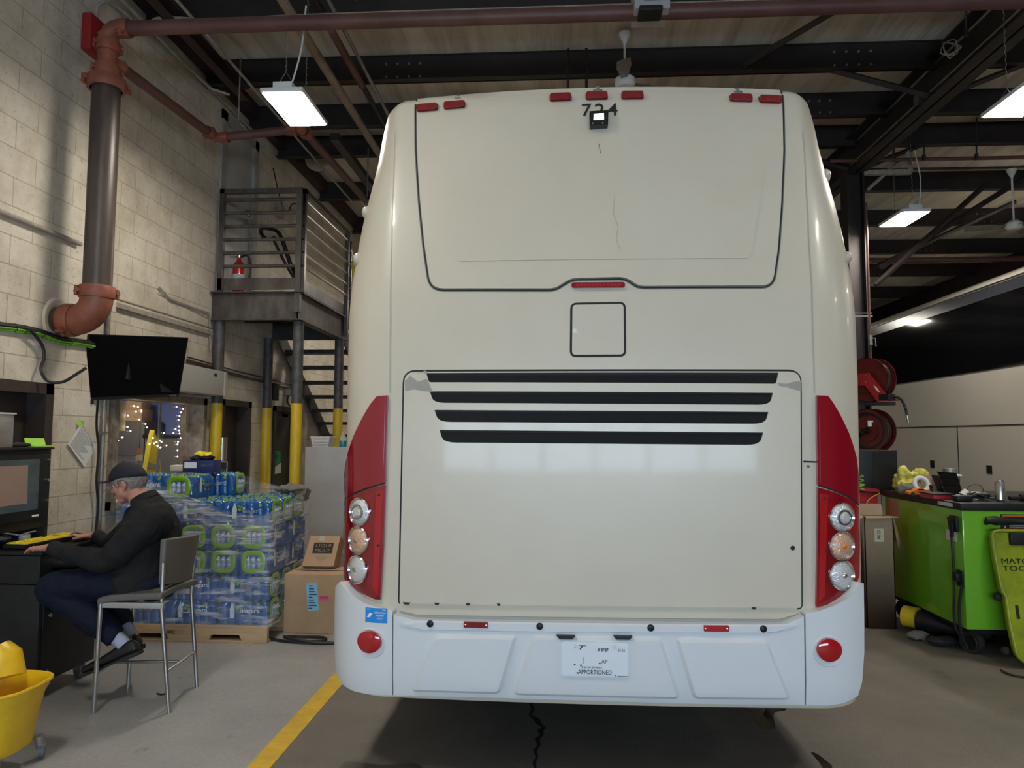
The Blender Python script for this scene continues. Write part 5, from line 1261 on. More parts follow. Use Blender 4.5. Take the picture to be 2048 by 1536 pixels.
# laptop
P = thing('laptop', 'open black laptop with dark screen leaning back on the lime cabinet', 'laptop', (3.35, 6.3, ZT))
s1, s2, s3, s4 = at(1875, 943, Y=6.42), at(1913, 946, Y=6.42), at(1926, 980, Y=6.24), at(1892, 984, Y=6.24)
s3.z = s4.z = ZT + .012
MB().prism([s1, s2, s3, s4], V((0, .012, .002))).build('screen', 'blackgloss', P)
MB().prism([(s4.x, 6.24, ZT), (s3.x, 6.24, ZT), (s3.x - .02, 6.12, ZT), (s4.x - .02, 6.12, ZT)], (0, 0, .014)).build('keyboard_base', 'lockergrey', P)
P = thing('glass_jar', 'clear jar with dark lid and white cloth strip behind the laptop', 'jar', (3.5, 6.65, ZT))
c = V((K(1901, 6.62), 6.62, ZT))
MB().lathe(c, [(0, 0), (.055, 0), (.06, .01), (.06, .15), (.05, .17), (.05, .18)]).build('jar', 'clear_plastic', P)
MB().lathe(c, [(.045, .18), (.052, .18), (.052, .21), (0, .215)]).build('lid', 'galv', P)
MB().loft([c + V((-.12, -.06, .14)), c + V((-.04, -.07, .155)), c + V((.05, -.07, .15))], [.012, .025, .03], [.01, .012, .012]).build('cloth_strip', 'paper', P)
P = thing('drink_can', 'tall silver printed drink can at the right of the lime cabinet top', 'can', (3.4, 5.75, ZT))
c = V((K(2000, 5.76), 5.76, ZT))
MB().lathe(c, [(0, .004), (.024, 0), (.034, .012), (.034, .138), (.027, .152), (.027, .154), (.025, .152), (0, .15)]).build('can_body', 'can', P)
MB().lathe(c, [(.025, .153), (.028, .153), (.028, .157), (.025, .158)]).build('can_rim', 'steel', P)
P = thing('white_adapter', 'white tapered plastic cap with blue tip lying on the worktop', 'adapter', (3.2, 5.9, ZT))
c = V((K(1926, 5.9), 5.9, ZT + .03))
MB().loft([c, c + V((.03, 0, .04))], [.034, .022], n=16).build('cup', 'whiteplastic', P)
MB().loft([c + V((.04, 0, .0)), c + V((.065, 0, .0))], [.016, .016]).build('blue_cap', 'blue', P)
tag(MB().box((K(1911, 5.7), 5.68, ZT), (K(1944, 5.7), 5.78, ZT + .045), .018).build('charger', 'blackplastic'), 'rounded dark charger at the near corner of the lime cabinet top', 'charger')
random.seed(4); pts = []; xa, xb = K(1945, 5.8), K(1992, 5.8)
for i in range(34):
    t = i / 33; pts.append(V((xa + (xb - xa) * t + .05 * math.sin(i * 2.1), 5.86 + .1 * math.cos(i * 1.7), ZT + .01 + .05 * abs(math.sin(i * 1.3)) * (1 - t * .6))))
tag(MB().tube(pts, .006, smooth=5, n=6).build('tangled_cable', 'hose'), 'tangle of black cables between the charger and the can', 'cables')
pts = [V((xa + .1 + .09 * math.cos(t) + .02 * t, 6.0, ZT + .05 + .06 * math.sin(t))) for t in [i * .5 for i in range(14)]]
tag(MB().tube(pts, .003, smooth=3, n=5).build('thin_wire', 'hose'), 'thin black wire looping up behind the charger', 'wire')
P = tag(MB().ball((K(1955, 6.05), 6.05, ZT + .025), (.08, .05, .03), 8).build('crumpled_foil', 'can'), 'crumpled silver foil behind the tangled cables', 'foil'); crumple(P, .03, .03)
P = thing('hand_tool', 'black air tool lying at the right end of the worktop', 'tool', (3.6, 5.75, ZT))
xa = K(2018, 5.8); MB().cyl((xa, 5.8, ZT + .02), (xa + .4, 5.8, ZT + .02), .016).cyl((xa + .08, 5.8, ZT + .025), (xa + .12, 5.8, ZT + .025), .025).build('barrel', 'blackmetal', P)
P = thing('trigger_tool', 'small black tool with upright handle beside the orange toy car', 'tool', (3.2, 6.25, ZT))
xa = K(1864, 6.2); MB().box((xa - .03, 6.19, ZT), (xa + .08, 6.23, ZT + .025), .008).cyl((xa, 6.21, ZT + .02), (xa, 6.21, ZT + .075), .012).ball((xa, 6.21, ZT + .08), .017, 8).build('body', 'blackplastic', P)
# junk under the cabinet
P = thing('trolley_jack', 'black trolley jack with yellow roller end under the lime cabinet', 'jack', (3.05, 5.95, .1))
MB().cyl((2.9, 6.35, .12), (2.97, 6.27, .12), .085, n=20).build('yellow_roller', 'yellow', P)
MB().loft([(2.97, 6.27, .11), (3.15, 6.1, .08), (3.35, 5.9, .08)], [.08, .075, .05]).build('body', 'blackmetal', P)
P = tag(MB().ball((2.86, 6.05, .04), (.09, .05, .035), 8).build('grey_rag', 'rag'), 'dirty grey rag on the floor beside the jack roller', 'rag'); crumple(P, .05, .04)
P = tag(MB().ball((2.98, 5.9, .04), (.12, .06, .035), 8).build('dark_rag', 'rubber'), 'black rag on the floor behind the cabinet caster', 'rag'); crumple(P, .05, .05)
# floor marks
def blotch(name, pts, m, lab, cat, z=.0012):
    pts = [at(x, y, Z=0) for x, y in pts]; pts = spline(pts, 4, True)
    tag(MB().prism([p + V((0, 0, z)) for p in pts], (0, 0, -.001)).build(name, m, smooth=0), lab, cat)
M['wet'] = mat('wet_floor', (.035, .028, .02), .05, coat=1)
M['oil'] = mat('old_oil_stain', (.055, .045, .036), .4)
blotch('puddle', [(1535, 1411), (1565, 1412), (1572, 1420), (1550, 1425), (1548, 1440), (1550, 1455), (1530, 1457), (1520, 1450), (1525, 1435), (1530, 1420)], 'wet', 'small wet puddle on the floor under the right end of the bumper', 'puddle')
blotch('puddle', [(1490, 1408), (1505, 1406), (1512, 1420), (1515, 1440), (1519, 1452), (1509, 1440), (1505, 1425), (1495, 1422)], 'wet', 'thin pale wet streak left of the puddle under the bumper', 'puddle')
blotch('oil_stain', [(1622, 1505), (1634, 1508), (1650, 1520), (1665, 1534), (1650, 1540), (1636, 1522)], 'wet', 'dark wet streak on the floor at the bottom right', 'stain')
blotch('oil_stain', [(685, 1530), (700, 1523), (760, 1530), (830, 1528), (835, 1545), (680, 1548)], 'oil', 'dark oil stain on the floor at the bottom edge left of the shadow', 'stain')
cr = [(1062, 1406), (1066, 1420), (1060, 1430), (1072, 1438), (1078, 1448), (1088, 1455), (1080, 1462), (1084, 1470), (1074, 1478), (1078, 1490), (1070, 1502), (1074, 1514), (1068, 1526), (1072, 1545)]
cl_ = [at(x, y, Z=0) for x, y in cr]; wv = [.006, .012, .008, .02, .016, .012, .018, .01, .014, .008, .01, .006, .008, .005]
mb = MB(); mb.add([p + V((s * w, 0, .0012)) for p, w in zip(cl_, wv) for s in (-1, 1)], [(2 * i, 2 * i + 1, 2 * i + 3, 2 * i + 2) for i in range(len(cl_) - 1)])
tag(mb.build('floor_crack', 'gap', smooth=0), 'jagged black crack in the floor under the coach', 'crack')
# ================================================================ LEFT SIDE: pallet of water
P = thing('pallet', 'pale wooden pallet under the wrapped water bottle packs', 'pallet', (-2.83, 6.05, 0))
PX0, PX1, PY0, PY1 = -3.46, -2.22, 5.58, 6.42
for z0, z1 in ((0, .018), (.112, .13)):
    for k in range(7 if z0 else 3):
        y = PY0 + (PY1 - PY0 - .1) * k / (6 if z0 else 2); MB().box((PX0, y, z0), (PX1, y + .1, z1), .002).build('deck_board', 'wood', P)
for y in (PY0, (PY0 + PY1) / 2 - .02, PY1 - .04):
    mb = MB()
    out = [(PX0, .018), (PX0 + .2, .018), (PX0 + .22, .06), (PX0 + .44, .06), (PX0 + .46, .018), (PX1 - .46, .018), (PX1 - .44, .06), (PX1 - .22, .06), (PX1 - .2, .018), (PX1, .018), (PX1, .112), (PX0, .112)]
    mb.prism([(x, y, z) for x, z in out], (0, .04, 0)).build('stringer', 'wood', P)
mb = MB(); text_on(mb, 'IPPC', (-2.98, PY0 - .001, .07), (1, 0, 0), (0, 0, 1), .03, .06); mb.build('heat_stamp', 'landing', P, smooth=0)

def bottle_bumps(w, d, h, long_side, ang=0):
    "a shrink-wrapped pack: 24 bottles showing through as bulges, tapered towards the caps"
    mb = MB(); nx, ny = (6, 4) if long_side else (4, 6)
    zs = [0, .02, .05, .085, .13, .15, .175, .19, .197]; sc = [.97, 1, 1, .985, 1, .99, .95, .9, .86]
    per = []
    for i in range(nx * 6): per.append((-w / 2 + w * i / (nx * 6), -d / 2, 'x', i % 6 / 6))
    for i in range(ny * 6): per.append((w / 2, -d / 2 + d * i / (ny * 6), 'y', i % 6 / 6))
    for i in range(nx * 6): per.append((w / 2 - w * i / (nx * 6), d / 2, 'x', i % 6 / 6))
    for i in range(ny * 6): per.append((-w / 2, d / 2 - d * i / (ny * 6), 'y', i % 6 / 6))
    vs = []; n = len(per)
    for z, s in zip(zs, sc):
        for x, y, ax, t in per:
            b = .012 * (1 - math.sin(math.pi * t) ** .6) * (1 if z > .01 else .4)
            X, Y = x * s, y * s
            if ax == 'x': Y -= math.copysign(b, Y)
            else: X -= math.copysign(b, X)
            vs.append((X, Y, z * h / .197))
    fs = [(i * n + j, i * n + (j + 1) % n, (i + 1) * n + (j + 1) % n, (i + 1) * n + j) for i in range(len(zs) - 1) for j in range(n)]
    fs += [tuple((len(zs) - 1) * n + j for j in range(n)), tuple(reversed(range(n)))]
    mb.add(vs, fs)
    return mb
def caps_mesh(w, d, h, long_side):
    nx, ny = (6, 4) if long_side else (4, 6); mb = MB()
    for i in range(nx):
        for j in range(ny):
            x = (-.5 + (i + .5) / nx) * w * .88; y = (-.5 + (j + .5) / ny) * d * .88
            mb.lathe((x, y, h), [(.03, -.012), (.02, .0), (.014, .008), (.013, .018), (0, .019)], n=8)
    return mb
def ring_pts(cx, cz, rx, rz, y):
    k = 20; return [V((cx + rx * math.copysign(abs(math.cos(t)) ** .55, math.cos(t)), y, cz + rz * math.copysign(abs(math.sin(t)) ** .55, math.sin(t)))) for t in [2 * math.pi * i / k for i in range(k)]]
PH = .178
def make_pack(long_side):
    w, d = (.4, .24) if long_side else (.24, .4)
    root = thing('water_pack', 'x', 'water bottles', (0, 0, 0), 'blue water packs on the pallet')
    bottle_bumps(w, d, PH, long_side).build('wrap', 'waterblue', root, local=True)
    caps_mesh(w, d, PH, long_side).build('bottle_caps', mat('lime_blue_caps', (.25, .42, .1), .25, c2=(.02, .12, .42), scale=30, lo=.45, hi=.55), root, local=True)
    yf = -d / 2 - .003
    def side(rot):
        # long side artwork (text) or short side artwork (green ring), facing -Y; rot turns it to face +X
        pass
    def art_long(T):
        out = []
        mb = MB(); text_on(mb, 'niagara', T((.055, 0, .105)), T((1, 0, 0), 1), (0, 0, 1), .04, .15); out.append(('lettering', mb, 'white'))
        mb = MB(); a = [T((x, 0, z)) for x, z in ((-.1, .05), (-.07, .05), (-.066, .12), (-.078, .15), (-.082, .17), (-.09, .17), (-.094, .15), (-.104, .12))]
        mb.prism(a, T((0, -.002, 0), 1)); out.append(('printed_bottle', mb, 'bottlewhite'))
        mb = MB()
        for x, z, r in ((-.045, .12, .012), (-.03, .14, .01), (-.05, .145, .009), (.12, .155, .012), (-.02, .115, .008)): 
            q = T((x, 0, z)); mb.cyl(q, q + T((0, -.002, 0), 1), r, n=10)
        mb.box(*[T((.0, .0, .148)), T((.05, -.002, .154))]) if False else None
        out.append(('leaf_print', mb, 'lime'))
        mb = MB()
        for x in (-.005, .05): q = T((x, 0, .07)); mb.cyl(q, q + T((0, -.002, 0), 1), .008, n=10)
        out.append(('drop_print', mb, 'orange'))
        return out
    def art_short(T):
        mb = MB(); pts = [T(p) for p in ring_pts(0, .1, .078, .07, 0)]
        mb.loft(pts, [.019] * 20, [.004] * 20, ref=T((0, 1, 0), 1), n=8, closed=True)
        out = [('lime_ring', mb, 'lime')]
        mb = MB()
        for k in range(3):
            x = -.042 + .042 * k; q = T((x, .012, 0)); mb.lathe(q, [(.018, .045), (.021, .05), (.021, .085), (.018, .09), (.021, .095), (.02, .12), (.01, .14)], n=10)
        out.append(('clear_bottles', mb, 'clearbottle'))
        mb = MB()
        for k in range(3): q = T((-.042 + .042 * k, -.008, .118)); mb.box(q - V((.01, .001, .005)), q + V((.01, .001, .005)))
        out.append(('small_print', mb, 'white'))
        return out
    def Tf(p, vec=0): return V(p) if vec else V((p[0], yf + p[1], p[2]))
    def Ts(p, vec=0):
        q = V((-p[1], p[0], p[2])); return q if vec else V((w / 2 + .003, 0, 0)) + q
    for nm, mb, m in (art_long if long_side else art_short)(Tf): mb.build(nm, m, root, local=True)
    for nm, mb, m in (art_short if long_side else art_long)(Ts): mb.build(nm, m, root, local=True)
    return root
proto = {True: make_pack(True), False: make_pack(False)}
used = {True: False, False: False}
LAYW = ['bottom', 'second', 'third', 'fourth', 'fifth', 'top']
def put_pack(ls, x, y, z, lab, rz=0):
    o = proto[ls] if not used[ls] else copy_tree(proto[ls]); used[ls] = True
    o.location = (x, y, z); o.rotation_euler = (0, 0, R(rz)); o['label'] = lab
LONG = {0: True, 1: True, 2: False, 3: False, 4: True}
CNT = ['leftmost', 'second from left', 'third from left', 'fourth from left', 'rightmost']
for L_ in range(5):
    z = .131 + L_ * (PH + .013); ls = LONG[L_]
    if ls: xs = [-3.23, -2.83, -2.43]; ysx = [5.72, 5.965, 6.21]
    else: xs = [-3.33, -3.085, -2.84, -2.595, -2.35]; ysx = [5.8, 6.205]
    for i, x in enumerate(xs):
        for j, y in enumerate(ysx):
            if not (j == 0 or i == len(xs) - 1 or L_ == 4): continue
            pos = 'rightmost' if i == len(xs) - 1 else CNT[i]
            row = ['front', 'middle', 'back'][j] if len(ysx) == 3 else ['front', 'back'][j]
            put_pack(ls, x + random.uniform(-.006, .006), y + random.uniform(-.006, .006), z, 'water bottle pack, %s layer on the pallet, %s row, %s' % (LAYW[L_], row, pos), random.uniform(-1.2, 1.2))
z = .131 + 5 * (PH + .013)
for i, (x, y, ls) in enumerate(((-3.34, 5.86, True), (-2.98, 5.8, False), (-2.92, 6.14, True))):
    put_pack(ls, x, y, z, 'water bottle pack alone on top of the stack, %s' % (['left of the three', 'front one with lime ring', 'right of the three'][i]), 2)
# stretch wrap
random.seed(11)
W_ = thing('stretch_wrap', 'clear stretch film wrapped round the stacked water packs', 'plastic wrap', (-2.83, 6.05, .1))
def wrapz(u):  # top edge of the film round the stack, u 0..1 from front left to front right to back right
    return 1.36 - .3 * u * 2 if u < .5 else 1.06 + (u - .5) * .28
mb = MB(); path = [(-3.47, 5.6), (-2.215, 5.585), (-2.2, 5.6), (-2.2, 6.42), (-3.47, 6.44)]; samp = []
def lin(a, b, k): return [(a[0] + (b[0] - a[0]) * i / k, a[1] + (b[1] - a[1]) * i / k) for i in range(k)]
samp = lin(path[0], path[1], 60) + lin(path[1], path[2], 2) + lin(path[2], path[3], 40) + lin(path[3], path[4], 30) + [path[4]]
rows = 26; vs = []; n_ = len(samp)
for i, (x, y) in enumerate(samp):
    if i <= 62: top = 1.28 - .36 * min(1, i / 48) + .09 * max(0, (i - 50) / 12)
    elif i <= 102: top = 1.01 + .1 * (i - 62) / 40
    else: top = 1.11 + .15 * (i - 102) / 30
    for r in range(rows):
        t = r / (rows - 1); z = .12 + (top - .12) * t
        wv = .006 * math.sin(i * .9 + r * .5) + .008 * math.sin(i * .33 - r * .8) + .01 * (t > .8) * math.sin(i * .7 + r)
        ox, oy = (0, -wv) if i <= 60 else (wv, 0) if i <= 102 else (0, wv)
        vs.append((x + ox, y + oy - (.012 if i <= 60 else 0), z))
fs = [(i * rows + r, (i + 1) * rows + r, (i + 1) * rows + r + 1, i * rows + r + 1) for i in range(n_ - 1) for r in range(rows - 1)]
mb.add(vs, fs).build('film', 'wrapfilm', W_, smooth=7)
# twisted upper rope of film and a loose sheet to the back corner
mb = MB()
for k, (dz, wd, oy) in enumerate(((0, .05, 0), (-.05, .07, .006), (-.12, .05, .003))):
    p = spline([V(q) for q in [(-3.3, 5.6, 1.25), (-3.0, 5.565, 1.13), (-2.75, 5.56, 1.03), (-2.5, 5.56, .95), (-2.32, 5.562, .93), (-2.205, 5.6, .97), (-2.185, 6.0, 1.05), (-2.2, 6.4, 1.12)]], 10)
    vs = []; n_ = len(p)
    for i, q in enumerate(p):
        t = i / (n_ - 1); w_ = wd * (.45 + .55 * math.sin(math.pi * min(1, t * 1.1))); c_ = q + V((0, -oy, dz * math.sin(math.pi * t) ** .5))
        for r in range(6): vs.append(c_ + V((0, -.012 * math.sin(r * 2.1 + i * .35 + k), w_ * (r / 5 - .5) * 2)))
    mb.add(vs, [(i * 6 + r, i * 6 + 6 + r, i * 6 + 7 + r, i * 6 + 1 + r) for i in range(n_ - 1) for r in range(5)])
mb.build('twisted_film', 'film2', W_, smooth=7)
mb = MB(); vs = []
for i in range(20):
    t = i / 19; a = V((-2.71, 6.15, 1.26)).lerp(V((-2.22, 6.4, 1.13)), t); b = V((-2.7, 6.25, 1.09)).lerp(V((-2.22, 6.4, 1.09)), t)
    for r in range(6): vs.append(a.lerp(b, r / 5) + V((0, .01 * math.sin(r * 2 + i), -.03 * math.sin(t * math.pi))))
mb.add(vs, [(i * 6 + r, i * 6 + 6 + r, i * 6 + 7 + r, i * 6 + 1 + r) for i in range(19) for r in range(5)]).build('loose_film', 'wrapfilm', W_, smooth=7)
# gloves on top corner, box of wipes, small box
P = tag(MB().ball((-2.32, 6.28, 1.13), (.14, .1, .035), 8).ball((-2.24, 6.32, 1.09), (.07, .08, .07), 8).build('work_gloves', 'rag'), 'dark brown crumpled gloves on the back right corner of the water stack', 'gloves')
bake(P, [('REMESH', dict(mode='VOXEL', voxel_size=.012))]); crumple(P, .07, .05)
P = thing('navy_box', 'open navy blue box with yellow and black gloves inside, on the top water packs', 'box', (-2.85, 6.15, 1.36))
zb = .131 + 6 * (PH + .013) + .008
a = at(365, 945, Y=5.95); b = at(426, 945, Y=5.95)
MB().box((a.x, 5.95, zb), (b.x, 6.1, zb + .1), .003).build('box', 'navy', P)
MB().box((a.x + .015, 5.947, zb + .035), (a.x + .12, 5.949, zb + .085)).build('white_panel', 'white', P)
mb = MB(); text_on(mb, 'GRADE GOLD', (b.x - .06, 5.947, zb + .06), (1, 0, 0), (0, 0, 1), .02, .09); mb.build('box_print', 'white', P, smooth=0)
g_ = MB().ball((a.x + .13, 6.02, zb + .12), (.11, .06, .035), 8).build('gloves', 'black', P); bake(g_, [('REMESH', dict(mode='VOXEL', voxel_size=.01))]); crumple(g_, .04, .04)
g_ = MB().ball((a.x + .15, 6.0, zb + .15), (.08, .04, .02), 8).build('yellow_gloves', 'vest', P); bake(g_, [('REMESH', dict(mode='VOXEL', voxel_size=.008))]); crumple(g_, .04, .025)
a = at(340, 945, Y=6.15); b = at(364, 945, Y=6.15)
tag(MB().box((a.x, 6.15, zb - .0), (b.x - .005, 6.25, zb + .05), .003).build('small_box', 'cream'), 'small cream box left of the navy box on the water packs', 'box')

# cartons right of the pallet
P = thing('cardboard_box', 'large cardboard box with pale blue shipping label beside the pallet', 'box', (-1.95, 6.1, 0))
x0 = at(568, 1200, Y=5.87).x; x1 = x0 + .5
MB().box((x0, 5.87, 0), (x1, 6.36, .475), .004).build('carton', 'cardboard', P)
MB().box((x0 + .02, 6.1, .475), (x1 - .02, 6.13, .477)).build('top_seam', 'cardboard_d', P)
MB().prism([(x0 + .02, 6.04, .476), (x0 + .25, 5.99, .484), (x1 - .02, 6.03, .478), (x0 + .2, 6.06, .478)], (0, 0, .002)).build('lifted_flap', 'cardboard_d', P)
lb = MB().prism([(x0 + .18, 5.868, .4), (x0 + .27, 5.868, .405), (x0 + .29, 5.868, .19), (x0 + .2, 5.868, .18)], (0, .001, 0)).build('blue_label', 'ltblue', P)
mb = MB()
for k in range(9): mb.box((x0 + .205, 5.8665, .2 + .022 * k), (x0 + .235 + .012 * (k * 7 % 4), 5.8675, .208 + .022 * k))
mb.build('label_print', 'navy', lb)
lb = MB().prism([(x0 + .29, 5.868, .31), (x0 + .37, 5.868, .305), (x0 + .375, 5.868, .26), (x0 + .29, 5.868, .258)], (0, .001, 0)).build('pink_label', 'pink', P)
mb = MB()
for k in range(14): mb.box((x0 + .298 + .005 * k, 5.8665, .28), (x0 + .3 + .005 * k, 5.8675, .302))
mb.build('barcode', 'redbox', lb)
P = thing('cardboard_box', 'cardboard oil box tilted back on top of the large cardboard box', 'box', (-1.95, 6.2, .48))
c0 = at(640, 1130, Y=6.12); tx = V((1, 0, 0)); up = V((.05, .42, .9)).normalized(); bk = V((0, .9, -.42)).normalized()
q0 = V((at(607, 1130, Y=6.12).x, 6.08, .487)); wv, hv, dv = .27, .26, .14
q0 = q0 + V((0, .0, dv * .42 * .25))
mm = MB().prism([q0, q0 + tx * wv, q0 + tx * (wv + .01) + up * hv, q0 + tx * .02 + up * hv], bk * dv); mm.build('carton', 'cardboard', P)
fr_ = -bk * .002
lab_c = q0 + tx * .15 + up * .155
lb = MB().prism([lab_c + tx * sx * .085 + up * sz * .045 + fr_ for sx, sz in ((-1, -1), (1, -1), (1, 1), (-1, 1))], fr_ * .3).build('logo_panel', 'black', P)
mb = MB(); text_on(mb, 'LIQUI', lab_c + up * .02 + fr_ * 1.6, tx, up, .03, .13); text_on(mb, 'MOLY', lab_c - up * .02 + fr_ * 1.6, tx, up, .03, .13); mb.build('lettering', 'cardboard', lb, smooth=0)
mb = MB().prism([lab_c - up * .08 + fr_ * 1.2 + tx * a + up * b for a, b in ((-.06, .01), (.06, .01), (.03, -.02), (0, -.03), (-.03, -.02))], fr_ * .3); mb.build('printed_mark', 'cardboard_d', P)
MB().prism([q0 + tx * a + up * (hv - .0) + fr_ + up * b for a, b in ((.1, 0), (.15, 0), (.145, -.045), (.105, -.045))], fr_ * .3).build('tape', 'clear_plastic', P)
# coil of black hose on the floor
tag(MB().tube([(-2.25, 5.68, .012), (-2.1, 5.62, .012), (-1.95, 5.6, .014), (-1.8, 5.64, .014), (-1.82, 5.72, .016), (-2.0, 5.74, .016), (-2.12, 5.68, .028), (-2.0, 5.6, .03), (-1.8, 5.58, .014), (-1.55, 5.65, .012), (-1.4, 5.8, .012)], .012, smooth=8, n=8).build('rubber_hose', 'hose'), 'black rubber hose coiled on the floor in front of the large cardboard box', 'hose')
# grey locker with basket
P = thing('storage_locker', 'tall pale grey steel locker behind the yellow posts', 'locker', (-2.5, 8.6, 0))
a = at(608, 1000, Y=7.65); LXa = a.x; LZt = at(640, 894, Y=7.65).z
MB().box((LXa, 7.65, .06), (LXa + .46, 8.1, LZt), .008).build('side_unit', 'lockergrey', P)
MB().box((LXa + .465, 7.66, .06), (LXa + .95, 8.1, LZt), .008).build('body', 'lockergrey', P)
MB().box((LXa + .47, 7.645, .1), (LXa + .54, 7.66, LZt - .02), .004).build('door', 'lockergrey', P)
MB().box((LXa, 7.66, 0), (LXa + .95, 8.1, .06)).build('plinth', 'blackmetal', P)
P = thing('white_basket', 'white woven plastic basket on top of the grey locker', 'basket', (LXa + .1, 7.8, LZt))
bx0, bx1 = at(622, 885, Y=7.72).x, at(660, 885, Y=7.72).x
MB().prism([(bx0 + .02, 7.72, LZt), (bx1 - .02, 7.72, LZt), (bx1, 7.7, LZt + .105), (bx0, 7.7, LZt + .105)], (0, .2, 0)).build('basket', 'whiteplastic', P)
mb = MB()
for k in range(9):
    for r_ in range(3):
        x = bx0 + .03 + (bx1 - bx0 - .06) * k / 8; z = LZt + .025 + .026 * r_
        mb.prism([(x - .009, 7.705 - .0, z - .004), (x, 7.705, z + .006), (x + .009, 7.705, z - .004), (x, 7.705, z)], (0, .012, 0))
mb.build('woven_holes', 'galv', P)
MB().box((bx0 - .006, 7.692, LZt + .1), (bx1 + .006, 7.93, LZt + .112), .004).build('rim', 'whiteplastic', P)
P = thing('spray_bottle', 'clear bottle with blue liquid on the locker beside the rear post', 'bottle', (LXa + .5, 7.8, LZt))
c = at(686, 890, Y=7.75); c.z = LZt
MB().lathe(c, [(0, 0), (.035, 0), (.037, .01), (.037, .07)]).build('liquid', mat('cyan_liquid', (.03, .2, .3), .2), P)
MB().lathe(c, [(.037, .07), (.037, .1), (.015, .14), (.014, .16), (0, .16)]).build('bottle', 'clear_plastic', P)
# signs by the dark doors
P = thing('door_sign', 'black sign with white PARTS lettering in front of the first dark door', 'sign', (-3.4, 7.6, 1.1))
sa = at(436, 922, Y=7.45); sb = at(455, 960, Y=7.45)
MB().box((sa.x - .05, 7.45, .8), (sb.x, 7.46, sa.z), .002).build('panel', 'black', P)
mb = MB().box((sa.x - .05, 7.447, sa.z - .012), (sb.x - .008, 7.449, sa.z - .006)).box((sb.x - .012, 7.447, .82), (sb.x - .006, 7.449, sa.z - .01))
text_on(mb, 'PARTS', (sb.x - .06, 7.447, sa.z - .1), (1, 0, 0), (0, 0, 1), .034, .1)
text_on(mb, 'DEPARTMENT', (sb.x - .075, 7.447, sa.z - .19), (1, 0, 0), (0, 0, 1), .03, .13); mb.build('lettering', 'white', P, smooth=0)
P = thing('green_sign', 'green and white poster on the second dark door', 'sign', (-3.6, 9.9, 1.2))
X = XW - .012
p1, p2, p3, p4 = at(539, 900, X=X), at(560, 902, X=X), at(560, 946, X=X), at(539, 950, X=X)
MB().prism([p1, p2, p3, p4], (.008, 0, 0)).build('panel', 'signgreen', P)
MB().prism([p4 + V((.009, 0, .0)), p3 + V((.009, 0, 0)), p3 + V((.009, 0, .14)), p4 + V((.009, 0, .06))], (.002, 0, 0)).build('lower_band', 'paper', P)
mb = MB(); cc = (p1 + p3) / 2; text_on(mb, 'SAFETY', cc + V((.0095, 0, .06)), p2 - p1, (0, 0, 1), .05, .22); mb.build('lettering', 'white', P, smooth=0)
P = thing('steel_dispenser', 'round steel dispenser on the wall between post and first dark door', 'dispenser', (-3.6, 7.8, 1.2))
c = at(444, 893, Y=7.75); MB().cyl(c + V((0, 0, -.17)), c + V((0, 0, .1)), .055, n=20).build('body', 'steel', P)
mb = MB().box((XW, 9.15, 1.15), (XW + .01, 9.22, 1.5)); tag(mb.build('blue_notice', 'navy'), 'narrow blue notice on the wall between the two dark doors', 'notice')
P = thing('wall_junction_box', 'small black box with white socket on the wall beside the rear left post', 'box', (XW, 9.55, 2.2))
c = at(546, 786, X=XW); MB().box((XW, c.y - .14, c.z - .1), (XW + .06, c.y + .06, c.z + .12), .008).build('body', 'blackplastic', P)
c = at(573, 783, X=XW); MB().box((XW, c.y - .1, c.z - .06), (XW + .1, c.y + .1, c.z + .04), .03).build('white_unit', 'conduit', P)
MB().tube([(XW + .05, c.y - .05, c.z - .05), (XW + .06, c.y - .12, c.z - .14), (XW + .06, c.y, c.z - .2), (XW + .06, c.y + .1, c.z - .1), (XW + .05, c.y + .05, c.z + .1)], .012, smooth=5, n=6).build('wires', 'hose', P)
P = thing('door_tag', 'red and white tag hanging low on the second dark door', 'tag', (-3.7, 9.7, 1.0))
c = at(541, 962, X=XW - .01); MB().box((XW - .015, c.y - .05, c.z - .09), (XW - .008, c.y + .05, c.z + .09)).build('red_tag', 'redbox', P)
MB().box((XW - .01, c.y - .01, c.z - .05), (XW - .004, c.y + .07, c.z + .08)).build('white_tag', 'paper', P)

# cables on the wall
def wallpts(l, off=.02): return [at(x, y, X=XW + off) for x, y in l]
P = thing('wall_cables', 'bundle of black and bright green cables sagging along the block wall', 'cables', (XW, 4.9, 2.4))
l = [(-40, 645), (0, 650), (40, 655), (80, 664), (120, 677), (160, 684), (200, 690)]
MB().tube(wallpts(l, .03), .014, smooth=5, n=8).tube(wallpts([(x, y - 4) for x, y in l], .02), .009, smooth=5, n=6).build('black_cable', 'hose', P)
MB().tube(wallpts([(x, y + 8 + 2 * math.sin(x / 15)) for x, y in l], .025), .008, smooth=5, n=6).tube(wallpts([(x, y + 4 - 2 * math.sin(x / 12)) for x, y in l], .035), .007, smooth=5, n=6).build('green_cable', 'greencable', P)
tb = MB()
for x, y in ((30, 656), (50, 659), (85, 668), (140, 684)):
    q = wallpts([(x, y)], .03)[0]; tb.tube([q + V((.0, 0, .03)), q + V((.025, 0, 0)), q + V((0, 0, -.03)), q + V((-.02, 0, 0))], .003, n=5, closed=True)
tb.build('cable_tie', 'black', P)
tag(MB().tube([at(60, 658, X=XW + .05), at(84, 690, X=XW + .04), at(88, 715, X=XW + .04), at(82, 740, X=XW + .05), at(96, 762, X=XW + .08), at(125, 764, X=XW + .15), at(150, 750, X=-3.5), at(172, 736, X=-3.45)], .011, smooth=6, n=8).build('screen_cable', 'hose'), 'black cable drooping from the bundle to the back of the wall screen', 'cable')
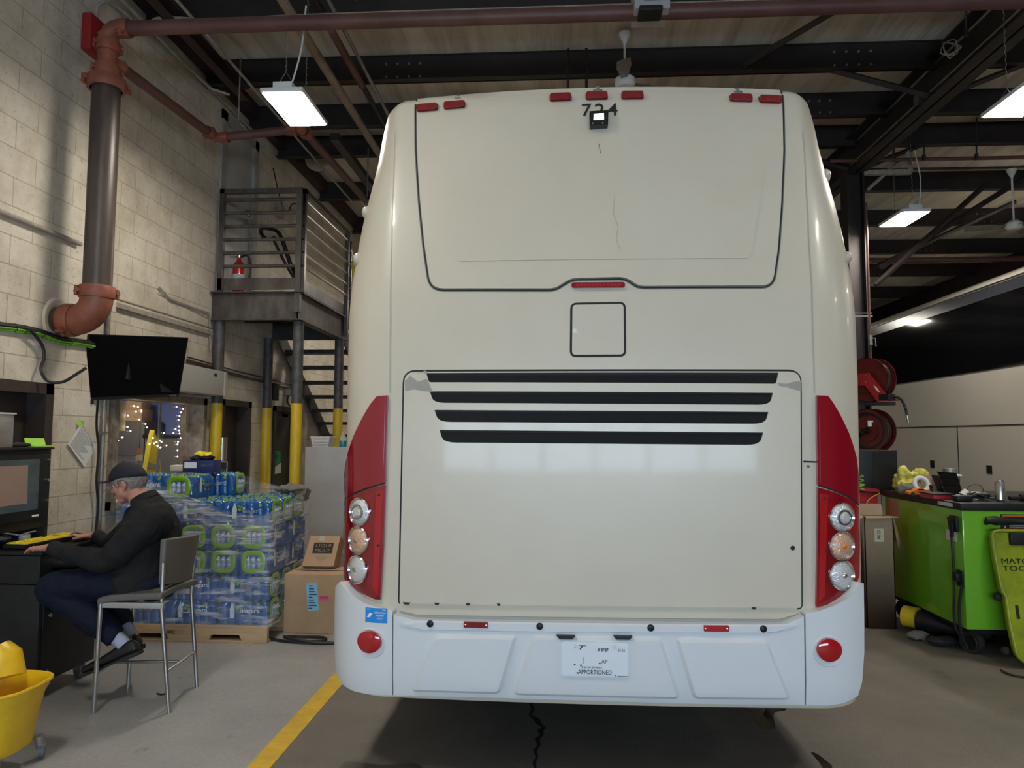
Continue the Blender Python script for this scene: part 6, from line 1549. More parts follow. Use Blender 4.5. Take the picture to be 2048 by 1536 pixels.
tag(MB().tube([at(196, 800, X=-3.6), at(193, 850, X=-3.66), at(197, 900, X=-3.68), at(193, 960, X=-3.68), at(196, 1010, X=-3.69), at(191, 1065, X=-3.68)], .009, smooth=6, n=8).build('down_cable', 'hose'), 'black cable hanging from the wall screen down to the desk', 'cable')
P = thing('ledge_cables', 'dirty black cable run along the wall above the dark doors', 'cables', (XW, 8.5, 2.3))
l = [(375, 722), (430, 738), (480, 752), (530, 764), (600, 782)]
MB().tube(wallpts(l, .03), .018, smooth=6, n=8).tube(wallpts([(x, y - 8) for x, y in l], .02), .008, smooth=6, n=6).build('cable', 'rust', P)
# diamond hung paper
P = thing('paper_sheet', 'white printed sheet hung diagonally on the block wall with green tape', 'paper', (XW, 5.7, 1.6))
q = [at(x, y, X=XW + .012) for x, y in ((160, 850), (192, 894), (168, 934), (135, 888))]
MB().prism(q, (.003, 0, 0)).build('sheet', 'paper', P)
mb = MB(); d1_ = (q[1] - q[0]); d2_ = (q[3] - q[0])
for k in range(15):
    a = q[0] + d2_ * (.06 + .06 * k) + d1_ * .08; b = q[0] + d2_ * (.06 + .06 * k) + d1_ * (.55 + .06 * (k * 5 % 6)); w_ = d2_.normalized() * .0045
    mb.prism([a, b, b + w_, a + w_], (.0045, 0, 0))
mb.build('printed_lines', mat('pale_print', (.4, .4, .4), .7), P)
MB().prism([at(x, y, X=XW + .016) for x, y in ((156, 840), (168, 841), (166, 853), (155, 851))], (.002, 0, 0)).build('green_tape', 'greenpad', P)

# wall screen
P = thing('wall_screen', 'black flat screen on a wall arm, tilted down towards the room', 'screen', (-3.5, 5.9, 2.1))
n_ = V((.87, -.5, 0)).normalized()
tl, tr, br, bl = at(178, 668, Y=5.52), at(377, 675, Y=6.22), at(358, 793, Y=6.2), at(153, 802, Y=5.52)
nn = (tr - tl).cross(bl - tl).normalized(); nn = -nn if nn.y > 0 else nn
MB().prism([tl, tr, br, bl], -nn * .03).build('housing', 'blackplastic', P)
ins = lambda t, s: tl.lerp(tr, t).lerp(bl.lerp(br, t), s)
MB().prism([ins(.01, .012) + nn * .001, ins(.99, .012) + nn * .001, ins(.99, .955) + nn * .001, ins(.01, .955) + nn * .001], nn * .001).build('display', 'display', P)
ctr = ins(.5, .5)
MB().box(ctr - nn * .07 + V((-.1, -.1, -.12)), ctr - nn * .03 + V((.0, .1, .12)), .01).cyl(ctr - nn * .06, V((XW + .02, ctr.y + .1, ctr.z)), .025).box((XW, ctr.y - .02, ctr.z - .15), (XW + .025, ctr.y + .22, ctr.z + .15)).build('wall_bracket', 'blackmetal', P)
MB().box(bl.lerp(br, .12) + V((-.02, 0, -.03)), bl.lerp(br, .12) + V((.02, .02, .01)), .004).build('sensor', 'blackplastic', P)
mb = MB(); t_ = ins(.93, .975) + nn * .002; d_ = (br - bl).normalized(); u_ = (tl - bl).normalized(); mb.prism([t_ - d_ * .03 - u_ * .003, t_ + d_ * .03 - u_ * .003, t_ + d_ * .03 + u_ * .003, t_ - d_ * .03 + u_ * .003], nn * .001); mb.build('badge', 'galv', P)

# ================================================================ COMPUTER CABINET
KX1, KX0, KY0, KY1 = -3.09, -3.715, 4.25, 4.8
P = thing('computer_cabinet', 'black steel computer workstation cabinet against the wall, left of the seated man', 'cabinet', (-3.4, 4.6, 0))
MB().box((KX0, KY0, .1), (KX1, KY1, .695), .006).build('lower_cabinet', 'blackmetal', P)
MB().box((KX0, KY0 - .01, .7), (KX1 + .0, KY1 + .01, .868), .008).build('drawer_section', 'blackmetal', P)
MB().box((KX0, KY0 - .012, .871), (KX1 + .01, KY1 + .1, .893), .006).build('desk_top', 'blackplastic', P)
tr_ = MB().box((KX1 - .02, KY0 + .1, .765), (KX1 + .3, KY1 + .02, .78)).box((KX1 - .02, KY0 + .1, .765), (KX1 + .3, KY0 + .12, .81)).box((KX1 - .02, KY1, .765), (KX1 + .3, KY1 + .02, .81)).build('pull_out_tray', 'blackmetal', P)
MB().box((KX1 + .02, KY0 + .14, .78), (KX1 + .24, KY0 + .4, .783)).build('white_paper', 'paper', tr_)
for y in (KY0 + .2, KY0 + .42): MB().cyl((KX1 + .3, y, .8), (KX1 + .305, y, .8), .006, n=8).build('rivet', 'steel', tr_)
MB().box((KX1, KY0 + .03, .12), (KX1 + .008, KY1 - .03, .68), .003).build('door', 'blackmetal', P)
MB().cyl((KX1 + .008, KY0 + .08, .5), (KX1 + .02, KY0 + .08, .5), .012, n=12).cyl((KX1 + .008, KY0 + .06, .65), (KX1 + .014, KY0 + .06, .65), .005, n=8).cyl((KX1 + .008, KY0 + .08, .17), (KX1 + .014, KY0 + .08, .17), .007, n=8).build('lock', 'steel', P)
for x in (KX0 + .1, KX1 - .06):
    for y in (KY0 + .08, KY1 - .06):
        w_ = MB().lathe((x, y, .05), [(0, -.016), (.045, -.018), (.05, -.01), (.05, .01), (.045, .018), (0, .016)], (.5, .85, 0), 20).build('caster', mat('grey_caster', (.12, .12, .12), .5), P)
        MB().box((x - .025, y - .03, .05), (x + .025, y + .03, .1), .008).build('fork', 'galv', w_)
# upper housing with its screen
UX = -3.33; UY0, UY1 = 3.98, 4.615
hs = MB().box((KX0, UY0, 1.0), (UX, UY1, 1.5), .006).box((KX0, UY1 - .02, .87), (UX, UY1, 1.02)).box((KX0, 4.26, .87), (KX0 + .1, UY1, 1.02)).build('monitor_housing', 'blackmetal', P)
MB().box((UX - .0, UY0 + .01, 1.06), (UX + .012, UY1 - .012, 1.47), .004).build('bezel', 'blackmetal', hs)
a = at(80, 920, X=UX + .014); b = at(77, 1030, X=UX + .014)
MB().box((UX + .012, UY0 + .05, 1.12), (UX + .014, a.y, 1.44)).build('screen', 'screenglass', hs)
a2 = at(56, 937, X=UX + .016)
MB().prism([V((UX + .0145, UY0 + .1, 1.405)), V((UX + .0145, a2.y, 1.405)), V((UX + .0145, a2.y + .01, 1.165)), V((UX + .0145, UY0 + .1, 1.165))], (.001, 0, 0)).build('shown_page', 'screen_img', hs)
for z in (1.43, 1.3, 1.17): MB().cyl((UX + .012, UY1 - .03, z), (UX + .02, UY1 - .03, z), .006 if z != 1.3 else .009, n=10).build('lock', 'steel', hs)
MB().box((UX + .012, UY1 - .16, 1.075), (UX + .014, UY1 - .1, 1.087)).build('badge', 'white', hs)
MB().box((KX0, UY0 - .01, 1.5), (UX + .02, UY1 + .01, 1.515), .004).build('housing_top', 'blackmetal', hs)
# keyboard, mouse, mug
P = thing('keyboard', 'black keyboard with a bright yellow key cover on the desk under the hands', 'keyboard', (-3.17, 4.4, .94))
k0, k1 = at(28, 1090, Z=.922), at(150, 1067, Z=.922)
kd = (k1 - k0).normalized(); kd.z = 0; kn = V((-kd.y, kd.x, 0)) * .075; kd_l = (k1 - k0).length
MB().prism([k0 - kn - V((0, 0, .02)), k1 - kn - V((0, 0, .02)), k1 + kn - V((0, 0, .02)), k0 + kn - V((0, 0, .02))], (0, 0, .022)).build('keyboard_base', 'blackplastic', P)
kk = .92
MB().prism([(k0 + kd * .02) - kn * kk, k1 - kd * .02 - kn * kk, k1 - kd * .02 + kn * kk, k0 + kd * .02 + kn * kk], (0, 0, .008)).build('yellow_cover', mat('yellow_cover', (.8, .62, .02), .5, bump=.6, bscale=60), P)
mb = MB(); cc = (k0 + k1) / 2 + V((0, 0, .009)); 
for i in range(13):
    for j in range(4):
        q = k0 + kd * (kd_l * (i + 1) / 14.5) + kn * (-.7 + .46 * j) + V((0, 0, .0085))
        mb.prism([q - kd * .009 - kn * .12, q + kd * .009 - kn * .12, q + kd * .009 + kn * .12, q - kd * .009 + kn * .12], (0, 0, .003))
mb.build('key_caps', mat('yellow_keys', (.85, .66, .03), .45), P)
mb = MB(); text_on(mb, 'GO', cc + kd * .09 + V((0, 0, .004)), kd, (-kd.y, kd.x, 0), .05, .05); mb.build('black_scribble', 'black', P, smooth=0)
P = thing('computer_mouse', 'black mouse under the far hand of the seated man', 'mouse', (-3.2, 4.75, .9))
mc = at(152, 1071, Y=4.74); MB().ball(mc, (.05, .03, .02), 10).box(mc + V((-.1, -.06, -.035)), mc + V((.08, .1, -.018)), .004).build('mouse_body', 'blackplastic', P)
P = thing('glass_mug', 'small clear glass behind the yellow keyboard', 'glass', (-3.35, 4.35, .88))
c = at(49, 1082, Y=4.5); c.z = .895
MB().lathe(c, [(0, .004), (.028, 0), (.032, .005), (.034, .065), (.031, .065), (.029, .01), (0, .008)]).build('glass', 'clear_plastic', P)
tag(MB().tube([at(10, 1066, Y=4.5), at(40, 1070, Y=4.5), at(60, 1064, Y=4.55), at(72, 1062, Y=4.6)], .005, n=6).build('white_pen', 'whiteplastic'), 'white pen lying at the back of the desk top', 'pen')
P = tag(MB().ball(at(5, 1076, Y=4.42), (.05, .04, .015), 8).build('desk_rag', 'rag'), 'grey rag at the left end of the desk top', 'rag'); crumple(P, .02, .02)
# on the housing
P = thing('plastic_bin', 'clear plastic bin with papers on top of the computer cabinet', 'bin', (-3.5, 4.3, 1.515))
bb = at(30, 828, X=-3.45); x0, x1, y0, y1, z0, z1 = -3.68, -3.4, 4.0, at(26, 880, X=-3.4).y, 1.516, at(30, 826, X=-3.4).z
mb = MB().box((x0, y0, z0), (x1, y1, z0 + .004)).box((x1 - .003, y0, z0), (x1, y1, z1)).box((x0, y1 - .003, z0), (x1, y1, z1)).box((x0, y0, z0), (x0 + .003, y1, z1))
mb.build('bin_shell', 'clear_plastic', P)
MB().box((x0 - .008, y1 - .004, z1 - .01), (x1 + .008, y1 + .01, z1), .003).box((x1 - .004, y0, z1 - .01), (x1 + .01, y1 + .01, z1), .003).build('rim', 'whiteplastic', P)
MB().box((x0 + .02, y0, z0 + .005), (x1 - .02, y1 - .07, z0 + .13)).build('papers', mat('peach_paper', (.6, .4, .3), .8), P)
MB().box((x0 + .015, y0, z0 + .085), (x1 - .015, y1 - .065, z0 + .1)).build('blue_band', 'navy', P)
P = thing('black_handle_tool', 'black handled knife lying on top of the computer cabinet', 'tool', (-3.4, 4.55, 1.52))
c = at(42, 892, X=-3.42); c.z = 1.53; MB().loft([c + V((0, -.09, 0)), c + V((0, -.03, .004)), c + V((0, .04, 0)), c + V((0, .08, 0))], [.012, .015, .014, .008], n=10).build('grip', 'rubber', P)
P = thing('sticky_pad', 'bright lime sticky note pad on the corner of the computer cabinet', 'sticky notes', (-3.4, 4.68, 1.52))
p1, p2 = at(54, 894, X=-3.45), at(93, 894, X=-3.45)
MB().box((-3.46, p1.y, 1.516), (-3.4, p2.y, 1.524)).build('pad', 'greenpad', P)
MB().prism([(-3.455, p1.y, 1.524), (-3.455, p2.y, 1.524), (-3.47, p2.y, 1.572), (-3.47, p1.y, 1.575)], (-.006, 0, 0)).build('raised_sheets', 'greenpad', P)

# ================================================================ BAR STOOL
P = thing('bar_stool', 'grey vinyl counter stool with silver legs under the seated man', 'stool', (-2.48, 4.41, 0))
A, Bq, Cq, D = at(187, 1426, Z=0), at(338, 1426, Z=0), at(256, 1376, Z=0), at(394, 1374, Z=0)
SZ = .64
Bk, Dk = at(326, 1180, Y=Bq.y), at(384, 1163, Y=D.y)
sh = at(192, 1200, Y=A.y); shC = V((Cq.x + .03, Cq.y, SZ))
lg = lambda pts: MB().tube(pts, .0125, n=12).build('leg', 'steel', P)
At = V((A.x + .015, A.y, SZ - .02)); Ct = V((Cq.x + .02, Cq.y, SZ - .02))
lg([A, At]); lg([Cq, Ct])
B1 = at(323, 1210, Y=Bq.y); B2_ = at(327, 1125, Y=Bq.y); D1 = at(383, 1190, Y=D.y); D2 = at(388, 1120, Y=D.y)
lg([Bq, B1, B2_]); lg([D, D1, D2])
fr_ = lambda p, q, t: p.lerp(q, t)
MB().tube([fr_(Bq, B1, .38), fr_(D, D1, .38)], .009).build('rung', 'steel', P)
MB().tube([fr_(A, At, .36), fr_(Cq, Ct, .36)], .009).build('rung', 'steel', P)
MB().tube([(fr_(A, At, .36) + fr_(Cq, Ct, .36)) / 2, (fr_(Bq, B1, .38) + fr_(D, D1, .38)) / 2], .009).build('rung', 'steel', P)
MB().box((A.x + .0, A.y - .005, SZ - .045), (Bq.x - .04, A.y + .02, SZ - .012), .003).box((A.x, Cq.y - .02, SZ - .045), (D.x - .04, Cq.y + .005, SZ - .012), .003).box((A.x, A.y, SZ - .045), (A.x + .02, Cq.y, SZ - .012), .003).build('seat_frame', mat('grey_steel', (.42, .42, .42), .35, .4), P)
sx0, sx1 = A.x - .005, B1.x + .02
mb = MB(); vs = []
NX, NY = 14, 8
def seat_z(t, k): 
    return SZ - .008 + .02 * t + .012 * math.sin(math.pi * k) - (.02 * (1 - t) ** 6)
for layer in (0, 1):
    for i in range(NX + 1):
        for j in range(NY + 1):
            t, k = i / NX, j / NY; ins_ = .015 if layer else 0
            y = A.y - .012 + (Cq.y - A.y + .024) * k
            x = sx0 + (sx1 - sx0) * t
            zc = seat_z(t, k); 
            vs.append((x, y, zc + (.035 if layer else -.005)))
nn_ = (NX + 1) * (NY + 1); fs = []
for L_ in (0, 1):
    for i in range(NX):
        for j in range(NY):
            a = L_ * nn_ + i * (NY + 1) + j; fs.append((a, a + 1, a + NY + 2, a + NY + 1))
edge = [i * (NY + 1) for i in range(NX + 1)] + [NX * (NY + 1) + j for j in range(1, NY + 1)] + [i * (NY + 1) + NY for i in range(NX - 1, -1, -1)] + [j for j in range(NY - 1, 0, -1)]
fs += [(edge[i], edge[(i + 1) % len(edge)], edge[(i + 1) % len(edge)] + nn_, edge[i] + nn_) for i in range(len(edge))]
ob = mb.add(vs, fs).build('seat', 'greyfabric', P); bake(ob, [('BEVEL', dict(width=.012, segments=3, limit_method='ANGLE'))])
# backrest: slab between the rear legs, leaning back and curved
bz0, bz1 = at(330, 1185, Y=Bq.y).z, at(330, 1080, Y=Bq.y).z + .05
q1, q2, q3, q4 = at(327, 1170, Y=Bq.y), at(331, 1078, Y=Bq.y), at(400, 1066, Y=D.y), at(383, 1158, Y=D.y)
mb = MB(); vs = []; NI, NJ = 10, 6
for L_ in (0, 1):
    for i in range(NI + 1):
        t = i / NI; 
        for j in range(NJ + 1):
            k = j / NJ; p = q1.lerp(q2, k).lerp(q4.lerp(q3, k), t); cv = .035 * math.sin(math.pi * t)
            p = p + V((cv + (.0 if L_ else -.035), 0, 0)); vs.append(p)
nn_ = (NI + 1) * (NJ + 1); fs = []
for L_ in (0, 1):
    for i in range(NI):
        for j in range(NJ):
            a = L_ * nn_ + i * (NJ + 1) + j; fs.append((a, a + 1, a + NJ + 2, a + NJ + 1))
edge = [i * (NJ + 1) for i in range(NI + 1)] + [NI * (NJ + 1) + j for j in range(1, NJ + 1)] + [i * (NJ + 1) + NJ for i in range(NI - 1, -1, -1)] + [j for j in range(NJ - 1, 0, -1)]
fs += [(edge[i], edge[(i + 1) % len(edge)], edge[(i + 1) % len(edge)] + nn_, edge[i] + nn_) for i in range(len(edge))]
ob = mb.add(vs, fs).build('backrest', 'greyfabric', P); bake(ob, [('BEVEL', dict(width=.01, segments=3, limit_method='ANGLE'))])

# mop bucket at the lower left
P = thing('mop_bucket', 'yellow plastic mop bucket on casters at the lower left edge', 'bucket', (-2.75, 3.5, 0))
cx, cy = at(0, 1500, Y=3.42).x - .06, 3.42
def rrect(cx, cy, hx, hy, z, k=24): 
    return [V((cx + hx * math.copysign(abs(math.cos(t)) ** .6, math.cos(t)), cy + hy * math.copysign(abs(math.sin(t)) ** .6, math.sin(t)), z)) for t in [2 * math.pi * i / k for i in range(k)]]
rimx = at(72, 1378, Y=3.42).x - cx; rz_ = at(60, 1372, Y=3.42).z
lev = [(.1, .72), (.16, .76), (rz_ - .06, .9), (rz_ - .03, .97), (rz_, 1.0), (rz_ + .005, .97), (rz_ - .02, .9), (.13, .72)]
vs = []; 
for z, s in lev: vs += rrect(cx, cy, rimx * s, .2 * s, z)
k = 24; fs = [(i * k + j, i * k + (j + 1) % k, (i + 1) * k + (j + 1) % k, (i + 1) * k + j) for i in range(len(lev) - 1) for j in range(k)] + [tuple(range(k)), tuple((len(lev) - 1) * k + j for j in range(k))]
MB().add(vs, fs).build('tub', 'yellowplastic', P)
MB().tube(rrect(cx, cy, rimx * 1.01, .203, rz_), .009, n=8, closed=True).build('rim', 'yellowplastic', P)
MB().tube([(cx + rimx * .3, cy - .19, rz_ - .06), (cx - .05, cy - .26, rz_ - .12), (cx - .2, cy - .25, rz_ - .13)], .005, smooth=4).build('wire_handle', 'steel', P)
MB().loft([(cx - .02, cy + .1, rz_), (cx - .05, cy + .12, rz_ + .1), (cx - .08, cy + .12, rz_ + .13)], [.1, .09, .07], [.08, .07, .05]).build('wringer', 'yellowplastic', P)
for sx in (-1, 1):
    for sy in (-1, 1):
        MB().lathe((cx + sx * (rimx * .72), cy + sy * .15, .036), [(0, -.013), (.034, -.013), (.036, -.008), (.036, .008), (.034, .013), (0, .013)], (.8, .5, 0), 18).build('caster', mat('blue_grey_caster', (.1, .11, .13), .5), P)
        MB().cyl((cx + sx * (rimx * .7), cy + sy * .15, .05), (cx + sx * rimx * .66, cy + sy * .14, .11), .022).build('caster_stem', 'galv', P)
tag(MB().tube([at(314, 1387, Z=.01), at(322, 1389, Z=.012), at(334, 1387, Z=.01)], .006, n=6).build('cable_scrap', 'hose'), 'short black scrap of cable on the floor beside the stool leg', 'cable')
# ================================================================ THE SEATED MAN
YM = 4.38
MAN = thing('person', 'grey-haired person in navy cap, charcoal jacket and navy trousers seated typing at the black cabinet', 'person', (-2.5, YM, 0))
def q_(px, py, Y): return at(px, py, Y=Y)
YN, YF = 4.17, 4.62
# head frame: f forward, u up, l towards the camera
hc_ = q_(256, 962, YM)
f = V((-.95, .0, -.3)).normalized(); l = V((0, -1, 0)); u = l.cross(f).normalized(); u = -u if u.z < 0 else u
def H(a, b, c): return hc_ + f * a + u * b + l * c
HM = Matrix((f, l, u)).transposed()
body = MB()
body.ball(H(-.005, .015, 0), (.094, .072, .08), 14, HM)
body.ball(H(.035, -.045, 0), (.058, .058, .072), 12, HM)
body.ball(H(.055, -.1, 0), (.034, .036, .026), 10, HM)
body.ball(H(.01, -.075, 0), (.05, .06, .04), 10, HM)
body.loft([H(.086, .008, 0), H(.098, -.014, 0), H(.112, -.036, 0), H(.102, -.047, 0)], [.007, .009, .0125, .009], n=10)
for s in (-1, 1):
    body.ball(H(.058, -.032, s * .034), (.027, .021, .026), 8, HM)
    body.ball(H(.101, -.043, s * .011), (.009, .007, .006), 6, HM)
    body.ball(H(-.012, -.02, s * .073), (.018, .009, .032), 8, HM)
    body.ball(H(-.008, -.045, s * .07), (.01, .008, .014), 6, HM)
    body.ball(H(.076, .018, s * .03), (.022, .026, .011), 8, HM)
body.ball(H(.089, -.072, 0), (.012, .026, .007), 8, HM); body.ball(H(.087, -.084, 0), (.012, .023, .008), 8, HM)
nb = q_(288, 1012, YM)
body.loft([H(-.03, -.02, 0), H(-.03, -.08, 0), nb, nb + V((.02, 0, -.06))], [.058, .058, .07, .085], ref=(0, 1, 0), n=16)
# torso core and arms
tors = [(1185, 283, .125, .165), (1150, 285, .15, .175), (1110, 290, .165, .17), (1070, 295, .15, .18), (1040, 296, .12, .17), (1018, 292, .09, .1)]
body.loft([q_(px, py, YM) for py, px, d, w in tors], [w for *_, w in tors], [d for _, _, d, _ in tors], ref=(1, 0, 0), n=20)
def arm(sh, el, wr, r0=.05, r1=.034, r2=.029):
    body.loft([sh + V((0, .04 if sh.y < YM else -.04, 0)), sh.lerp(el, .4) + V((0, .015 if sh.y < YM else -.015, 0)), el, el.lerp(wr, .35), wr], [r0, r0 * .92, r1, r1 * .98, r2], [r0, r0 * .92, r1, r1 * .95, r2 * .8], n=14)
shN, elN, wrN = q_(300, 1048, YN + .03), q_(205, 1122, YN - .02), q_(98, 1094, YN + .0)
shF, elF, wrF = q_(285, 1045, YF - .02), q_(225, 1092, YF + .02), q_(188, 1070, YF + .02)
wrF = q_(186, 1070, YF + .1); elF = q_(225, 1085, YF + .09)
arm(shN, elN, wrN); arm(shF, elF, wrF)
def hand(mb, wr, d, side, tips, palm_r=(.036, .014)):
    "palm from the wrist along d, four unequal bent fingers and a thumb leaving the side of the palm"
    d = V(d).normalized(); s = V(side).normalized(); up = s.cross(d).normalized(); up = up if up.z > 0 else -up
    mb.loft([wr - d * .02, wr + d * .01, wr + d * .045, wr + d * .08, wr + d * .095], [.026, .03, .041, .04, .034], [.02, .019, .015, .013, .009], ref=up, n=14) if False else None
    vs_pts = [wr - d * .02, wr + d * .015, wr + d * .045, wr + d * .075, wr + d * .092]
    ring = []; hw = [.025, .029, .037, .039, .034]; ht = [.021, .019, .017, .014, .009]; n = 14; vs = []
    for p, a, b in zip(vs_pts, hw, ht):
        for j in range(n):
            t = 2 * math.pi * j / n; vs.append(p + s * math.cos(t) * a + up * math.sin(t) * b)
    fs = [(i * n + j, i * n + (j + 1) % n, (i + 1) * n + (j + 1) % n, (i + 1) * n + j) for i in range(4) for j in range(n)] + [tuple(range(n)), tuple(4 * n + j for j in range(n))]
    mb.add(vs, fs)
    for k, (off, ln, r) in enumerate(((.029, .07, .0086), (.0098, .08, .0088), (-.0098, .074, .0084), (-.028, .058, .0075))):
        b0 = wr + d * .082 + s * off + up * .002; sp = d + s * off * 3.2; sp.normalize()
        rise, drop = tips[k]
        b1 = b0 + sp * ln * .42 + up * rise; b2 = b1 + sp * ln * .32 - up * drop * .45; b3 = b2 + sp * ln * .22 - up * drop * .55
        mb.loft([b0 - sp * .015, b0, b0.lerp(b1, .5), b1, b2, b3, b3 + sp * .004], [r * 1.1, r * 1.12, r, r * 1.08, r * .95, r * .82, r * .4], n=10)
    t0 = wr + d * .022 + s * .024 - up * .002; t1 = t0 + (d * .6 + s * .8).normalized() * .036 - up * .004; t2 = t1 + (d * .85 + s * .45).normalized() * .03 - up * .006; t3 = t2 + d * .022 - up * .004
    mb.loft([t0 - s * .01, t0, t1, t2, t3, t3 + d * .003], [.014, .0145, .0118, .0108, .009, .004], n=10)
# near hand (the left hand) lies over the keyboard, thumb towards the wall side
dN = V((-.95, .12, -.16)); hand(body, wrN, dN, (.12, .98, .0), [(.008, .022), (.011, .026), (.01, .026), (.006, .022)])
dF = V((-.96, -.05, -.1)); hand(body, wrF, dF, (-.05, -.98, .1), [(.012, .018), (.014, .022), (.01, .024), (.004, .022)])
# legs inside the trousers
hipN, knN, anN = V((-2.47, YN + .09, .72)), V((-3.0, YN + .06, .69)), q_(243, 1283, YN + .1)
hipF, knF, anF = V((-2.47, YF - .09, .72)), V((-2.97, YF - .08, .68)), q_(255, 1263, YF - .12)
anF.z += .0
for hp, kn, an in ((hipN, knN, anN), (hipF, knF, anF)):
    body.loft([hp, hp.lerp(kn, .5), kn, kn.lerp(an, .4), an], [.075, .068, .05, .05, .034], n=14)
ob = body.build('body', 'skin', MAN); bake(ob, [('REMESH', dict(mode='VOXEL', voxel_size=.0042)), ('SMOOTH', dict(factor=.5, iterations=3))])
# jacket
def folds(ob, amt, sc, vox, it=4, name='f'):
    tx = bpy.data.textures.new(name, 'CLOUDS'); tx.noise_scale = sc; tx.noise_depth = 1
    bake(ob, [('REMESH', dict(mode='VOXEL', voxel_size=vox)), ('SMOOTH', dict(factor=.6, iterations=it)), ('DISPLACE', dict(texture=tx, strength=amt, mid_level=.5)), ('SMOOTH', dict(factor=.5, iterations=1))])
j = MB()
tj = [(1194, 288, .15, .215), (1178, 284, .178, .225), (1150, 284, .19, .22), (1110, 290, .192, .2), (1075, 296, .182, .205), (1045, 300, .155, .215), (1022, 299, .115, .165), (1004, 292, .078, .1), (990, 284, .066, .072)]
j.loft([q_(px, py, YM) for py, px, d, w in tj], [w for *_, w in tj], [d for _, _, d, _ in tj], ref=(1, 0, 0), n=28)
def sleeve(sh, el, wr, rs):
    yi = .1 if sh.y < YM else -.1
    p = spline([sh + V((.0, yi, .045)), sh + V((0, yi * .25, .025)), sh.lerp(el, .12), sh.lerp(el, .5) + V((0, 0, -.0)), el, el.lerp(wr, .5) + V((0, 0, -.01)), wr + (el - wr).normalized() * .035, wr + (el - wr).normalized() * .02], 5)
    n = len(p); r = [lerp_tab(list(zip([0, .17, .34, .5, .67, .84, 1], rs)), i / (n - 1)) for i in range(n)]
    r = [x + .0025 * math.sin(i * 2.2) * (i > n * .4) for i, x in enumerate(r)]
    j.loft(p, r, n=18)
sleeve(shN, elN + V((.03, 0, .005)), wrN, [.08, .098, .094, .08, .064, .046, .042])
sleeve(shF, elF, wrF, [.08, .098, .088, .072, .056, .044, .042])
j.ball(shN + V((.005, .06, .01)), (.1, .09, .09), 10); j.ball(shF + V((.005, -.06, .01)), (.1, .09, .09), 10)
ob = j.build('jacket', 'jacket', MAN); folds(ob, .03, .085, .008, 6)
# collar
cl = MB(); cc = q_(287, 992, YM); ax = (nb - H(-.03, -.04, 0)).normalized()
cl.lathe(cc, [(.068, .03), (.064, .0), (.069, -.008), (.076, -.003), (.086, .035)], -(ax * -1), 28)
cl.build('collar', 'jacket', MAN)
# cuffs
cf = MB()
for wr, el in ((wrN, elN), (wrF, elF)):
    d = (el - wr).normalized(); cf.lathe(wr + d * .02, [(.036, 0), (.043, -.002), (.045, .02), (.042, .04)], d, 22)
cf.build('cuffs', 'jacket', MAN)
# trousers
t_ = MB()
t_.loft([V((-2.45, YM, .76)), V((-2.45, YM, .73)), V((-2.46, YM, .69)), V((-2.5, YM, .66))], [.16, .18, .18, .15], [.11, .13, .13, .1], ref=(1, 0, 0), n=20)
def leg(hp, kn, an, hem=.064):
    p = [hp + V((.07, .03 if hp.y < YM else -.03, -.01)), hp.lerp(kn, .35) + V((0, 0, .008)), hp.lerp(kn, .75) + V((0, 0, .008)), kn + V((-.005, 0, .0)), kn.lerp(an, .12) + V((-.02, 0, -.01)), kn.lerp(an, .4), kn.lerp(an, .75), an + (kn - an).normalized() * .035]
    t_.loft(spline(p, 4), [lerp_tab([(0, .07), (.07, .1), (.2, .1), (.42, .09), (.5, .084), (.62, .082), (.8, .08), (1, hem)], i / 28) for i in range(29)], n=20)
leg(hipN, knN, anN); leg(hipF, knF, anF)
for hp in (hipN, hipF): t_.ball(hp + V((.0, .03 if hp.y < YM else -.03, -.01)), (.1, .09, .075), 10)
ob = t_.build('trousers', 'trousers', MAN); folds(ob, .026, .08, .008, 5, 'g')
# socks
MB().loft([anF + (knF - anF).normalized() * .06, anF, anF + V((.03, 0, -.025))], [.044, .042, .04], n=16).build('sock', 'sock', MAN)
MB().loft([anN + (knN - anN).normalized() * .05, anN, anN + V((.02, 0, -.02))], [.044, .042, .04], n=16).build('sock', 'sock', MAN)
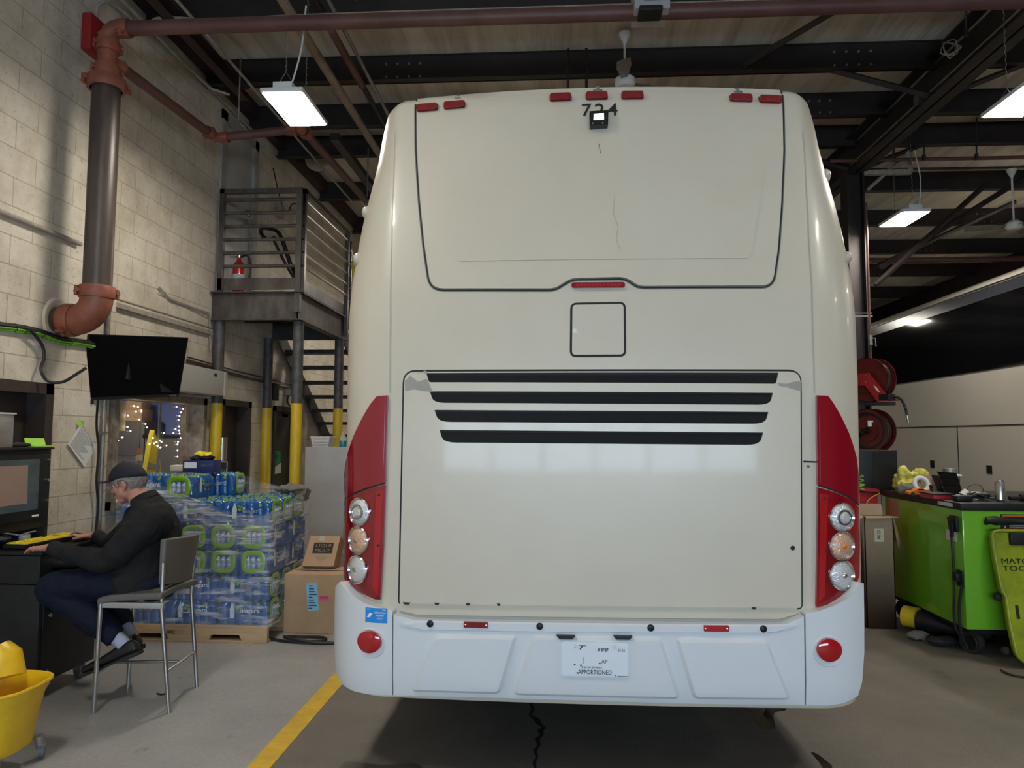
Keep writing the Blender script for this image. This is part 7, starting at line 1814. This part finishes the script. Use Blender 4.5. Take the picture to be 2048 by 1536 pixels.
# shoes: heel raised, toes tucked down towards the cabinet
def shoe(heel, toe, up, side, nm):
    heel, toe = V(heel), V(toe); d = (toe - heel).normalized(); L_ = (toe - heel).length; s = V(side).normalized(); up = s.cross(d).normalized(); up = up if up.z > 0 or up.x < 0 else -up
    m = MB(); n = 16; vs = []
    sec = [(-.02, .024, .03, .035), (.0, .034, .05, .04), (.12, .037, .062, .046), (.28, .038, .058, .05), (.45, .04, .04, .05), (.65, .046, .03, .044), (.82, .047, .026, .04), (.95, .036, .02, .036), (1.0, .02, .012, .03)]
    for t, w, h, b in sec:
        for k in range(n):
            a = 2 * math.pi * k / n; vs.append(heel + d * L_ * t + s * math.cos(a) * w + up * (.012 + (math.sin(a) * (h if math.sin(a) > 0 else .022))))
    fs = [(i * n + k, i * n + (k + 1) % n, (i + 1) * n + (k + 1) % n, (i + 1) * n + k) for i in range(len(sec) - 1) for k in range(n)] + [tuple(range(n)), tuple((len(sec) - 1) * n + k for k in range(n))]
    m.add(vs, fs); ob = m.build(nm, 'shoe', MAN); bake(ob, [('SUBSURF', dict(levels=1, render_levels=1))])
    so = []
    for t, w in ((-.03, .026), (0, .036), (.15, .04), (.35, .037), (.5, .04), (.7, .049), (.85, .047), (.95, .036), (.99, .02)): so.append((t, w))
    pl_ = [heel + d * L_ * t + s * w - up * .012 for t, w in so] + [heel + d * L_ * t - s * w - up * .012 for t, w in reversed(so)]
    MB().prism(pl_, -up * .012).prism([heel + d * L_ * t + s * w * x - up * .023 for t, w, x in ((-.03, .03, 1), (.25, .038, 1), (.25, .038, -1), (-.03, .03, -1))], -up * .01).build('sole', 'rubber', ob)
    return ob
h1 = q_(276, 1298, YN + .1); t1 = q_(166, 1345, YN + .1)
shoe(h1, t1, (0, 0, 1), (0, 1, 0), 'shoe')
h2 = q_(280, 1286, YF - .12); t2 = q_(215, 1335, YF - .02)
shoe(h2, V((-2.72, YF + .02, .2)), (0, 0, 1), (.15, 1, 0), 'shoe')
# cap
cp = MB(); vs = []; N1, N2 = 9, 28
for i in range(N1 + 1):
    ph = math.pi / 2 * i / N1
    for k in range(N2):
        a = 2 * math.pi * k / N2; r_f = .114 if math.cos(a) > 0 else .113
        vs.append(H(-.006 + r_f * math.cos(a) * math.cos(ph), .022 + .012 * 0 + .016 * 0 + .24 * min(0, math.cos(a)) * .1 * math.cos(ph) + .102 * math.sin(ph), .09 * math.sin(a) * math.cos(ph)))
fs = [(i * N2 + k, i * N2 + (k + 1) % N2, (i + 1) * N2 + (k + 1) % N2, (i + 1) * N2 + k) for i in range(N1) for k in range(N2)]
cp.add(vs, fs); ob = cp.build('cap', 'cap', MAN); bake(ob, [('SOLIDIFY', dict(thickness=.003))])
br_ = MB(); vs = []
for i in range(9):
    t = i / 8
    for k in range(13):
        a = (k / 12 - .5) * 2; w_ = .078 * (1 - .12 * t)
        x = .1 * math.sqrt(max(0, 1 - (a * .75) ** 2)) + (.085 * t) * math.sqrt(max(0, 1 - abs(a) ** 2.6)) - .004
        vs.append(H(x, .036 + .012 * t - .02 * a * a, a * w_))
br_.add(vs, [(i * 13 + k, i * 13 + k + 1, (i + 1) * 13 + k + 1, (i + 1) * 13 + k) for i in range(8) for k in range(12)])
b_ = br_.build('brim', 'cap', ob); bake(b_, [('SOLIDIFY', dict(thickness=.005))])
MB().lathe(H(0, .124, 0), [(0, .006), (.006, .004), (.008, 0)], u, 10).build('cap_button', 'cap', ob)
# hair: back and sides under the cap, with the ear left free; moustache
hr = MB(); vs = []; keep = {}
N1, N2 = 16, 40; idx = {}
for i in range(N1 + 1):
    th = math.pi * i / N1
    for k in range(N2):
        a = 2 * math.pi * k / N2; x = math.cos(a) * math.sin(th); y = math.sin(a) * math.sin(th); z = math.cos(th)
        rr_ = 1 + .02 * math.sin(k * 2.7 + i) 
        vs.append(((-.006 + .107 * x * rr_), (.004 + .098 * z * rr_), .083 * y * rr_))
fs = []
for i in range(N1):
    for k in range(N2):
        q = [i * N2 + k, i * N2 + (k + 1) % N2, (i + 1) * N2 + (k + 1) % N2, (i + 1) * N2 + k]
        c = [sum(vs[j_][m_] for j_ in q) / 4 for m_ in range(3)]
        side = abs(c[2]) > .035
        if c[1] > .03 + .24 * min(0, c[0]) + .008: continue
        if c[0] < -.03 and c[1] > -.078: fs.append(q)
        elif -.03 <= c[0] < .045 and side and c[1] > (-.0 if c[0] > -.01 else -.005) - .0 : fs.append(q)
        elif .02 < c[0] < .045 and side and c[1] > -.03: fs.append(q)
hr.add([H(*v) for v in vs], fs); ob = hr.build('hair', 'hair', MAN); bake(ob, [('SOLIDIFY', dict(thickness=.012, offset=-.2)), ('SUBSURF', dict(levels=1, render_levels=1))]); crumple(ob, .008, .012)
MB().loft([H(.082, -.066, -.03), H(.097, -.059, -.012), H(.1, -.057, 0), H(.097, -.059, .012), H(.082, -.066, .03)], [.004, .008, .008, .008, .004], n=8).build('moustache', 'hair', MAN)
# eyes and glasses
for s in (-1, 1):
    MB().ball(H(.076, -.006, s * .03), (.007, .01, .007), 8, HM).build('eye', 'whiteplastic', MAN)
gl = MB()
for s in (-1, 1):
    gl.tube([H(.108, -.008, s * .03) + u * .014 * math.sin(a) + l * s * .02 * math.cos(a) for a in [i * math.pi / 8 for i in range(16)]], .0014, n=5, closed=True)
    gl.tube([H(.106, .0, s * .05), H(.06, .002, s * .074), H(.0, .0, s * .08)], .0016, n=5)
gl.tube([H(.11, -.004, -.01), H(.113, -.002, 0), H(.11, -.004, .01)], .0014, n=5)
gl.build('glasses', 'steel', MAN)
# ---------------------------------------------------------------- world and view
w = bpy.data.worlds.new('world'); bpy.context.scene.world = w; w.use_nodes = True
w.node_tree.nodes['Background'].inputs[0].default_value = (.6, .75, 1, 1); w.node_tree.nodes['Background'].inputs[1].default_value = .3
sc = bpy.context.scene
sc.view_settings.view_transform = 'Standard'; sc.view_settings.look = 'None'; sc.view_settings.gamma = 1; sc.view_settings.use_curve_mapping = False
sc.view_settings.exposure = 1.6
sc.cycles.max_bounces = 8; sc.cycles.diffuse_bounces = 5; sc.cycles.glossy_bounces = 4; sc.cycles.transparent_max_bounces = 16; sc.cycles.transmission_bounces = 4
sc.cycles.caustics_reflective = False; sc.cycles.caustics_refractive = False; sc.cycles.sample_clamp_indirect = 6
